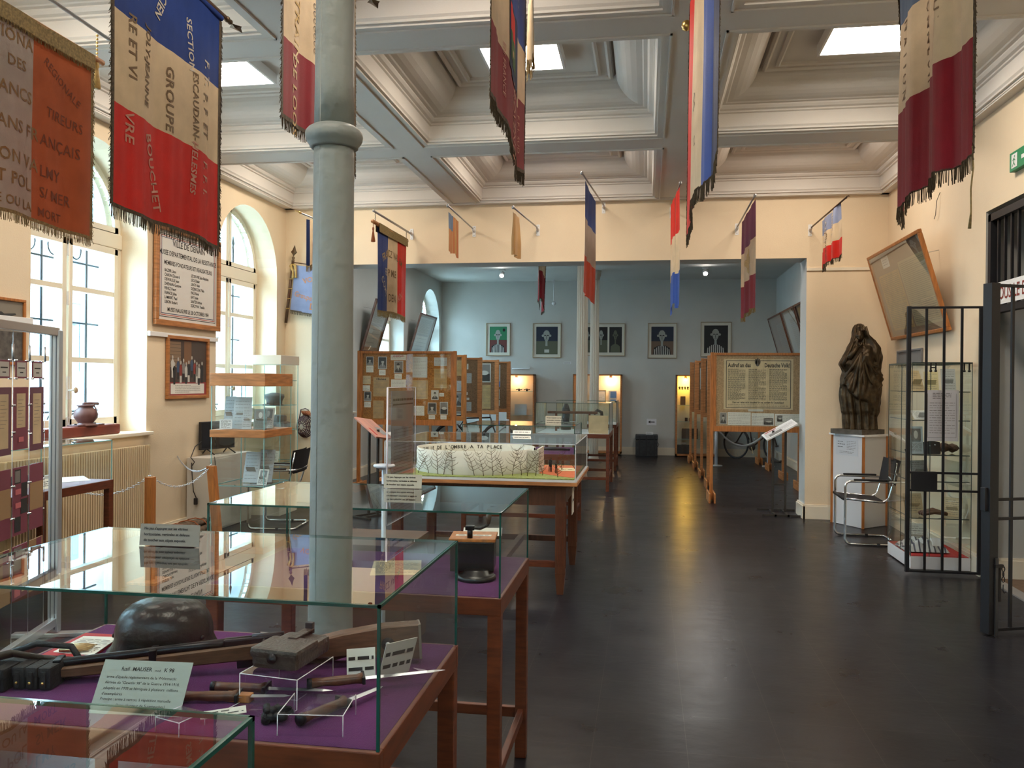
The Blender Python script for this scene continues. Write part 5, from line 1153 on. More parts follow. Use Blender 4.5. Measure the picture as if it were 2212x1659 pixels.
def pocket(x0, x1, z0, z1, back, items, side=-1):
    p = MB(); Tq = frame_T(T @ Vector((x1 if side < 0 else x0, 0, z0)), -dv if side < 0 else dv, (0, 0, 1)); w_, h_ = x1 - x0, z1 - z0
    p.box((0, 0, -.004), (w_, h_, .0), back, Tq)
    for k, (a, c, e, f, m) in enumerate(items): rect(p, Tq, a * w_, c * h_, e * w_, f * h_, m, .0008 + .0003 * k)
    p.box((-.002, -.002, -.005), (w_ + .002, h_ + .002, -.0042), ACRY, Tq)
    po = p.build('pocket', t)
    q = MB()
    for a, c in ((0, .1), (w_, .1), (0, h_ - .1), (w_, h_ - .1)): q.lathe([(.006, -.008), (.006, .008)], CHROME, 8, Tq @ Matrix.Translation((a, c, 0)))
    q.build('clip', po)
FL = lambda a0, c0, a1, c1, n: [(a0, c0 + (c1 - c0) * k / n, a0 + (a1 - a0) * (.6 + .4 * ((k * 7) % 3) / 2), c0 + (c1 - c0) * k / n + .006, INKG) for k in range(n)]
for k in range(7):
    x0, x1 = wires[k] + .015, wires[k + 1] - .015
    pocket(x0 + .02, x1 - .02, 1.60, 1.70, PKM, [(.08, .1, .92, .9, LITP), (.2, .55, .8, .62, INK), (.35, .3, .65, .36, INK)])
    pocket(x0, x1, 1.18 + .02 * (k % 2), 1.55, PKM if k % 2 else PKD, [(.18, .1 if k % 2 == 0 else .35, .80, .90, PAPERO)] + FL(.25, .4, .72, .85, 8) + ([(.3, .12, .65, .2, PKL)] if k % 2 else []))
    if k % 2 == 0: pocket(x0, x1, .72, 1.10, PKM, [(.0, .3, 1, .72, KR)])
    else: pocket(x0, x1, .72, 1.10, PKM, [(.08, .76, .5, .97, DARKP), (.1, .78, .45, .95, GREYP), (.55, .55, .97, .76, DARKP), (.5, .30, .97, .52, DARKP), (.08, .05, .5, .27, DARKP), (.12, .60, .5, .68, PKL), (.12, .40, .5, .48, PKL)])
    if k % 2 == 0: pocket(x0, x1, .36, .66, KR, [(.5, .35, .9, 1, PKM)])
    else: pocket(x0, x1, .36, .66, PKM, [(.05, .55, .6, .97, GREYP), (.62, .7, .9, .9, LITP), (.1, .3, .6, .5, PKL), (.1, .05, .5, .2, PKL), (.6, .1, .95, .35, PAPERO)])

# chained barrier posts
GP = 'wooden barrier posts with chain'
def bpost(label, x, y, hgt, dx=0):
    t = thing('barrier_post', label, 'post', (x, y, 0), 0, GP); b = MB(); k = .03
    b.add([(-k, -k, 0), (k, -k, 0), (k, k, 0), (-k, k, 0), (dx - k, -k, hgt), (dx + k, -k, hgt), (dx + k, k, hgt), (dx - k, k, hgt)], [(0, 3, 2, 1), (4, 5, 6, 7), (0, 1, 5, 4), (1, 2, 6, 5), (2, 3, 7, 6), (3, 0, 4, 7)], PINE); b.build('post', t, world=False)
    b = MB(); b.box((-.12, -.12, 0), (.12, .12, .02), PINE, bev=.004); b.build('base', t, world=False); MB().tube([(dx + .006 * math.cos(a * PI / 4), 0, hgt + .008 + .008 * math.sin(a * PI / 4)) for a in range(8)], .0025, STEEL, 5, closed=True).build('ring', t, world=False)
bpost('short square wooden barrier post in front of the radiator end', -3.86, 6.05, .83)
bpost('leaning square wooden barrier post by the tall glass cabinet', -3.50, 6.50, .88, -.09)
def chain(label, a, c, sag, n=None):
    a, c = Vector(a), Vector(c); t = thing('chain', label, 'chain', a, 0, 'silver chains of the barrier'); L = (c - a).length * (1 + 1.5 * (sag / (c - a).length) ** 2); n = int(L / .021); b = MB()
    pt = lambda s: a + (c - a) * s + Vector((0, 0, -4 * sag * s * (1 - s)))
    for k in range(n):
        p = pt((k + .5) / n); d = (pt((k + 1) / n) - pt(k / n)).normalized(); s_ = d.cross(Vector((0, 0, 1))).normalized(); u = s_ if k % 2 else d.cross(s_)
        b.tube([p + d * .014 * math.cos(q * PI / 4) + u * .0075 * math.sin(q * PI / 4) for q in range(8)], .0022, STEEL, 5, closed=True)
    return b.build('links', t)
PT1, PT2 = (-3.86, 6.05, .84), (-3.59, 6.50, .89)
chain('silver chain looping from the case leg up to the short wooden post', (-4.55, 5.9, .80), PT1, .13); chain('silver chain between the two wooden barrier posts', PT1, PT2, .13); chain('silver chain running from the wall to the leaning wooden post', (-4.71, 7.85, .82), PT2, .10)

# tall corner cabinets
def vitrine(label, x0, x1, y0, y1, base, boards, top, shelves, name='glass_cabinet', bm=None, tm=None):
    t = thing(name, label, 'display cabinet', ((x0 + x1) / 2, (y0 + y1) / 2, 0)); bm = bm or WOODL
    if base: MB().box((x0, y0, 0), (x1, y1, base), tm or bm, bev=.004).build('plinth', t)
    for (a, c) in boards: MB().box((x0 - .012, y0 - .012, a), (x1 + .012, y1 + .012, c), bm, bev=.004).build('board', t)
    MB().box((x0 - .012, y0 - .012, top[0]), (x1 + .012, y1 + .012, top[1]), tm or bm, bev=.004).build('top', t)
    g = MB(); z0, z1 = base, top[0]
    for (a, c) in (((x0, y0), (x1, y0)), ((x0, y1), (x1, y1)), ((x0, y0), (x0, y1)), ((x1, y0), (x1, y1))): g.quad([(*a, z0), (*c, z0), (*c, z1), (*a, z1)], GLASS)
    o = g.build('glass', t); e = MB()
    for x in (x0, x1):
        for y in (y0, y1): e.box((x - .003, y - .003, z0), (x + .003, y + .003, z1), EDGEL)
    e.build('glass_edge', o)
    for z in shelves:
        s = MB(); s.quad([(x0 + .01, y0 + .01, z), (x1 - .01, y0 + .01, z), (x1 - .01, y1 - .01, z), (x0 + .01, y1 - .01, z)], GLASS)
        for (a, c) in (((x0 + .01, y0 + .01), (x1 - .01, y0 + .014)), ((x1 - .014, y0 + .01), (x1 - .01, y1 - .01)), ((x0 + .01, y0 + .01), (x0 + .014, y1 - .01)), ((x0 + .01, y1 - .014), (x1 - .01, y1 - .01))): s.box((*a, z - .004), (*c, z + .004), EDGEL)
        s.build('shelf', t)
    return t
vitrine('tall glass cabinet with an orange wood top and middle board, left of the column', -3.98, -3.46, 7.2, 7.78, .06, ((1.07, 1.14),), (1.545, 1.665), (.62,))
vitrine('tall glass cabinet with a white top in the corner behind the wood-topped one', -4.70, -4.26, 9.28, 9.78, .20, (), (1.79, 1.90), (.62, 1.0, 1.30, 1.60), tm=CREAM, bm=CREAM)
def leaf(label, x, y, z, w, h, rz, tilt=.25, m=None, printm=INKG, n=8, name='document', pic=None, grp='documents in the corner cabinets'):
    t = thing(name, label, 'document', (x, y, z), rz, grp); T = Matrix.Rotation(-tilt, 4, 'X') @ Matrix.Rotation(PI / 2, 4, 'X')
    b = MB(); b.box((-w / 2, 0, -.002), (w / 2, h, 0), m or PAPERG, T); b.build('sheet', t, world=False)
    p = MB(); lines(p, T, -w * .4, w * .4, h * .08, h * (.92 if not pic else .4), n, printm, .0016, .0012)
    if pic: rect(p, T, -w * .35, h * .48, w * .35, h * .92, GREYP, .001); ell(p, T, 0, h * .7, w * .15, h * .15, LITP, .0016)
    p.build('print', t, world=False)
    q = MB(); q.quad([(-w * .3, 0, h * .5), (w * .3, 0, h * .5), (w * .3, h * .35, .002), (-w * .3, h * .35, .002)], m or PAPERG); q.build('prop', t, world=False)
BG = mat('grey_green_card', (.20, .23, .22), .6)
for a in ((('narrow dark leaflet tilted at the left of the upper cabinet level', -3.93, 7.42, 1.143, .10, .31, .15, .25), {}), (('tall grey typed leaflet standing on the orange board', -3.76, 7.35, 1.143, .18, .30, 0, .12), {}), (('slim pale leaflet leaning in front of the tall grey one', -3.68, 7.29, 1.143, .09, .20, .1, .2), {'m': PAPERG}),
          (('small postcard with a sketch behind the vertical glass edge', -3.58, 7.5, 1.143, .14, .20, -.2, .2), {'pic': 1, 'm': PAPER}), (('grey-green sheet with small portraits at the right of the orange board', -3.55, 7.30, 1.143, .13, .19, .0, .1), {'m': BG, 'pic': 1}), (('low white box-shaped card on the orange board, far left', -3.88, 7.28, 1.143, .12, .09, .1, .05), {'m': WHITE}),
          (('pair-forming typed sheet on the lower glass shelf, left', -3.72, 7.45, .625, .15, .30, .05, .3), {}), (('pair-forming typed sheet on the lower glass shelf, right', -3.60, 7.5, .625, .15, .32, .05, .3), {}), (('small illustrated booklet on the lower glass shelf', -3.53, 7.3, .625, .11, .15, -.2, .3), {'pic': 1, 'm': PAPER})):
    leaf(*a[0], **a[1])
leaf('white booklet on the lower shelf of the white-topped cabinet', -4.42, 9.4, .625, .16, .14, 0, .4, m=PAPER); leaf('folded white paper on the top shelf of the white-topped cabinet', -4.45, 9.5, 1.603, .24, .05, 0, 1.1, m=WHITE)
t = thing('cap', 'grey peaked cap on a shelf of the white-topped cabinet', 'cap', (-4.45, 9.53, 1.302)); b = MB(); b.lathe([(.09, 0), (.095, .05), (.12, .10), (.115, .13), (.03, .15), (0, .15)], mat('grey_felt', (.16, .17, .18), .9), 20, c=(0, 0, 0)); b.build('crown', t, world=False); MB().lathe([(.10, 0), (.13, -.005), (.13, .0), (.10, .01)], LEATHER, 20, c=(0, -.03, .005), sy=.9).build('peak', t, world=False)
t = thing('grey_cloth', 'folded grey cloth garment on a shelf of the white-topped cabinet', 'garment', (-4.45, 9.53, 1.002)); b = MB(); b.box((-.14, -.15, 0), (.16, .15, .10), MATS['grey_felt'], bev=.035); b.box((-.10, -.12, .09), (.12, .12, .18), MATS['grey_felt'], bev=.035); b.build('fold', t, world=False)
# television on a white cabinet with dangling cables
t = thing('white_cabinet', 'plain white low cabinet against the wall under the television', 'cabinet', (-4.58, 8.5, 0)); MB().box((-4.705, 8.02, .02), (-4.45, 8.95, .79), mat('cabinet_white', (.62, .58, .52), .6), bev=.004).build('body', t); MB().box((-4.44, 8.04, .04), (-4.448, 8.48, .77), MATS['cabinet_white']).build('door', t); b = MB(); b.box((-4.70, 8.03, 0), (-4.47, 8.94, .02), BLACK); b.build('plinth', t)
t = thing('television', 'small black flat-screen television on the white cabinet', 'television', (-4.57, 8.45, .79)); TT = frame_T((-4.66, 8.22, .852), (.30, .95, 0), (0, 0, 1))
b = MB(); b.box((0, 0, -.04), (.48, .30, 0), BLACK, TT, bev=.006); b.build('housing', t); b = MB(); b.box((.01, .02, 0), (.47, .29, .002), mat('dark_screen', (.02, .02, .022), .15), TT); b.build('screen', t)
b = MB()
for x in (.09, .39):
    for s_ in (-1, 1): b.tube([TT @ Vector((x, .01, -.02)), TT @ Vector((x + .03, -.053, s_ * .09 - .02))], .007, BLACK, 6)
b.build('stand', t)
t = thing('cable', 'black power cable dangling from the television over the white cabinet', 'cable', (-4.5, 8.15, .3)); b = MB()
b.tube([(-4.66, 8.24, .95), (-4.66, 8.10, .90), (-4.62, 7.95, .80), (-4.55, 7.90, .76), (-4.60, 7.95, .72), (-4.64, 8.0, .74), (-4.62, 7.98, .60), (-4.6, 7.97, .45), (-4.58, 7.99, .38)], .005, BLACK, 7)
b.tube([(-4.44, 8.1, .80), (-4.42, 8.12, .6), (-4.43, 8.10, .45), (-4.41, 8.14, .30)], .004, BLACK, 7); b.build('cord', t); b = MB(); b.box((-4.60, 7.97, .31), (-4.565, 8.0, .38), BLACK, bev=.008); b.build('plug', t)
# tied sticks on the floor
t = thing('stick_bundle', 'bundle of rough sticks tied with cord on the floor by the wall', 'sticks', (-4.45, 7.6, 0)); b = MB(); r = random.Random(8); BK = mat('bark', (.13, .085, .055), .9, noise=.4, nscale=20)
for k in range(12): x, z = r.uniform(-.09, .09), r.uniform(.03, .17); b.tube([(-4.45 + x * 1.2, 7.0, z), (-4.45 + x, 7.6, z + .01), (-4.43 + x * 1.3, 8.0, z + r.uniform(-.02, .05))], r.uniform(.018, .028), BK, 8)
b.build('sticks', t)
for y in (7.4, 7.6, 7.75): MB().tube([(-4.45 + .135 * math.cos(a * PI / 6), y + .02 * math.sin(a), .105 + .11 * math.sin(a * PI / 6)) for a in range(12)], .006, MATS['rust_thread'], 6, closed=True).build('cord', t)
# wicker basket hanging on the partition
t = thing('basket', 'dark wicker muzzle-shaped basket hanging on the corner wall', 'basket', (-4.42, 10.33, 1.0)); b = MB(); WK = mat('dark_wicker', (.07, .025, .02), .7)
for k in range(5): rr_ = .115 - .012 * k; b.tube([(-4.42 + rr_ * math.cos(a * PI / 9), 10.395 - .03 * k, 1.0 + 1.25 * rr_ * math.sin(a * PI / 9)) for a in range(18)], .008, WK, 6, closed=True)
for a in range(12): b.tube([(-4.42 + .115 * math.cos(a * PI / 6), 10.395, 1.0 + .144 * math.sin(a * PI / 6)), (-4.42 + .03 * math.cos(a * PI / 6), 10.26, 1.0 + .04 * math.sin(a * PI / 6))], .006, WK, 6)
b.build('weave', t); b = MB(); b.tube([(-4.50, 10.39, 1.10), (-4.48, 10.39, 1.22), (-4.42, 10.39, 1.235), (-4.38, 10.39, 1.22), (-4.37, 10.39, 1.10)], .007, WK, 6)
for k in range(6): b.tube([(-4.46 + .02 * k, 10.38, 1.20), (-4.44 + .025 * k, 10.33, 1.19 - .01 * k), (-4.42 + .02 * k, 10.36, 1.15)], .010, MATS['rust_thread'], 6)
b.build('strap', t)

# tubular armchairs
def armchair(label, x, y, rz):
    t = thing('tubular_armchair', label, 'chair', (x, y, 0), rz, 'chrome cantilever armchairs'); R = .0125
    def bend(pts, r=.06, n=6):
        out = [Vector(pts[0])]
        for i in range(1, len(pts) - 1):
            p, q, s = Vector(pts[i - 1]), Vector(pts[i]), Vector(pts[i + 1]); a = q + (p - q).normalized() * min(r, (p - q).length * .49); c = q + (s - q).normalized() * min(r, (s - q).length * .49)
            for k in range(n + 1): u = k / n; out.append(a * (1 - u) ** 2 + q * 2 * u * (1 - u) + c * u * u)
        return out + [Vector(pts[-1])]
    W_ = .28
    pts = [(-.24, 0, .64), (-.24, -W_, .64), (.25, -W_, .64), (.25, -W_, .0135), (-.25, -W_, .0135), (-.25, 0, .0135)]; b = MB()
    b.tube(bend(pts), R, CHROME, 10); b.tube([Vector((p.x, -p.y, p.z)) for p in bend(pts)], R, CHROME, 10); b.build('base_frame', t, world=False)
    for s in (-1, 1):
        b = MB(); y_ = s * (W_ - .035); b.tube(bend([(.25, y_, .46), (-.15, y_, .43), (-.21, y_, .63), (-.24, y_, .83)], .07), .011, CHROME, 10); b.build('seat_tube', t, world=False)
        MB().box((-.16, s * W_ - .018, .650), (.17, s * W_ + .018, .665), LEATHER, bev=.006).build('armrest', t, world=False)
        MB().box((-.08, s * W_ - .016, .0), (-.05, s * W_ + .016, .028), BLACK, bev=.003).build('floor_glide', t, world=False)
    b = MB(); n = 10; vs = []
    for i in range(n + 1):
        u = i / n; px = .265 - .40 * u; 
        for j in range(7): v = j / 6; vs.append((px, (v - .5) * 2 * (W_ - .018), .468 - .03 * u - .018 * math.sin(PI * v) * math.sin(PI * min(1, u + .1))))
    fs = [(i * 7 + j, i * 7 + j + 1, i * 7 + j + 8, i * 7 + j + 7) for i in range(n) for j in range(6)]; k = len(vs)
    b.add(vs + [(p[0], p[1], p[2] - .012) for p in vs], fs + [tuple(k + q for q in reversed(f)) for f in fs], LEATHER, True); b.tube([(.262, -(W_ - .02), .46), (.262, W_ - .02, .46)], .016, LEATHER, 8); b.build('seat', t, world=False)
    b = MB(); vs = [(-.180 - .040 * (z_ - .60) / .22 - .02 * math.sin(PI * j / 6), (j / 6 - .5) * 2 * (W_ - .016), z_) for z_ in (.60, .68, .76, .85) for j in range(7)]; k = len(vs); fs = [(i * 7 + j, i * 7 + j + 1, i * 7 + j + 8, i * 7 + j + 7) for i in range(3) for j in range(6)]
    b.add(vs + [(p[0] - .045, p[1], p[2]) for p in vs], fs + [tuple(k + q for q in reversed(f)) for f in fs], LEATHER, True); b.build('backrest', t, world=False)
    return t
armchair('black leather and chrome cantilever armchair at the right, before the hexagonal pedestal', 2.24, 9.05, PI - .04)
armchair('black leather and chrome cantilever armchair at the left, behind the corner glass cabinet', -3.98, 8.67, PI + .12)

# acrylic text stand between the cases
t = thing('info_stand', 'white pole stand holding a large grey acrylic text panel beside the column', 'information stand', (-1.275, 3.97, 0)); WP = mat('stand_white', (.62, .66, .72), .35)
b = MB(); b.tube([(-1.275, 3.97, .02), (-1.275, 3.97, 1.185)], .0115, WP, 12); b.build('pole', t); b = MB(); b.lathe([(.15, 0), (.15, .012), (.02, .02)], WP, 28, c=(-1.275, 3.97, 0)); b.build('base', t)
b = MB(); b.lathe([(.012, 1.165), (.052, 1.178), (.054, 1.185), (.05, 1.19), (0, 1.19)], WP, 24, c=(-1.275, 3.97, 0)); b.build('disc', t)
Ts = frame_T((-1.243, 3.92, .895), (0, 1, 0), (0, 0, 1)); w, h = .50, .675
b = MB(); b.box((0, 0, -.002), (w, h, 0), mat('stele_paper', (.235, .235, .24), .4, noise=.15, nscale=2), Ts @ Matrix.Translation((.06, .09, 0)) @ Matrix.Diagonal((.80, .84, 1, 1))); b.build('text_sheet', t)
b = MB(); b.quad([Ts @ Vector(p) for p in ((0, 0, .004), (w, 0, .004), (w, h, .004), (0, h, .004))], ACRY); b.quad([Ts @ Vector(p) for p in ((0, 0, -.008), (w, 0, -.008), (w, h, -.008), (0, h, -.008))], ACRY)
ae = MATS['acrylic_edge']
for p, q in (((0, 0), (w, 0)), ((w, 0), (w, h)), ((0, h), (w, h)), ((0, 0), (0, h))): b.tube([Ts @ Vector((*p, -.002)), Ts @ Vector((*q, -.002))], .0045 if p == (0, 0) and q != (w, 0) else .0022, ae, 6)
b.build('acrylic_holder', t); b = MB(); lines(b, Ts, .10, .42, .14, .47, 20, INKG, .002, .0015); rect(b, Ts, .08, .585, .44, .592, INK); lines(b, Ts, .08, .44, .60, .625, 1, INK, .006, .0015); rect(b, Ts, .10, .40, .16, .46, GREYP, .0012); b.build('print', t)
b = MB(); b.box((-1.275, 3.96, 1.05), (-1.245, 3.98, 1.09), WP); b.build('clamp', t)
def lectern(label, x, y, rz, w=.44, cover=None, lit=None):
    t = thing('lectern', label, 'lectern', (x, y, 0), rz, 'slanted text lecterns on dark posts'); D_ = mat('lectern_steel', (.05, .045, .04), .5, metal=.5)
    for s in (-1, 1):
        b = MB(); b.box((s * .075 - .013, -.013, .02), (s * .075 + .013, .013, 1.03), D_, bev=.003); b.build('post', t, world=False)
        b = MB(); b.box((s * .075 - .013, -.26, 0), (s * .075 + .013, .26, .022), D_); b.build('foot', t, world=False)
    b = MB()
    for q in (-.26, .24): b.box((-.23, q, 0), (.23, q + .022, .022), D_)
    b.box((-.075, -.008, .35), (.075, .008, .37), D_); b.build('crossbar', t, world=False)
    Tb = Matrix.Translation((0, 0, 1.04)) @ Matrix.Rotation(.52, 4, 'Y').inverted() @ Matrix.Rotation(.16, 4, 'X')
    b = MB(); b.box((-w / 2, -.15, -.012), (w / 2, .15, .008), cover or WHITE, Tb, bev=.003); b.build('board', t, world=False)
    b = MB(); Tt = Tb @ Matrix.Translation((0, 0, .008)); lines(b, Tt, -w * .45, w * .45, -.13, .06, 9, INKG, .0022, .001); rect(b, Tt, -w * .42, .09, -.02, .12, REDINK); rect(b, Tt, -.15, -.12, .02, -.02, GREYP, .0013); b.build('print', t, world=False); return t
lectern('slanted white text lectern on dark posts at the right jamb of the opening', 1.64, 10.76, 0, w=.42)
lectern('slanted pink text lectern left of centre, between the column and acrylic panel', -3.20, 9.55, PI - .5, w=.44, cover=mat('pink_board', (.50, .22, .15), .6))
# ================================================================== right side: statue, cabinet, gates
BRZ = mat('bronze_patina', (.075, .05, .026), .42, metal=.65, noise=.55, nscale=14, bump=.35, bscale=30)
def statue():
    t = thing('statue', 'dark bronze statue of a veiled woman with bowed head on the white pedestal', 'statue', (2.41, 10.04, 1.045), 0)
    Z = [1.10, 1.267, 1.31, 1.488, 1.665, 1.753, 1.84, 1.93, 2.02, 2.107, 2.195, 2.257, 2.29, 2.305]
    CXs = [.009, .004, .003, -.004, .009, .018, -.003, .018, .030, .027, -.005, -.013, -.013, -.012]
    HW = [.195, .198, .21, .225, .221, .205, .223, .208, .179, .128, .082, .062, .045, .012]
    HD = [.155, .155, .165, .17, .165, .16, .165, .155, .14, .115, .088, .07, .05, .014]
    def it(z, A):
        for i in range(len(Z) - 1):
            if z <= Z[i + 1] or i == len(Z) - 2:
                u = max(0, min(1, (z - Z[i]) / (Z[i + 1] - Z[i]))); u = u * u * (3 - 2 * u) * .5 + u * .5; return A[i] + (A[i + 1] - A[i]) * u
    # folds: curves on the surface from (angle, height) to (angle, height); angle 0 = right, -pi/2 = front
    FR = -PI / 2
    folds = [(FR + .05, 1.95, FR + 1.25, 1.72, .030, .045, -.10), (FR + .05, 1.93, FR + 1.2, 1.60, .032, .05, -.12), (FR + .1, 1.92, FR + .95, 1.50, .022, .035, -.10), (FR + .1, 1.90, FR + .75, 1.36, .020, .04, -.04),
             (FR - .05, 1.93, FR - .30, 1.40, .036, .05, .0), (FR - .12, 1.90, FR - .75, 1.50, .026, .05, .02), (FR - .2, 1.88, FR - 1.2, 1.58, .018, .05, .02), (FR + .02, 1.93, FR + .02, 1.45, .020, .04, .0),
             (FR + .45, 2.22, FR + .75, 1.82, .030, .06, .0), (FR + .8, 2.15, FR + 1.15, 1.80, .020, .05, .0), (FR - .5, 2.20, FR - .85, 1.85, .028, .05, .0), (FR - .9, 2.1, FR - 1.2, 1.78, .020, .05, 0), (FR + 1.5, 2.1, FR + 1.6, 1.4, .015, .08, 0), (FR + .9, 1.75, FR + 1.5, 1.68, .025, .05, -.04)]
    sgs = []
    for (a0, z0, a1, z1, am, wd, cv) in folds: sgs.append([(a0 + (a1 - a0) * k / 8, z0 + (z1 - z0) * k / 8 + 4 * cv * (k / 8) * (1 - k / 8)) for k in range(9)] + [(am, wd)])
    def seg(px, py, a, b):
        dx, dy = b[0] - a[0], b[1] - a[1]; u = max(0, min(1, ((px - a[0]) * dx + (py - a[1]) * dy) / (dx * dx + dy * dy + 1e-9))); return math.hypot(px - a[0] - dx * u, py - a[1] - dy * u), u
    NT, NZ = 150, 170; vs = []; fs = []
    for j in range(NZ + 1):
        z = 1.10 + (2.305 - 1.10) * j / NZ; cx, hw, hd = it(z, CXs), it(z, HW), it(z, HD)
        for k in range(NT):
            th = -PI + 2 * PI * k / NT; co, si = math.cos(th), math.sin(th); s_ = 1
            d = (th - FR + PI) % (2 * PI) - PI; off = 0
            hem = 1.43 - .17 * max(-1, min(1, d / 1.2)) + .02 * math.sin(d * 5)
            under = 1 / (1 + math.exp((z - hem) / .006))
            # skirt with vertical pleats under the hem
            off += under * (-.028 + .018 * math.sin(th * 13 + .6 * math.sin(z * 9)) + .008 * math.sin(th * 29 + z * 6))
            f = 0
            for sg in sgs:
                am, wd = sg[-1]; best = 9; bu = 0
                if abs((th - sg[0][0])) > 2.6: continue
                for q in range(8):
                    dd, u = seg(th * .2, z, (sg[q][0] * .2, sg[q][1]), (sg[q + 1][0] * .2, sg[q + 1][1]))
                    if dd < best: best = dd; bu = (q + u) / 8
                f = max(f, am * math.exp(-(best / (wd * .45)) ** 2) * (1 - .4 * bu)) 
            off += (1 - under) * (f + .006 * math.sin(th * 9 + z * 14) + .004 * math.sin(th * 17 - z * 22))
            # hood opening: the face is set back under the veil
            face = math.exp(-((d + .12) / .50) ** 4) * math.exp(-((z - 2.135) / .065) ** 4); off -= .040 * face; off += .012 * math.exp(-((d + .1) / .6) ** 4) * math.exp(-((z - 2.225) / .012) ** 2)
            neck = math.exp(-((d + .1) / .42) ** 2) * math.exp(-((z - 2.06) / .03) ** 2); off -= .05 * neck
            elb = math.exp(-((d + 1.15) / .35) ** 2) * math.exp(-((z - 1.86) / .07) ** 2); off += .018 * elb
            chest = math.exp(-(d / .55) ** 2) * math.exp(-((z - 1.96) / .09) ** 2); off += .035 * chest
            cav = math.exp(-((d + .72) / .22) ** 2) * math.exp(-((z - 1.98) / .10) ** 2); off -= .035 * cav
            vs.append((cx + (hw + off * .9) * co, (hd + off) * si, z - 1.045))
    for j in range(NZ):
        for k in range(NT): fs.append((j * NT + k, j * NT + (k + 1) % NT, (j + 1) * NT + (k + 1) % NT, (j + 1) * NT + k))
    fs.append(tuple(NZ * NT + k for k in range(NT))); fs.append(tuple(range(NT - 1, -1, -1)))
    MB().add(vs, fs, BRZ, True).build('figure', t, world=False)
    # bowed face under the veil
    b = MB(); n = 28; vs = []; fs = []; Tf = Matrix.Translation((-.020, -.062, 1.112)) @ Matrix.Rotation(-.3, 4, 'Z') @ Matrix.Rotation(.35, 4, 'X')
    for j in range(21):
        ph = -PI / 2 + PI * j / 20
        for k in range(n):
            th = 2 * PI * k / n; x, y, z = .048 * math.cos(ph) * math.cos(th), .052 * math.cos(ph) * math.sin(th), .070 * math.sin(ph); x *= 1 - .25 * max(0, -z / .07)
            if y < 0:
                y -= .018 * math.exp(-(x / .008) ** 2 - ((z + .008) / .016) ** 2) + .006 * math.exp(-(x / .014) ** 2 - ((z + .034) / .006) ** 2) + .006 * math.exp(-(x / .02) ** 2 - ((z + .052) / .012) ** 2) + .005 * math.exp(-((z - .022) / .008) ** 2)
                for s_ in (-1, 1): y += .010 * math.exp(-((x - s_ * .019) / .009) ** 2 - ((z - .008) / .007) ** 2); y -= .004 * math.exp(-((x - s_ * .019) / .008) ** 2 - ((z - .006) / .004) ** 2)
            vs.append((x, y, z))
    for j in range(20):
        for k in range(n): fs.append((j * n + k, j * n + (k + 1) % n, (j + 1) * n + (k + 1) % n, (j + 1) * n + k))
    b.add(vs, fs, BRZ, True, Tf); b.build('face', t, world=False)
    # veil edges hanging beside the face, crossed hands under the chin, gathered cloth below them
    b = MB()
    b.tube([(-.058, -.050, 1.20), (-.074, -.062, 1.10), (-.110, -.085, 1.00), (-.155, -.105, .90), (-.195, -.10, .80), (-.185, -.085, .76)], [.011, .014, .016, .018, .020, .012], BRZ, 10)
    b.tube([(.050, -.050, 1.225), (.068, -.068, 1.13), (.092, -.095, 1.02), (.118, -.125, .92), (.140, -.140, .82)], [.010, .014, .017, .019, .012], BRZ, 10); b.build('veil_edge', t, world=False)
    b = MB()
    for s_ in (-1, 1):
        b.tube([(-.03 + s_ * .115, -.115, .86), (-.03 + s_ * .075, -.140, .93), (-.03 + s_ * .025, -.148, .995)], [.034, .027, .017], BRZ, 10)
        for q in range(4): b.tube([(-.03 + s_ * (.022 - .004 * q), -.150 + .003 * q, .985 + q * .006), (-.03 - s_ * (.002 + .004 * q), -.158 + .004 * q, 1.008 + q * .006), (-.03 - s_ * (.022 + .002 * q), -.150 + .004 * q, 1.02 + q * .005)], [.0072, .0068, .0045], BRZ, 7)
        b.tube([(-.03 + s_ * .02, -.142, 1.0), (-.03 + s_ * .012, -.14, 1.028), (-.03 + s_ * .004, -.132, 1.04)], [.008, .007, .005], BRZ, 7)
    b.build('hands', t, world=False)
    b = MB()
    for (dx, dz, sw, r0) in ((-.16, -.30, -.02, .020), (-.09, -.46, .0, .022), (-.03, -.52, .02, .022), (.04, -.44, .03, .017), (.12, -.36, .05, .017), (.17, -.24, .06, .016), (.19, -.15, .05, .015)):
        p = [];
        for k in range(9):
            u = k / 8; x = -.025 + dx * u ** .9; z = .925 + dz * u - (.05 * math.sin(PI * u) if dx > .05 else 0); th = math.atan2(-1, 0); cx, hw, hd = it(z + 1.045, CXs), it(z + 1.045, HW), it(z + 1.045, HD)
            q = max(-.98, min(.98, (x - cx) / (hw + .01))); y = -(hd + .012) * math.sqrt(1 - q * q) - .012 * (1 - u); p.append((x, y, z))
        b.tube(p, [r0 * (1 - .55 * abs(k / 8 - .35)) for k in range(9)], BRZ, 8)
    b.build('gathered_folds', t, world=False)
    b = MB(); b.prism([(-.30, .07), (-.03, -.24), (.28, .03), (.03, .30)], (0, .055), mat('base_slab', (.09, .075, .055), .6, noise=.3, nscale=20)); b.build('plinth', t, world=False)
statue()
t = thing('pedestal', 'white pedestal with orange corner strips under the bronze statue', 'pedestal', (2.43, 10.06, 0)); PW = mat('pedestal_white', (.66, .65, .66), .5)
PP = [(2.15, 10.20), (2.395, 9.79), (2.72, 10.08), (2.47, 10.38)]
MB().prism(PP, (.005, 1.025), PW).build('body', t); b = MB(); cxp, cyp = 2.43, 10.11; b.prism([(cxp + (x - cxp) * 1.13, cyp + (y - cyp) * 1.13) for x, y in PP[:3]] + [(2.50, 10.405)], (1.025, 1.045), WHITE); b.build('top_board', t)
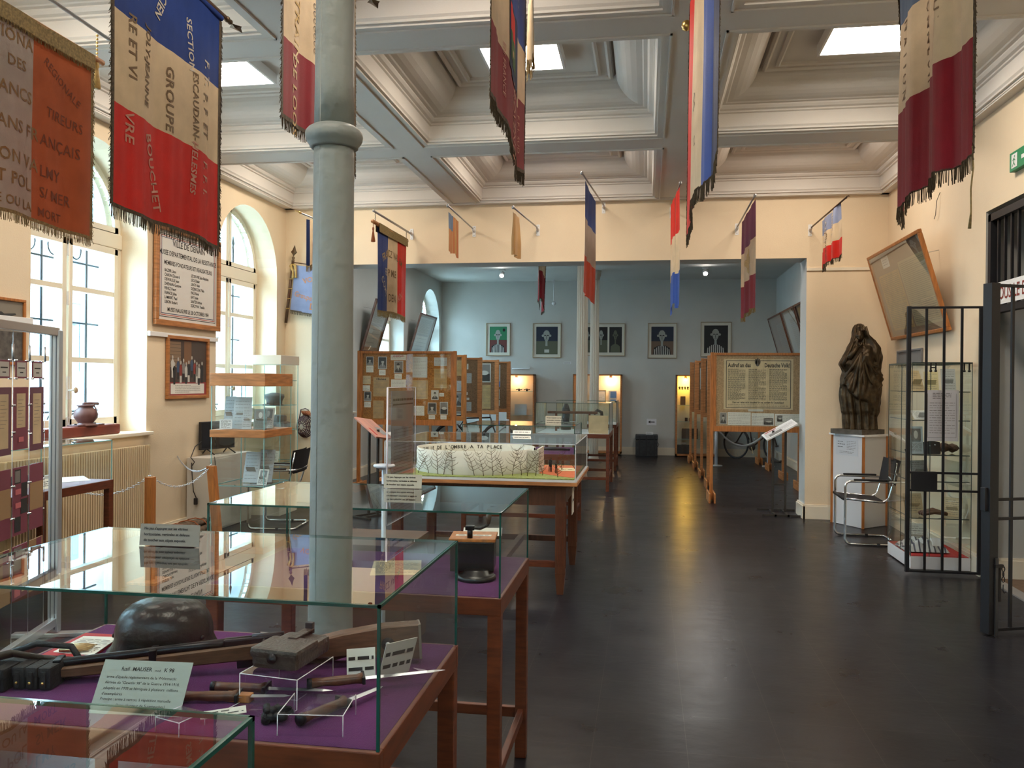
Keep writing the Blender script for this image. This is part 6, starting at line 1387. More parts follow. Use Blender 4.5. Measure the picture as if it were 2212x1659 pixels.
for (x, y) in PP[:3]: MB().box((x - .014, y - .014, .0), (x + .014, y + .014, 1.024), PINE, bev=.003).build('corner_strip', t)
Tp = frame_T((2.15, 10.20, 0), (.245, -.41, 0), (0, 0, 1)); b = MB(); b.box((.06, .80, .001), (.40, .99, .003), mat('plastic_sheet', (.60, .61, .64), .3), Tp); lines(b, Tp, .09, .20, .88, .97, 3, INK, .003, .004); lines(b, Tp, .23, .37, .86, .97, 6, INKG, .002, .004); lines(b, Tp, .12, .34, .82, .85, 2, INKG, .002, .004); b.build('notice', t)

# glass corner cabinet behind the gate
t = thing('glass_cabinet', 'tall frameless glass cabinet on a white base behind the open iron gate', 'display cabinet', (2.52, 8.05, 0))
x0, x1, y0, y1 = 2.28, 2.765, 7.70, 8.40; b = MB(); b.box((x0, y0, .01), (x1, y1, .12), PW, bev=.003); b.build('plinth', t); MB().box((x0 + .01, y0 + .01, .12), (x1 - .01, y1 - .01, .126), mat('red_lining', (.42, .02, .02), .8)).build('lining', t)
g = MB()
for (a, c) in (((x0, y0), (x1, y0)), ((x0, y1), (x1, y1)), ((x0, y0), (x0, y1)), ((x1, y0), (x1, y1))): g.quad([(*a, .12), (*c, .12), (*c, 1.80), (*a, 1.80)], GLASS)
g.quad([(x0, y0, 1.80), (x1, y0, 1.80), (x1, y1, 1.80), (x0, y1, 1.80)], GLASS); o = g.build('glass', t); e = MB(); DE = mat('edge_dark', (.05, .07, .06), .3)
for (x, y) in ((x0, y0), (x1, y0), (x0, y1), (x1, y1), (x0 + .15, y0), (x0, y0 + .3)): e.box((x - .0025, y - .0025, .12), (x + .0025, y + .0025, 1.80), DE)
for (a, c) in (((x0, y0 - .003), (x1, y0 + .003)), ((x0 - .003, y0), (x0 + .003, y1)), ((x1 - .003, y0), (x1 + .003, y1)), ((x0, y1 - .003), (x1, y1 + .003))): e.box((*a, 1.792), (*c, 1.806), DE)
e.build('glass_edge', o); e = MB()
for x in (2.43, 2.47, 2.70, 2.74): e.box((x - .005, y0 - .006, 1.73), (x + .005, y0 + .006, 1.80), IRON); e.lathe([(.010, -.008), (.010, .008)], IRON, 10, Matrix.Translation((x, y0, 1.73)) @ Matrix.Rotation(PI / 2, 4, 'X'))
e.box((2.43, y0 - .004, 1.755), (2.47, y0 + .004, 1.765), IRON); e.build('hinge', t)
for z in (.45, .77, 1.0, 1.30, 1.55):
    s = MB(); s.quad([(x0 + .01, y0 + .01, z), (x1 - .01, y0 + .01, z), (x1 - .01, y1 - .01, z), (x0 + .01, y1 - .01, z)], GLASS)
    for (a, c) in (((x0 + .01, y0 + .01), (x1 - .01, y0 + .013)), ((x0 + .01, y0 + .01), (x0 + .013, y1 - .01))): s.box((*a, z - .004), (*c, z + .004), DE)
    s.build('shelf', t)
t = thing('paper_sheet', 'white typed sheet taped on the outside of the glass cabinet door', 'notice', (2.5, 7.69, 1.13)); Tq = frame_T((2.385, 7.692, 1.125), (1, 0, 0), (0, 0, 1)); b = MB(); b.box((0, 0, -.002), (.27, .44, 0), mat('sheet_lilac', (.60, .58, .60), .6), Tq); b.build('sheet', t)
b = MB(); lines(b, Tq, .06, .21, .36, .42, 4, INK, .0016, .001); lines(b, Tq, .035, .24, .06, .34, 13, INKG, .0016, .001)
for (p, q, r_, s_) in ((.018, .03, .020, .41), (.25, .03, .252, .41), (.018, .03, .252, .032)): rect(b, Tq, p, q, r_, s_, INK)
b.build('print', t)
GC = 'papers inside the right glass cabinet'
for a, k in ((('pale booklet leaning at the back of the top cabinet shelf', 2.42, 8.0, 1.555, .14, .21, .3, .5), dict(m=PAPERO)), (('yellowish folded leaflet on the top cabinet shelf, right', 2.55, 8.05, 1.555, .12, .20, -.2, .5), dict(m=mat('yellow_paper', (.55, .47, .26), .7))), (('grey typed leaflet nearest the wall on the top cabinet shelf', 2.68, 8.0, 1.555, .12, .21, -.1, .3), {}),
             (('white envelope lying open on the second cabinet shelf', 2.48, 7.95, 1.303, .22, .12, .2, .9), dict(m=WHITE)), (('bluish sheet leaning at the left front of the fur shelf', 2.345, 7.78, 1.005, .12, .24, .1, .12), dict(m=mat('bluish_paper', (.50, .58, .62), .5), pic=1)), (('open book with brown cover standing on the fourth cabinet shelf', 2.45, 8.0, .773, .18, .16, .4, .3), dict(m=PAPERG)), (('tan photograph mount on the lowest cabinet shelf, left', 2.40, 8.0, .453, .17, .18, .2, .3), dict(m=PAPERO)), (('tan book cover on the lowest cabinet shelf, right', 2.66, 7.85, .453, .15, .17, -.6, .3), dict(m=PAPERO)), (('white photo sheet standing behind the striped cloth', 2.48, 8.2, .128, .2, .2, 0, .2), dict(m=PAPER))):
    leaf(*a, grp=GC, **k)
t = thing('peaked_cap', 'dark pointed side cap on the middle shelf of the right glass cabinet', 'cap', (2.42, 7.86, 1.003), .15); b = MB(); NV = mat('navy_felt', (.02, .022, .03), .8)
b.add([(-.15, 0, 0), (-.08, -.05, 0), (.12, -.06, 0), (.16, 0, 0), (.12, .06, 0), (-.08, .05, 0), (-.16, 0, .035), (-.05, 0, .09), (.08, 0, .115), (.15, 0, .10)], [(0, 1, 7, 6), (1, 2, 8, 7), (2, 3, 9, 8), (0, 6, 7, 5), (5, 7, 8, 4), (4, 8, 9, 3), (5, 4, 3, 2, 1, 0)], NV); b.build('crown', t, world=False); b = MB()
for k in range(4): b.lathe([(.007, -.001), (.007, .001)], STEEL, 8, Matrix.Translation((-.04 + .045 * k, -.032 + .002 * k, .055 + .008 * k)) @ Matrix.Rotation(1.0, 4, 'X'))
b.build('button', t, world=False)
t = thing('fur_mitten', 'lumpy brown fur garment beside the pointed cap', 'garment', (2.58, 7.98, 1.003)); b = MB(); FU = mat('brown_fur', (.12, .07, .05), .95, noise=.5, nscale=30, bump=.8, bscale=80)
for (x, y, z, r_) in ((-.14, 0, .045, .05), (-.05, .02, .05, .055), (.05, 0, .05, .055), (.13, .02, .045, .05)): b.lathe([(0, -r_ * .9), (r_ * .8, -r_ * .5), (r_ * 1.2, 0), (r_ * .8, r_ * .5), (0, r_ * .8)], FU, 14, c=(x, y, z))
b.build('fur', t, world=False)
t = thing('leather_gaiter', 'crumpled brown leather piece on the lowest cabinet shelf', 'leather piece', (2.50, 7.84, .453), .1); b = MB()
for k in range(5): b.tube([(-.10, -.04 + .02 * k, .02 + .012 * (k % 2)), (0, -.035 + .02 * k, .04 + .01 * (k % 3)), (.11, -.03 + .02 * k, .025)], .016, mat('gaiter_brown', (.11, .05, .03), .5), 8)
b.build('leather', t, world=False)
t = thing('striped_uniform', 'folded grey and white striped cloth uniform on the red cabinet base', 'uniform', (2.46, 8.0, .128)); r = random.Random(5)
def fold_cloth(name, s):
    n = 26; vs = []; b = MB(); W1, W2 = mat('stripe_light', (.50, .50, .50), .8), mat('stripe_dark', (.09, .09, .12), .8)
    for j in range(n + 1):
        for i in range(n + 1): x, y = (i / n - .5) * .36, (j / n - .5) * .36; ed = min(1, 6 * min(i, j, n - i, n - j) / n); vs.append((x, y, (.01 + ed * (.035 + s + .018 * math.sin(i * .8 + j * .35) + .014 * math.sin(j * .9 - i * .25)))))
    for q, m_ in ((0, W1), (1, W2)): b.add(vs, [(j * (n + 1) + i, j * (n + 1) + i + 1, (j + 1) * (n + 1) + i + 1, (j + 1) * (n + 1) + i) for j in range(n) for i in range(n) if int((i + (j // 9)) / 1.5) % 2 == q], m_, True)
    b.build(name, t, world=False)
fold_cloth('jacket', .03); b = MB(); b.box((.02, -.24, .005), (.09, -.23, .075), WHITE, Matrix.Rotation(-.3, 4, 'X')); b.build('tag', t, world=False)
t = thing('framed_photo', 'small framed print on the right wall above the glass cabinet', 'framed photograph', (RX - .01, 9.4, 1.83)); T = wall_T(RX - .004, 9.95, 1.83, -1); frame_mb(T, .85, .16, .02, .02, mat('frame_grey', (.2, .2, .2), .4)).build('frame', t); b = MB(); b.box((.02, .02, 0), (.83, .14, .006), GREYP, T); b.build('print', t)

# iron gates
def gate(label, A, B, zt, post, bars, mids, lockbox=None, botz=.03):
    A, B = Vector(A), Vector(B); d = (B - A).normalized(); T = frame_T(A, d, Vector((-d.y, d.x, 0))); L = (B - A).length
    t = thing('iron_gate', label, 'gate', A, 0, 'black iron gate leaves')
    MB().box((-post[0] / 2, -post[1] / 2, .01 if post[0] > .04 else .02), (post[0] / 2, post[1] / 2, zt), IRON, T, bev=.003).build('lock_stile', t)
    MB().box((L - .03, -.012, .02), (L, .012, zt - .01), IRON, T).build('hinge_stile', t)
    for k, z in enumerate([zt - .012, botz] + list(mids)): MB().box((0, -.009 if k > 1 else -.014, z - .009), (L, .009 if k > 1 else .014, z + .009), IRON, T).build('rail', t)
    for x in bars: MB().box((x - .0095, -.0075, botz + .003), (x + .0095, .0075, zt - .014), IRON, T).build('bar', t)
    if lockbox: MB().box((lockbox[0], -.022, lockbox[1]), (lockbox[2], .022, lockbox[3]), IRON, T, bev=.004).build('lock', t)
    return t, T
gate('black iron gate leaf standing open in front of the right glass cabinet', (2.20, 7.53, 0), (2.785, 7.53, 0), 2.275, (.032, .032), (.14, .28, .42), (.715, .865), (.03, .71, .23, .875))
g2, T2 = gate('black iron gate leaf with a chained bolt at the right picture edge', (2.195, 5.80, 0), (2.785, 6.03, 0), 2.265, (.065, .075), (.16, .29, .42), (.745, .87))
b = MB(); b.box((-.055, -.02, .80), (-.030, .02, .95), IRON, T2, bev=.003); b.build('strike_plate', g2)
b = MB(); b.box((.005, -.050, -.0), (.025, -.040, .50), mat('worn_iron', (.06, .06, .065), .5, metal=.5), T2); b.box((.0, -.055, .44), (.06, -.035, .46), IRON, T2); b.box((.035, -.045, .22), (.05, -.035, .44), IRON, T2); b.build('bolt', g2)
b = MB()
for k in range(3): b.tube([T2 @ Vector((.065, -.045, .43 - k * .034)) + d_ for d_ in [Vector(((.009 * math.cos(q * PI / 4)) * (1 - k % 2), (.009 * math.cos(q * PI / 4)) * (k % 2), .018 * math.sin(q * PI / 4))) for q in range(8)]], .0032, IRON, 6, closed=True)
b.tube([T2 @ Vector(p) for p in ((.065, -.045, .33), (.064, -.045, .29), (.072, -.045, .275), (.088, -.045, .282))], .003, IRON, 6); b.build('hook_chain', g2)
t = thing('door_grille', 'fixed black iron grille above the doorway at the right', 'grille', (2.84, 6.8, 2.2))
b = MB(); b.box((2.81, DY1 - .07, .02), (2.87, DY1 - .015, DZ - .03), IRON); b.box((2.81, DY0 + .01, .02), (2.87, DY0 + .06, DZ - .03), IRON); b.box((2.81, DY0 + .01, DZ - .09), (2.87, DY1 - .015, DZ - .03), IRON); b.box((2.81, DY0 + .02, 2.20), (2.87, DY1 - .02, 2.255), IRON); b.build('frame', t)
for k in range(10): y = DY1 - .16 - k * .125; MB().box((2.83, y - .010, 2.25), (2.85, y + .010, DZ - .05), IRON).build('bar', t)
t = thing('cloth_sign', 'white lettered banner strip across the doorway at the right', 'sign', (2.80, 6.9, 2.27)); b = MB(); b.box((2.803, 6.08, 2.262), (2.808, 7.46, 2.44), WHITE); b.build('strip', t); b = MB(); Tz = frame_T((2.802, 7.44, 2.26), (0, -1, 0), (0, 0, 1)); put_text(b, "SS-NOUS LE DIRE", .15, mat('maroon_ink', (.22, .03, .02), .7), Tz, -.06, .04, 'LEFT', .008, sx=.78); b.build('lettering', t)
t = thing('exit_sign', 'green emergency exit sign on the right wall above the doorway', 'sign', (RX - .02, 6.9, 3.25)); GR = mat('exit_green', (.02, .24, .10), .5); b = MB(); b.box((RX - .045, 6.56, 3.25), (RX - .002, 6.97, 3.395), GR, bev=.004); b.build('housing', t)
Te = frame_T((RX - .046, 6.96, 3.255), (0, -1, 0), (0, 0, 1)); b = MB(); rect(b, Te, .03, .015, .13, .12, WHITE, .001)
for pts in (((.075, .10), (.085, .11), (.095, .10), (.085, .09)), ((.07, .09), (.085, .088), (.078, .055), (.066, .058)), ((.066, .058), (.078, .055), (.10, .03), (.092, .025)), ((.066, .058), (.074, .05), (.05, .022), (.043, .028)), ((.08, .085), (.10, .07), (.098, .063), (.076, .076)), ((.07, .088), (.05, .075), (.052, .068), (.072, .08))): b.quad([(x, y, .002) for x, y in pts], GR, Te)
b.add([(.20, .05, .001), (.20, .08, .001), (.30, .08, .001), (.30, .10, .001), (.35, .065, .001), (.30, .03, .001), (.30, .05, .001)], [(0, 1, 2, 6), (3, 4, 5)], WHITE, T=Te); b.build('pictogram', t)
# tilted frames leaning out from the walls
def tilted(label, C4, m, back, n=1, grp=None, paper=None, hang=None, name='tilted_frame'):
    """corners: bottom-left, bottom-right, top-left as seen from the room"""
    a, bb, c = [Vector(p) for p in C4]; T = frame_T(a, bb - a, c - a); w, h = (bb - a).length, (c - a).length
    t = thing(name, label, 'framed display', a, 0, grp); f = frame_mb(T, w, h, .035, .04, m); f.build('frame', t); b = MB(); b.box((.02, .02, 0), (w - .02, h - .02, .01), back, T); b.build('backboard', t); p = MB(); Tq = T @ Matrix.Translation((0, 0, .010))
    for (x0, y0, x1, y1, mm, nl) in (paper or ()):
        rect(p, Tq, x0 * w, y0 * h, x1 * w, y1 * h, mm, .001)
        if nl: lines(p, Tq, (x0 + .02) * w, (x1 - .02) * w, (y0 + .02) * h, (y1 - .02) * h, nl, INKG, .0022, .002)
    if p.v: p.build('document', t)
    MB().quad([T @ Vector(q) for q in ((.03, .03, .034), (w - .03, .03, .034), (w - .03, h - .03, .034), (.03, h - .03, .034))], GLASS).build('glass', t)
    if hang:
        for q in (.25, .75): MB().tube([T @ Vector((w * q, h * .8, 0)), hang(T @ Vector((w * q, h * .8, 0)))], .003, STEEL, 5).build('hanging_chain', t)
    return t
tilted('big orange-framed newspaper display leaning out from the right wall by the statue', ((2.775, 10.02, 2.12), (2.775, 8.22, 2.12), (2.50, 10.02, 3.06)), PINE, mat('brown_board', (.30, .19, .12), .6),
       paper=((.08, .10, .48, .74, PAPERT, 30), (.50, .10, .95, .80, mat('newsprint_pale', (.42, .34, .20), .7), 34), (.22, .80, .36, .92, PAPER, 3), (.70, .14, .92, .36, PAPERO, 8)), hang=lambda p: Vector((RX, p.y, p.z + .05)))
for i, (ya, yb) in enumerate(((17.9, 16.3), (16.2, 14.9), (14.8, 13.4))):
    tilted(('frame leaning from the far room right wall, deepest of the visible row', 'frame leaning from the far room right wall, middle of the row', 'frame leaning from the far room right wall, nearest the jamb')[i], ((2.77, ya, 2.05), (2.77, yb, 2.05), (2.50, ya, 2.97)), WOODD, mat('brown_board', (.3, .19, .12)), grp='leaning frames on the far room right wall',
           paper=((.08, .08, .92, .92, [mat('rose_grey', (.30, .22, .22), .6), PAPERG, PAPERT][i], 0), (.4, .2, .9, .8, [PAPERG, PAPERT, PAPERO][i], 16)), hang=lambda p: Vector((RX, p.y, p.z + .05)))
for i, (ya, yb, lb) in enumerate(((12.98, 13.72, 'leaning framed newspaper on the far room left wall, beside the tricolour banner'), (15.75, 16.9, 'leaning framed engraving between the far room arched windows'))):
    tilted(lb, ((-4.70, ya + .3, 2.10), (-4.70, yb + .4, 2.10), (-4.44, ya + .3, 2.98)), WOODD, mat('brown_board', (.3, .19, .12)), grp=None, paper=((.10, .10, .90, .92, PAPERG, 0), (.15, .55, .80, .90, LITP, 18), (.15, .12, .85, .5, PAPER, 4)), hang=lambda p: Vector((LX, p.y, p.z + .05)))
t = thing('hook_wire', 'bent wire hook sticking out of the right wall above the leaning frame', 'hook', (RX, 8.6, 3.4)); MB().tube([(RX, 8.65, 3.48), (RX - .03, 8.65, 3.40), (RX - .03, 8.68, 3.27), (RX - .02, 8.75, 3.24)], .003, IRON, 6).build('wire', t)
# ================================================================== far room
def board(label, x0, x1, y, zb=.97, zt=2.04, items=None, cork=None, glass=True, m=None, grp='cork notice boards on stands'):
    m = m or PINE; t = thing('notice_board', label, 'notice board', ((x0 + x1) / 2, y, 0), 0, grp); k = .045
    b = MB(); b.box((x0 + .03, y - .004, zb + .03), (x1 - .03, y + .014, zt - .03), cork or CORK); b.build('cork_panel', t)
    b = MB()
    for (a, c) in (((x0 + k, zb), (x1 - k, zb + .075)), ((x0 + k, zt - .035), (x1 - k, zt))): b.box((a[0], y - .022, a[1]), (c[0], y + .022, c[1]), m, bev=.003)
    for (a, c) in ((x0 + k, x0 + k + .035), (x1 - k - .035, x1 - k)): b.box((a, y - .020, zb + .07), (c, y + .020, zt - .03), m)
    b.build('frame', t)
    for x in (x0, x1 - k): MB().box((x, y - .025, .02), (x + k, y + .025, zt + .005), m, bev=.003).build('post', t)
    for x in (x0 - .024, x0 + k + .001, x1 - k - .024, x1 + .001): MB().box((x, y - .24, .0), (x + .023, y + .24, .13), WOODL, bev=.004).build('foot', t)
    T = frame_T((0, y - .006, 0), (1, 0, 0), (0, 0, 1))
    for it in items or ():
        kd = it[0]; ax, az, bx_, bz = it[1:5]; b = MB(); xa, xb, za, zc = min(ax, bx_), max(ax, bx_), min(az, bz), max(az, bz)
        if kd == 'ph': portrait(b, T, xa, za, xb, zc, kind=it[5] if len(it) > 5 else 0, bg=it[6] if len(it) > 6 else None); b.build('photo', t)
        else:
            mm = {'t': PAPER, 'doc': PAPERG, 'np': PAPERT, 'old': PAPERO}[kd]; rect(b, T, xa, za, xb, zc, mm, .001); lines(b, T, xa + .012, xb - .012, za + .012, zc - .012, max(2, int((zc - za) / .022)), INKG, .0016, .0016)
            if len(it) > 5: put_text(b, it[5], it[6], it[7], T, (xa + xb) / 2, zc - it[6] * 1.05, 'CENTER', .03, sx=it[8] if len(it) > 8 else 1, z=.002)
            b.build('document', t)
    if glass: MB().quad([(x0 + .08, y - .012, zb + .08), (x1 - .08, y - .012, zb + .08), (x1 - .08, y - .012, zt - .04), (x0 + .08, y - .012, zt - .04)], GLASS).build('glass', t)
    return t, T
BY_ = [11.7, 13.25, 14.7, 16.15, 17.4]
itL = [('ph', -4.04, 1.96, -3.93, 1.83, 1), ('t', -4.04, 1.825, -3.93, 1.73), ('ph', -3.86, 1.96, -3.73, 1.78, 2), ('t', -3.845, 1.77, -3.745, 1.69), ('t', -3.67, 1.99, -3.44, 1.91, 'LES RESISTANTS', .032, REDINK, .7), ('ph', -3.62, 1.90, -3.48, 1.72, 0, GREYP), ('t', -3.61, 1.71, -3.50, 1.64), ('doc', -3.34, 1.96, -3.12, 1.66), ('doc', -3.02, 1.95, -2.83, 1.83),
       ('np', -3.93, 1.66, -3.69, 1.38, "L'Enchainé", .038, INK, .9), ('t', -3.66, 1.63, -3.44, 1.51), ('np', -3.34, 1.62, -3.11, 1.35), ('np', -3.02, 1.79, -2.83, 1.51), ('ph', -3.06, 1.48, -2.95, 1.34, 4, LITP), ('t', -2.94, 1.44, -2.87, 1.39), ('ph', -3.11, 1.30, -2.98, 1.13, 1), ('t', -3.095, 1.12, -3.0, 1.06), ('ph', -2.93, 1.31, -2.81, 1.13, 5), ('t', -2.92, 1.12, -2.83, 1.06), ('t', -3.36, 1.25, -3.16, 1.11),
       ('old', -4.11, 1.68, -3.97, 1.56), ('t', -4.11, 1.54, -3.98, 1.46), ('ph', -4.07, 1.45, -3.96, 1.31, 2), ('t', -4.065, 1.30, -3.965, 1.22), ('np', -3.93, 1.32, -3.77, 1.06)]
board('first cork board at the left of the opening, covered with portraits and papers', -4.17, -2.69, BY_[0], items=itL)
C2 = mat('brown_hardboard', (.22, .12, .06), .8, noise=.3, nscale=50)
sets = [[('np', -3.1, 1.95, -2.93, 1.7), ('doc', -3.12, 1.62, -2.95, 1.45), ('ph', -3.12, 1.43, -2.94, 1.2, 0, GREYP), ('ph', -3.12, 1.12, -2.93, .98 + .05, 5)], [('t', -3.2, 1.93, -3.16, 1.83), ('doc', -3.22, 1.76, -3.10, 1.58), ('t', -3.22, 1.42, -3.17, 1.37), ('t', -3.22, 1.32, -3.14, 1.28), ('doc', -3.22, 1.24, -3.10, 1.08)], [('ph', -3.30, 1.97, -3.02, 1.60, 5), ('np', -3.30, 1.55, -3.02, 1.08)], [('doc', -3.34, 1.97, -3.05, 1.50), ('ph', -3.34, 1.45, -3.06, 1.25, 3), ('t', -3.34, 1.23, -3.06, 1.10)]]
XR = [-2.83, -2.93, -2.93, -2.93]
for i, (y, it) in enumerate(zip(BY_[1:], sets)):
    xr = [-2.88, -2.91, -2.86, -2.83][i]; bd, T = board('%s cork board of the left row, mostly hidden by nearer boards' % ('second', 'third', 'fourth', 'fifth')[i], xr - 1.4, xr, y, items=it, cork=C2, m=WOODL if i else PINE)
    if i == 3: b = MB(); b.add([T @ Vector(p) for p in ((-3.33, 1.51, .003), (-3.06, 1.51, .003), (-3.06, 1.62, .003), (-3.13, 1.60, .003), (-3.2, 1.64, .003), (-3.28, 1.61, .003), (-3.33, 1.62, .003))], [tuple(range(7))], mat('map_blue', (.03, .14, .55), .6)); b.build('map_print', bd)
itR = [('t', 1.34, 1.14, 1.62, 1.19 - .09), ('ph', .995, 1.215, 1.09, 1.055, 1, GREYP), ('t', 1.10, 1.22, 1.405, 1.045), ('t', 1.415, 1.21, 1.71, 1.045), ('t', 1.72, 1.205, 2.05, 1.045), ('ph', 1.575, 1.145, 1.70, 1.055, 5), ('ph', 1.75, 1.18, 1.82, 1.10, 5)]
itR = itR[1:]
bd, T = board('first cork board at the right of the opening with the German poster', .865, 2.32, BY_[0], zb=.955, zt=2.03, items=itR, cork=mat('pale_cork', (.40, .25, .13), .8, noise=.3, nscale=60))
b = MB(); XA, XB, ZA, ZB_ = 1.075, 1.925, 1.28, 1.925; rect(b, T, XA - .03, ZA - .02, XB + .03, ZB_ + .02, PAPERO, .001)
for (p, q, r_, s_) in ((XA, ZA, XA + .008, ZB_), (XB - .008, ZA, XB, ZB_), (XA, ZA, XB, ZA + .008), (XA, ZB_ - .008, 1.455, ZB_), (1.525, ZB_ - .008, XB, ZB_)): rect(b, T, p, q, r_, s_, INK, .002)
put_text(b, 'Aufruf an das', .078, INK, T, 1.25, 1.835, 'CENTER', .03, sx=.72, z=.002); put_text(b, 'Deutsche Volk!', .078, INK, T, 1.745, 1.835, 'CENTER', .03, sx=.68, z=.002)
for i in range(3): lines(b, T, XA + .025 + .272 * i, XA + .255 + .272 * i, 1.385, 1.815, 32, INK, .0030, .002)
put_text(b, 'Denn wir gehen nicht kämpfend für uns, sondern für Deutschland!', .034, INK, T, 1.50, 1.345, 'CENTER', .03, sx=.74, z=.002); lines(b, T, XA + .03, XB - .03, 1.295, 1.335, 2, INK, .002, .002)
for (x, z, rx, rz) in ((1.49, 1.89, .028, .045), (1.468, 1.91, .016, .038), (1.512, 1.91, .016, .038), (1.49, 1.945, .012, .014)): ell(b, T, x, z, rx, rz, mat('seal_grey', (.10, .09, .08), .7), .0028)
rect(b, T, 1.37, 1.235, 1.57, 1.262, LITP, .0015); b.build('poster', bd)
for i, y in enumerate(BY_[1:]):
    x0 = [.935, .93, .905, .88][i]; board('%s cork board of the right row, seen nearly end-on' % ('second', 'third', 'fourth', 'fifth')[i], x0, x0 + 1.4, y, zb=1.03, items=[('doc', x0 + .1, 1.9, x0 + .4, 1.5), ('t', x0 + .5, 1.9, x0 + .8, 1.6)], cork=C2, m=WOODL)
# framed art on the far wall
YF = FY - .004; TA = frame_T((0, YF, 0), (1, 0, 0), (0, 0, 1)); ABLK = mat('print_black', (.010, .012, .013), .6); ABL = mat('print_blue', (.010, .020, .045), .6); AGR = mat('print_green', (.025, .20, .09), .6); AMAR = mat('print_maroon', (.13, .03, .025), .6); AGY = mat('print_grey', (.33, .35, .32), .6); AKH = mat('print_khaki', (.10, .11, .07), .6); ABR = mat('print_brown', (.16, .10, .065), .6); AWH = mat('print_white', (.55, .56, .52), .6)
def art(label, x0, x1, z0, z1, fn):
    t = thing('framed_print', label, 'framed print', (x0, YF, z0), 0, 'framed figure prints on the far wall'); T = frame_T((x0, YF - .001, z0), (1, 0, 0), (0, 0, 1)); w, h = x1 - x0, z1 - z0
    frame_mb(T, w, h, .013, .03, mat('pale_gilt_frame', (.38, .29, .17), .45)).build('frame', t); b = MB(); b.box((.01, .01, .0), (w - .01, h - .01, .006), mat('passepartout', (.68, .66, .57), .6), T); b.build('mount', t)
    p = MB(); Tq = T @ Matrix.Translation((0, 0, .006)); fn(p, Tq, w, h); p.build('picture', t)
def fig(p, T, x0, y0, x1, y1, bg, low=None, stripes=True, head=AGY, glasses=True, turn=0):
    w, h = x1 - x0, y1 - y0; rect(p, T, x0, y0, x1, y1, bg, .001)
    if low: rect(p, T, x0, y0, x1, y0 + h * .48, low, .0014)
    cx = x0 + w * (.48 + turn); 
    p.add([T @ Vector((cx + w * a, y0 + h * c, .0018)) for a, c in ((-.40, 0), (-.36, .24), (-.2, .31), (-.07, .33), (.07, .33), (.2, .31), (.36, .24), (.40, 0))], [tuple(range(8))], AKH if not stripes else ABLK)
    if stripes:
        for k in range(9): a = -.36 + .085 * k; tp = .31 - .6 * max(0, abs(a + .02) - .15); p.quad([(cx + w * a, y0, .0024), (cx + w * (a + .04), y0, .0024), (cx + w * (a * .93 + .035), y0 + h * tp, .0024), (cx + w * a * .93, y0 + h * tp, .0024)], AWH, T)
    p.quad([(cx - w * .05, y0 + h * .30, .0026), (cx + w * .05, y0 + h * .30, .0026), (cx + w * .045, y0 + h * .50, .0026), (cx - w * .045, y0 + h * .50, .0026)], head, T)
    p.add([T @ Vector((cx + w * a, y0 + h * c, .003)) for a, c in ((-.03, .44), (-.10, .55), (-.15, .68), (-.14, .78), (-.08, .855), (0, .875), (.08, .855), (.14, .78), (.15, .68), (.10, .55), (.03, .44))], [tuple(range(11))], head)
    for s in (-1, 1):
        ell(p, T, cx + s * w * .175, y0 + h * .675, w * .05, h * .045, head, .0028, 10)
        ell(p, T, cx + s * w * .065, y0 + h * .685, w * .045, h * .020, ABLK, .0034, 10)
    p.quad([(cx - w * .01, y0 + h * .56, .0034), (cx + w * .015, y0 + h * .56, .0034), (cx + w * .01, y0 + h * .69, .0034), (cx - w * .005, y0 + h * .69, .0034)], ABLK, T); rect(p, T, cx - w * .05, y0 + h * .515, cx + w * .05, y0 + h * .525, ABLK, .0034)
art('green framed print of a striped figure, leftmost on the far wall', -3.66, -3.095, 2.21, 2.965, lambda p, T, w, h: (fig(p, T, .08, .08, w - .08, h - .08, AGR, AMAR), ell(p, T, w - .15, h - .16, .03, .035, ABLK, .003)))
art('dark blue framed print of a thin pale head over a green block', -2.575, -1.92, 2.17, 2.96, lambda p, T, w, h: (fig(p, T, .08, .08, w - .08, h - .08, ABL, AKH, stripes=False, turn=0), rect(p, T, .27, .12, .38, .19, AWH, .0036)))
art('wide framed triple print partly hidden behind the fluted columns', -1.55, -.476, 2.215, 2.95, lambda p, T, w, h: [fig(p, T, .08 + .32 * k, .08, .36 + .32 * k, h - .08, ABLK, None if k == 2 else AKH, stripes=False, head=AGY if k < 2 else AKH) for k in range(3)])
art('blue and brown framed print of a bald striped figure, right of the columns', .03, .67, 2.17, 2.955, lambda p, T, w, h: fig(p, T, .075, .08, w - .075, h - .08, ABL, ABR))
art('black framed print of a big-eared striped figure, rightmost on the far wall', 1.186, 1.85, 2.205, 2.98, lambda p, T, w, h: fig(p, T, .075, .08, w - .075, h - .08, ABLK, None))
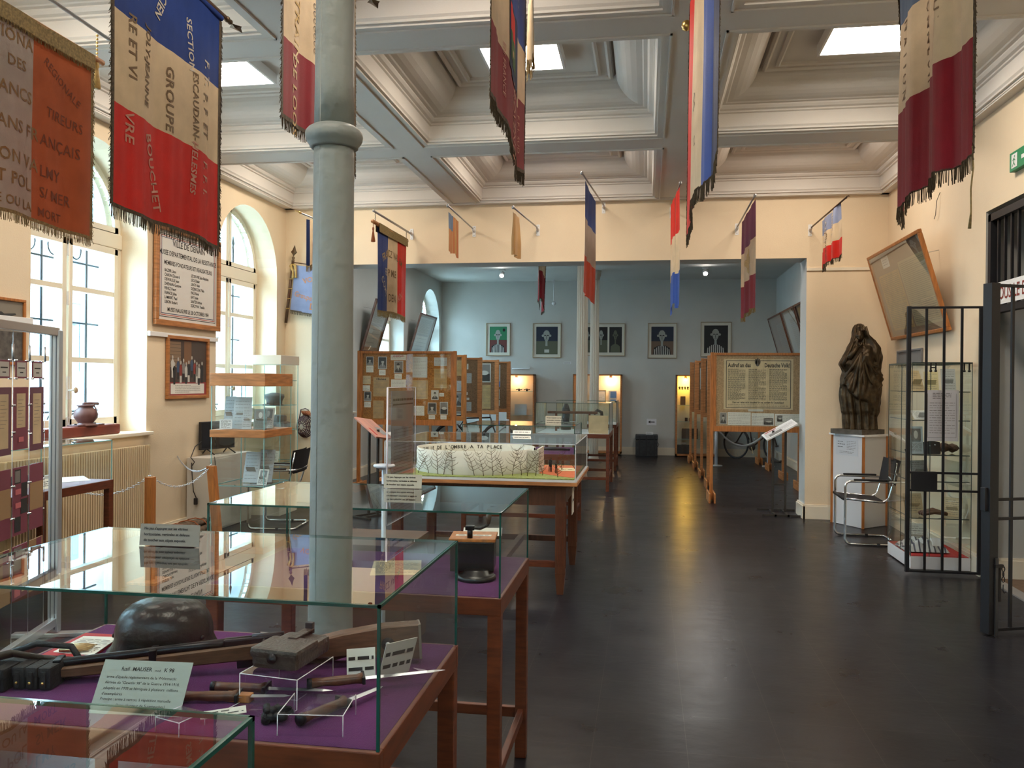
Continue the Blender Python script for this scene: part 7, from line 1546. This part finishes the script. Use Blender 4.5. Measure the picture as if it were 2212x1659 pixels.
# lit cabinets on the far wall
def wall_cabinet(label, x0, x1, z0, z1, shelves, lamp, col, e, m=WOODL, dep=.30):
    t = thing('wall_cabinet', label, 'display cabinet', ((x0 + x1) / 2, FY - dep / 2, z0), 0, 'lit wooden wall cabinets'); ya, yb = FY - dep, FY - .003; IN = mat('cabinet_inside', (.62, .60, .52), .6)
    for x in (x0, x1 - .035): MB().box((x, ya, z0), (x + .035, yb, z1), m).build('side_panel', t)
    MB().box((x0, ya, z1 - .03), (x1, yb, z1), m).build('top_panel', t); MB().box((x0, ya, z0), (x1, yb, z0 + .04), m).build('bottom_panel', t); MB().box((x0 + .03, yb - .01, z0 + .03), (x1 - .03, yb, z1 - .03), IN).build('back_panel', t)
    for z in shelves: b = MB(); b.quad([(x0 + .036, ya + .02, z), (x1 - .036, ya + .02, z), (x1 - .036, yb - .012, z), (x0 + .036, yb - .012, z)], GLASS); b.box((x0 + .036, ya + .018, z - .004), (x1 - .036, ya + .022, z + .004), EDGEL); b.build('shelf', t)
    MB().quad([(x0 + .03, ya + .004, z0 + .03), (x1 - .03, ya + .004, z0 + .03), (x1 - .03, ya + .004, z1 - .03), (x0 + .03, ya + .004, z1 - .03)], GLASS).build('glass_door', t)
    b = MB(); b.lathe([(.03, z1 - .09), (.03, z1 - .03)], WHITE, 12, c=(lamp, ya + .12, 0)); lo = b.build('lamp', t)
    b = MB(); b.lathe([(0, z1 - .135), (.022, z1 - .125), (.028, z1 - .11), (.022, z1 - .09)], emat(label[:6] + 'bulb', col, e), 12, c=(lamp, ya + .12, 0)); b.build('bulb', lo)
    return t
wall_cabinet('tall lit wall cabinet left of the fluted columns, half hidden by boards', -3.12, -2.49, .04, 1.79, (1.40, .86, .48), -2.92, (1, .60, .28), 130)
wall_cabinet('lit wall cabinet behind the fluted columns holding framed papers', -1.62, -.53, .04, 1.80, (1.17, .70), -.78, (1, .60, .28), 170)
wall_cabinet('bright yellow-lit wall cabinet at the right with round badges', .645, 1.55, .02, 1.80, (1.47, 1.13, .77, .39), .86, (1, .58, .09), 260)
YC = FY - .16
for i, x in enumerate((.73, .79, .85, .91, .97)):
    t = thing('round_badge', ('leftmost small round badge on the yellow-lit top shelf', 'second round badge from the left on the yellow-lit shelf', 'middle round badge of five on the yellow-lit shelf', 'fourth round badge from the left on the yellow-lit shelf', 'rightmost small round badge on the yellow-lit top shelf')[i], 'badge', (x, YC, 1.476), 0, 'round badges on the yellow-lit shelf'); MB().lathe([(.022, -.006), (.024, 0), (.022, .006)], IRON, 12, Matrix.Translation((0, 0, .045)) @ Matrix.Rotation(PI / 2, 4, 'X')).build('disc', t, world=False); MB().box((-.02, -.01, 0), (.02, .012, .022), BLACK).build('stand', t, world=False)
def prop(name, label, cat, x, z, build, grp=None, y=None):
    t = thing(name, label, cat, (x, y or YC, z), 0, grp); b = MB(); build(b); b.build('body', t, world=False); return t
prop('dark_frame', 'dark standing frame on the second shelf of the yellow-lit cabinet, left', 'frame', .80, 1.135, lambda b: b.box((-.05, -.01, 0), (.06, .01, .19), ABR), 'dark standing frames'); prop('dark_frame', 'dark standing frame on the second shelf of the yellow-lit cabinet, right', 'frame', 1.02, 1.135, lambda b: b.box((-.03, -.01, 0), (.06, .01, .17), ABR), 'dark standing frames')
prop('black_box', 'small black box on the third shelf of the yellow-lit cabinet', 'box', .88, .774, lambda b: (b.box((-.03, -.03, 0), (.03, .03, .08), BLACK, bev=.004), b.box((.06, -.03, 0), (.10, .03, .07), BLACK, bev=.004)))
prop('wooden_box', 'brown wooden crate on the fourth shelf of the yellow-lit cabinet', 'box', .96, .395, lambda b: b.box((-.17, -.08, 0), (.17, .08, .22), mat('box_brown', (.09, .06, .04), .6), bev=.004)); prop('black_case', 'black instrument case at the bottom of the yellow-lit cabinet', 'case', .84, .062, lambda b: (b.box((-.15, -.09, 0), (.15, .09, .19), BLACK, bev=.01), b.tube([(-.06, 0, .19), (-.04, 0, .23), (.04, 0, .23), (.06, 0, .19)], .008, STEEL, 6)))
for i, (x, lab) in enumerate(((-1.42, 'framed certificate on the lit shelf behind the columns, leftmost'), (-1.16, 'framed certificate on the lit shelf behind the columns, centre'), (-.98, 'framed certificate on the lit shelf, right of the thin column'))):
    t = thing('framed_certificate', lab, 'certificate', (x, YC, 1.176), 0, 'framed certificates in the lit cabinet'); T = Matrix.Rotation(-.15, 4, 'X') @ frame_T((-.09, 0, 0), (1, 0, 0), (0, 0, 1)); frame_mb(T, .18, .27, .012, .012, GOLDM).build('frame', t, world=False); b = MB(); b.box((.01, .01, 0), (.17, .26, .004), PAPER, T); lines(b, T, .03, .15, .04, .22, 7, INKG, .002, .005); b.build('sheet', t, world=False)
prop('blue_picture', 'small blue and white picture on black feet at the right of the lit cabinet', 'picture', -.74, 1.176, lambda b: (b.box((-.09, 0, .02), (.09, .01, .26), PAPER), b.box((-.05, -.004, .10), (.08, 0, .24), mat('sky_blue', (.12, .28, .60), .5)), b.box((-.08, -.03, 0), (-.05, .03, .03), BLACK), b.box((.05, -.03, 0), (.08, .03, .03), BLACK)))
prop('white_box', 'small white label box on the second shelf behind the columns', 'box', -.86, .705, lambda b: b.box((-.16, -.05, 0), (.16, .05, .11), PAPER, bev=.003))
for i, x in enumerate((-2.86, -2.68)): prop('badge', ('small dark metal eagle-shaped badge on the left lit shelf, left one', 'small dark metal eagle-shaped badge on the left lit shelf, right one')[i], 'badge', x, 1.404, lambda b: (b.tube([(-.07, 0, .03), (-.02, 0, .045), (.02, 0, .03), (.07, 0, .04)], .010, IRON, 6), b.lathe([(.02, 0), (.02, .05), (.008, .06)], IRON, 8)), 'dark badges on the left lit shelf')
prop('white_sheet', 'bluish white sheet standing in the left lit cabinet', 'document', -2.82, .866, lambda b: b.box((-.14, 0, 0), (.14, .005, .24), mat('bluish_paper', (.5, .58, .62))))
prop('barbed_wire', 'tangle of rusty barbed wire on the lowest shelf of the left lit cabinet', 'barbed wire', -2.78, .484, lambda b: [b.tube([(x, 0, .01), (x + .03, .02, .04 + .05 * (k % 2)), (x + .07, 0, .01)], .004, IRON, 5) for k, x in enumerate((-.22, -.15, -.08, 0, .07, .14))])
t = thing('arrow_sign', 'small white sign with a black left arrow on the far wall', 'sign', (.12, YF, .67)); b = MB(); b.box((.02, YF - .004, .668), (.235, YF, .81), mat('sign_white', (.80, .80, .84), .6)); b.build('plate', t); b = MB(); b.add([TA @ Vector(p) for p in ((.05, .74, .006), (.10, .775, .006), (.10, .705, .006), (.095, .75, .006), (.195, .75, .006), (.195, .73, .006), (.095, .73, .006))], [(0, 2, 1), (3, 6, 5, 4)], INK); b.build('arrow', t)
t = thing('military_trunk', 'black ribbed trunk on the floor against the far wall', 'trunk', (.02, FY - .25, 0)); TB = mat('trunk_black', (.025, .027, .03), .6, noise=.4, nscale=20); b = MB(); b.box((-.22, FY - .42, .0), (.26, FY - .05, .36), TB, bev=.01); b.build('body', t); MB().box((-.225, FY - .425, .37), (.265, FY - .045, .47), TB, bev=.012).build('lid', t); b = MB()
for x in (-.15, .0, .17): b.box((x, FY - .43, .02), (x + .03, FY - .42, .46), BLACK)
b.tube([(.262, FY - .2, .30), (.29, FY - .2, .25), (.262, FY - .2, .20)], .006, IRON, 6); b.build('strap', t)
for i, (x, y, z, w, lab) in enumerate(((-.06 + .06, FY - .20, .471, .16, 'small label standing on the black trunk'), (-1.86, FY - .01, 2.03, .17, 'small white plate on the far wall below the blue print'))): card_thing('label_plate', lab, 'label', ((x, y, z), (x + w, y, z), (x, y + .002, z + .055)), m=WHITE, lines_=[(.1, .9, .2, .8, 2, INK)])
t = thing('bent_rod', 'thin white bent rod fixed on the far wall above the left lit cabinet', 'rod', (-2.8, YF, 1.95)); MB().tube([(-3.05, YF - .02, 1.915), (-2.64, YF - .02, 1.92), (-2.63, YF - .02, 1.955)], .012, WHITE, 6).build('rod', t)
t = thing('ceiling_pendant', 'white pendant tube with a small globe before the far wall', 'lamp', (-2.07, 18.7, 3.4)); MB().tube([(-2.07, 18.7, FCZ), (-2.07, 18.7, 3.42)], .012, WHITE, 8).build('tube', t); MB().lathe([(0, 3.34), (.04, 3.36), (.05, 3.39), (.03, 3.43)], WHITE, 14, c=(-2.07, 18.7, 0)).build('globe', t)
def spot(label, x, y, on=1):
    t = thing('ceiling_spot', label, 'spotlight', (x, y, FCZ), 0, 'ceiling spotlights of the far room'); MB().box((-.06, -.03, -.03), (.06, .03, 0), WHITE, bev=.004).build('mount', t, world=False); T = Matrix.Translation((0, -.02, -.10)) @ Matrix.Rotation(-.95, 4, 'X')
    b = MB(); b.lathe([(.045, -.06), (.05, -.05), (.045, .05), (.02, .07)], WHITE, 16, T); b.build('housing', t, world=False); b = MB(); b.lathe([(.04, -.064), (.01, -.070)], emat('spot_glow', (1, .93, .85), 60), 16, T); b.build('bulb', t, world=False); MB().tube([(0, 0, -.03), (0, -.02, -.09)], .008, WHITE, 6).build('arm', t, world=False)
spot('small white ceiling spotlight of the far room, left one with twin heads', -2.94, 16.9); spot('small white ceiling spotlight of the far room, right one', 1.14, 16.97)
# bicycles with a white rope
def bicycle(label, x, y, rz, m):
    t = thing('bicycle', label, 'bicycle', (x, y, 0), rz, 'old bicycles'); R = .33
    for cx in (-.53, .53):
        b = MB(); b.tube([(cx + R * math.cos(a * PI / 16), 0, R + .005 + R * math.sin(a * PI / 16)) for a in range(32)], .017, BLACK, 8, closed=True); b.tube([(cx + (R - .02) * math.cos(a * PI / 16), 0, R + .005 + (R - .02) * math.sin(a * PI / 16)) for a in range(32)], .008, m, 6, closed=True)
        for a in range(18): b.tube([(cx, 0, R + .005), (cx + (R - .02) * math.cos(a * PI / 9), 0, R + .005 + (R - .02) * math.sin(a * PI / 9))], .0016, STEEL, 4)
        b.lathe([(.02, -.04), (.02, .04)], m, 8, Matrix.Translation((cx, 0, R + .005)) @ Matrix.Rotation(PI / 2, 4, 'X')); b.build('wheel', t, world=False)
        b = MB(); b.tube([(cx + (R + .03) * math.cos(a * PI / 12), 0, R + .005 + (R + .03) * math.sin(a * PI / 12)) for a in range(1, 11)], .012, m, 6); b.build('mudguard', t, world=False)
    b = MB(); bb_, st_, hd_, fk = (-.08, 0, .28), (-.20, 0, .80), (.36, 0, .82), (.40, 0, .66)
    for p, q in ((bb_, st_), (st_, hd_), (bb_, fk), (hd_, fk), (bb_, (-.53, 0, .335)), (st_, (-.53, 0, .335)), (fk, (.53, 0, .335))): b.tube([p, q], .016, m, 8)
    b.build('frame', t, world=False)
    b = MB(); b.tube([(.35, 0, .82), (.34, 0, .95), (.34, 0, .95)], .012, CHROME, 8); b.tube([(.18, -.26, .97), (.32, -.20, 1.0), (.35, 0, .96), (.32, .20, 1.0), (.18, .26, .97)], .011, CHROME, 8); b.build('handlebar', t, world=False)
    b = MB(); b.tube([(-.20, 0, .80), (-.215, 0, .90)], .012, CHROME, 8); b.add([(-.36, -.09, .92), (-.36, .09, .92), (-.10, .02, .93), (-.10, -.02, .93), (-.36, -.09, .96), (-.36, .09, .96), (-.10, .02, .95), (-.10, -.02, .95)], [(0, 1, 2, 3), (4, 7, 6, 5), (0, 3, 7, 4), (1, 5, 6, 2), (0, 4, 5, 1), (3, 2, 6, 7)], LEATHER); b.build('saddle', t, world=False)
    b = MB(); b.lathe([(.085, -.004), (.085, .004)], m, 18, Matrix.Translation((-.08, -.03, .28)) @ Matrix.Rotation(PI / 2, 4, 'X')); b.tube([(-.08, -.05, .28), (-.02, -.05, .12), (-.02, -.13, .12)], .010, STEEL, 6); b.tube([(-.08, .05, .28), (-.14, .05, .44), (-.14, .13, .44)], .010, STEEL, 6); b.build('crank', t, world=False)
bicycle('old dark bicycle standing behind the right row of boards', 2.30, 18.2, -.80, mat('rusty_brown', (.06, .045, .04), .6)); bicycle('old dark bicycle standing behind the left row of boards', -3.75, 18.1, .25, MATS['rusty_brown'])
def rope(label, pts, posts):
    t = thing('rope_barrier', label, 'rope', pts[0], 0, 'white rope barriers'); P_ = [Vector(p) for p in pts]; out = []
    for i in range(13):
        u = i / 12; a, c, e = P_[0], P_[1], P_[2]; q = a * (1 - u) ** 2 + (c * 2 - (a + e) * .5) * 2 * u * (1 - u) + e * u * u; out.append(q)
    MB().tube(out, .020, mat('white_rope', (.55, .57, .57), .8, bump=.8, bscale=60), 8).build('rope', t)
    for (x, y) in posts: b = MB(); b.tube([(x, y, 0), (x, y, .85)], .03, mat('stand_white', (.6, .6, .7)), 12); b.lathe([(.12, 0), (.12, .02), (.03, .03)], MATS['stand_white'], 16, c=(x, y, 0)); b.build('post', t)
rope('white rope sagging before the bicycle at the right', ((1.36, 16.7, .76), (1.85, 16.8, .40), (2.36, 16.8, .72)), ((1.36, 16.7), (2.36, 16.8))); rope('white rope sagging before the bicycle at the left', ((-3.9, 16.8, .76), (-3.4, 16.8, .42), (-2.78, 16.75, .76)), ((-3.9, 16.8), (-2.78, 16.75)))
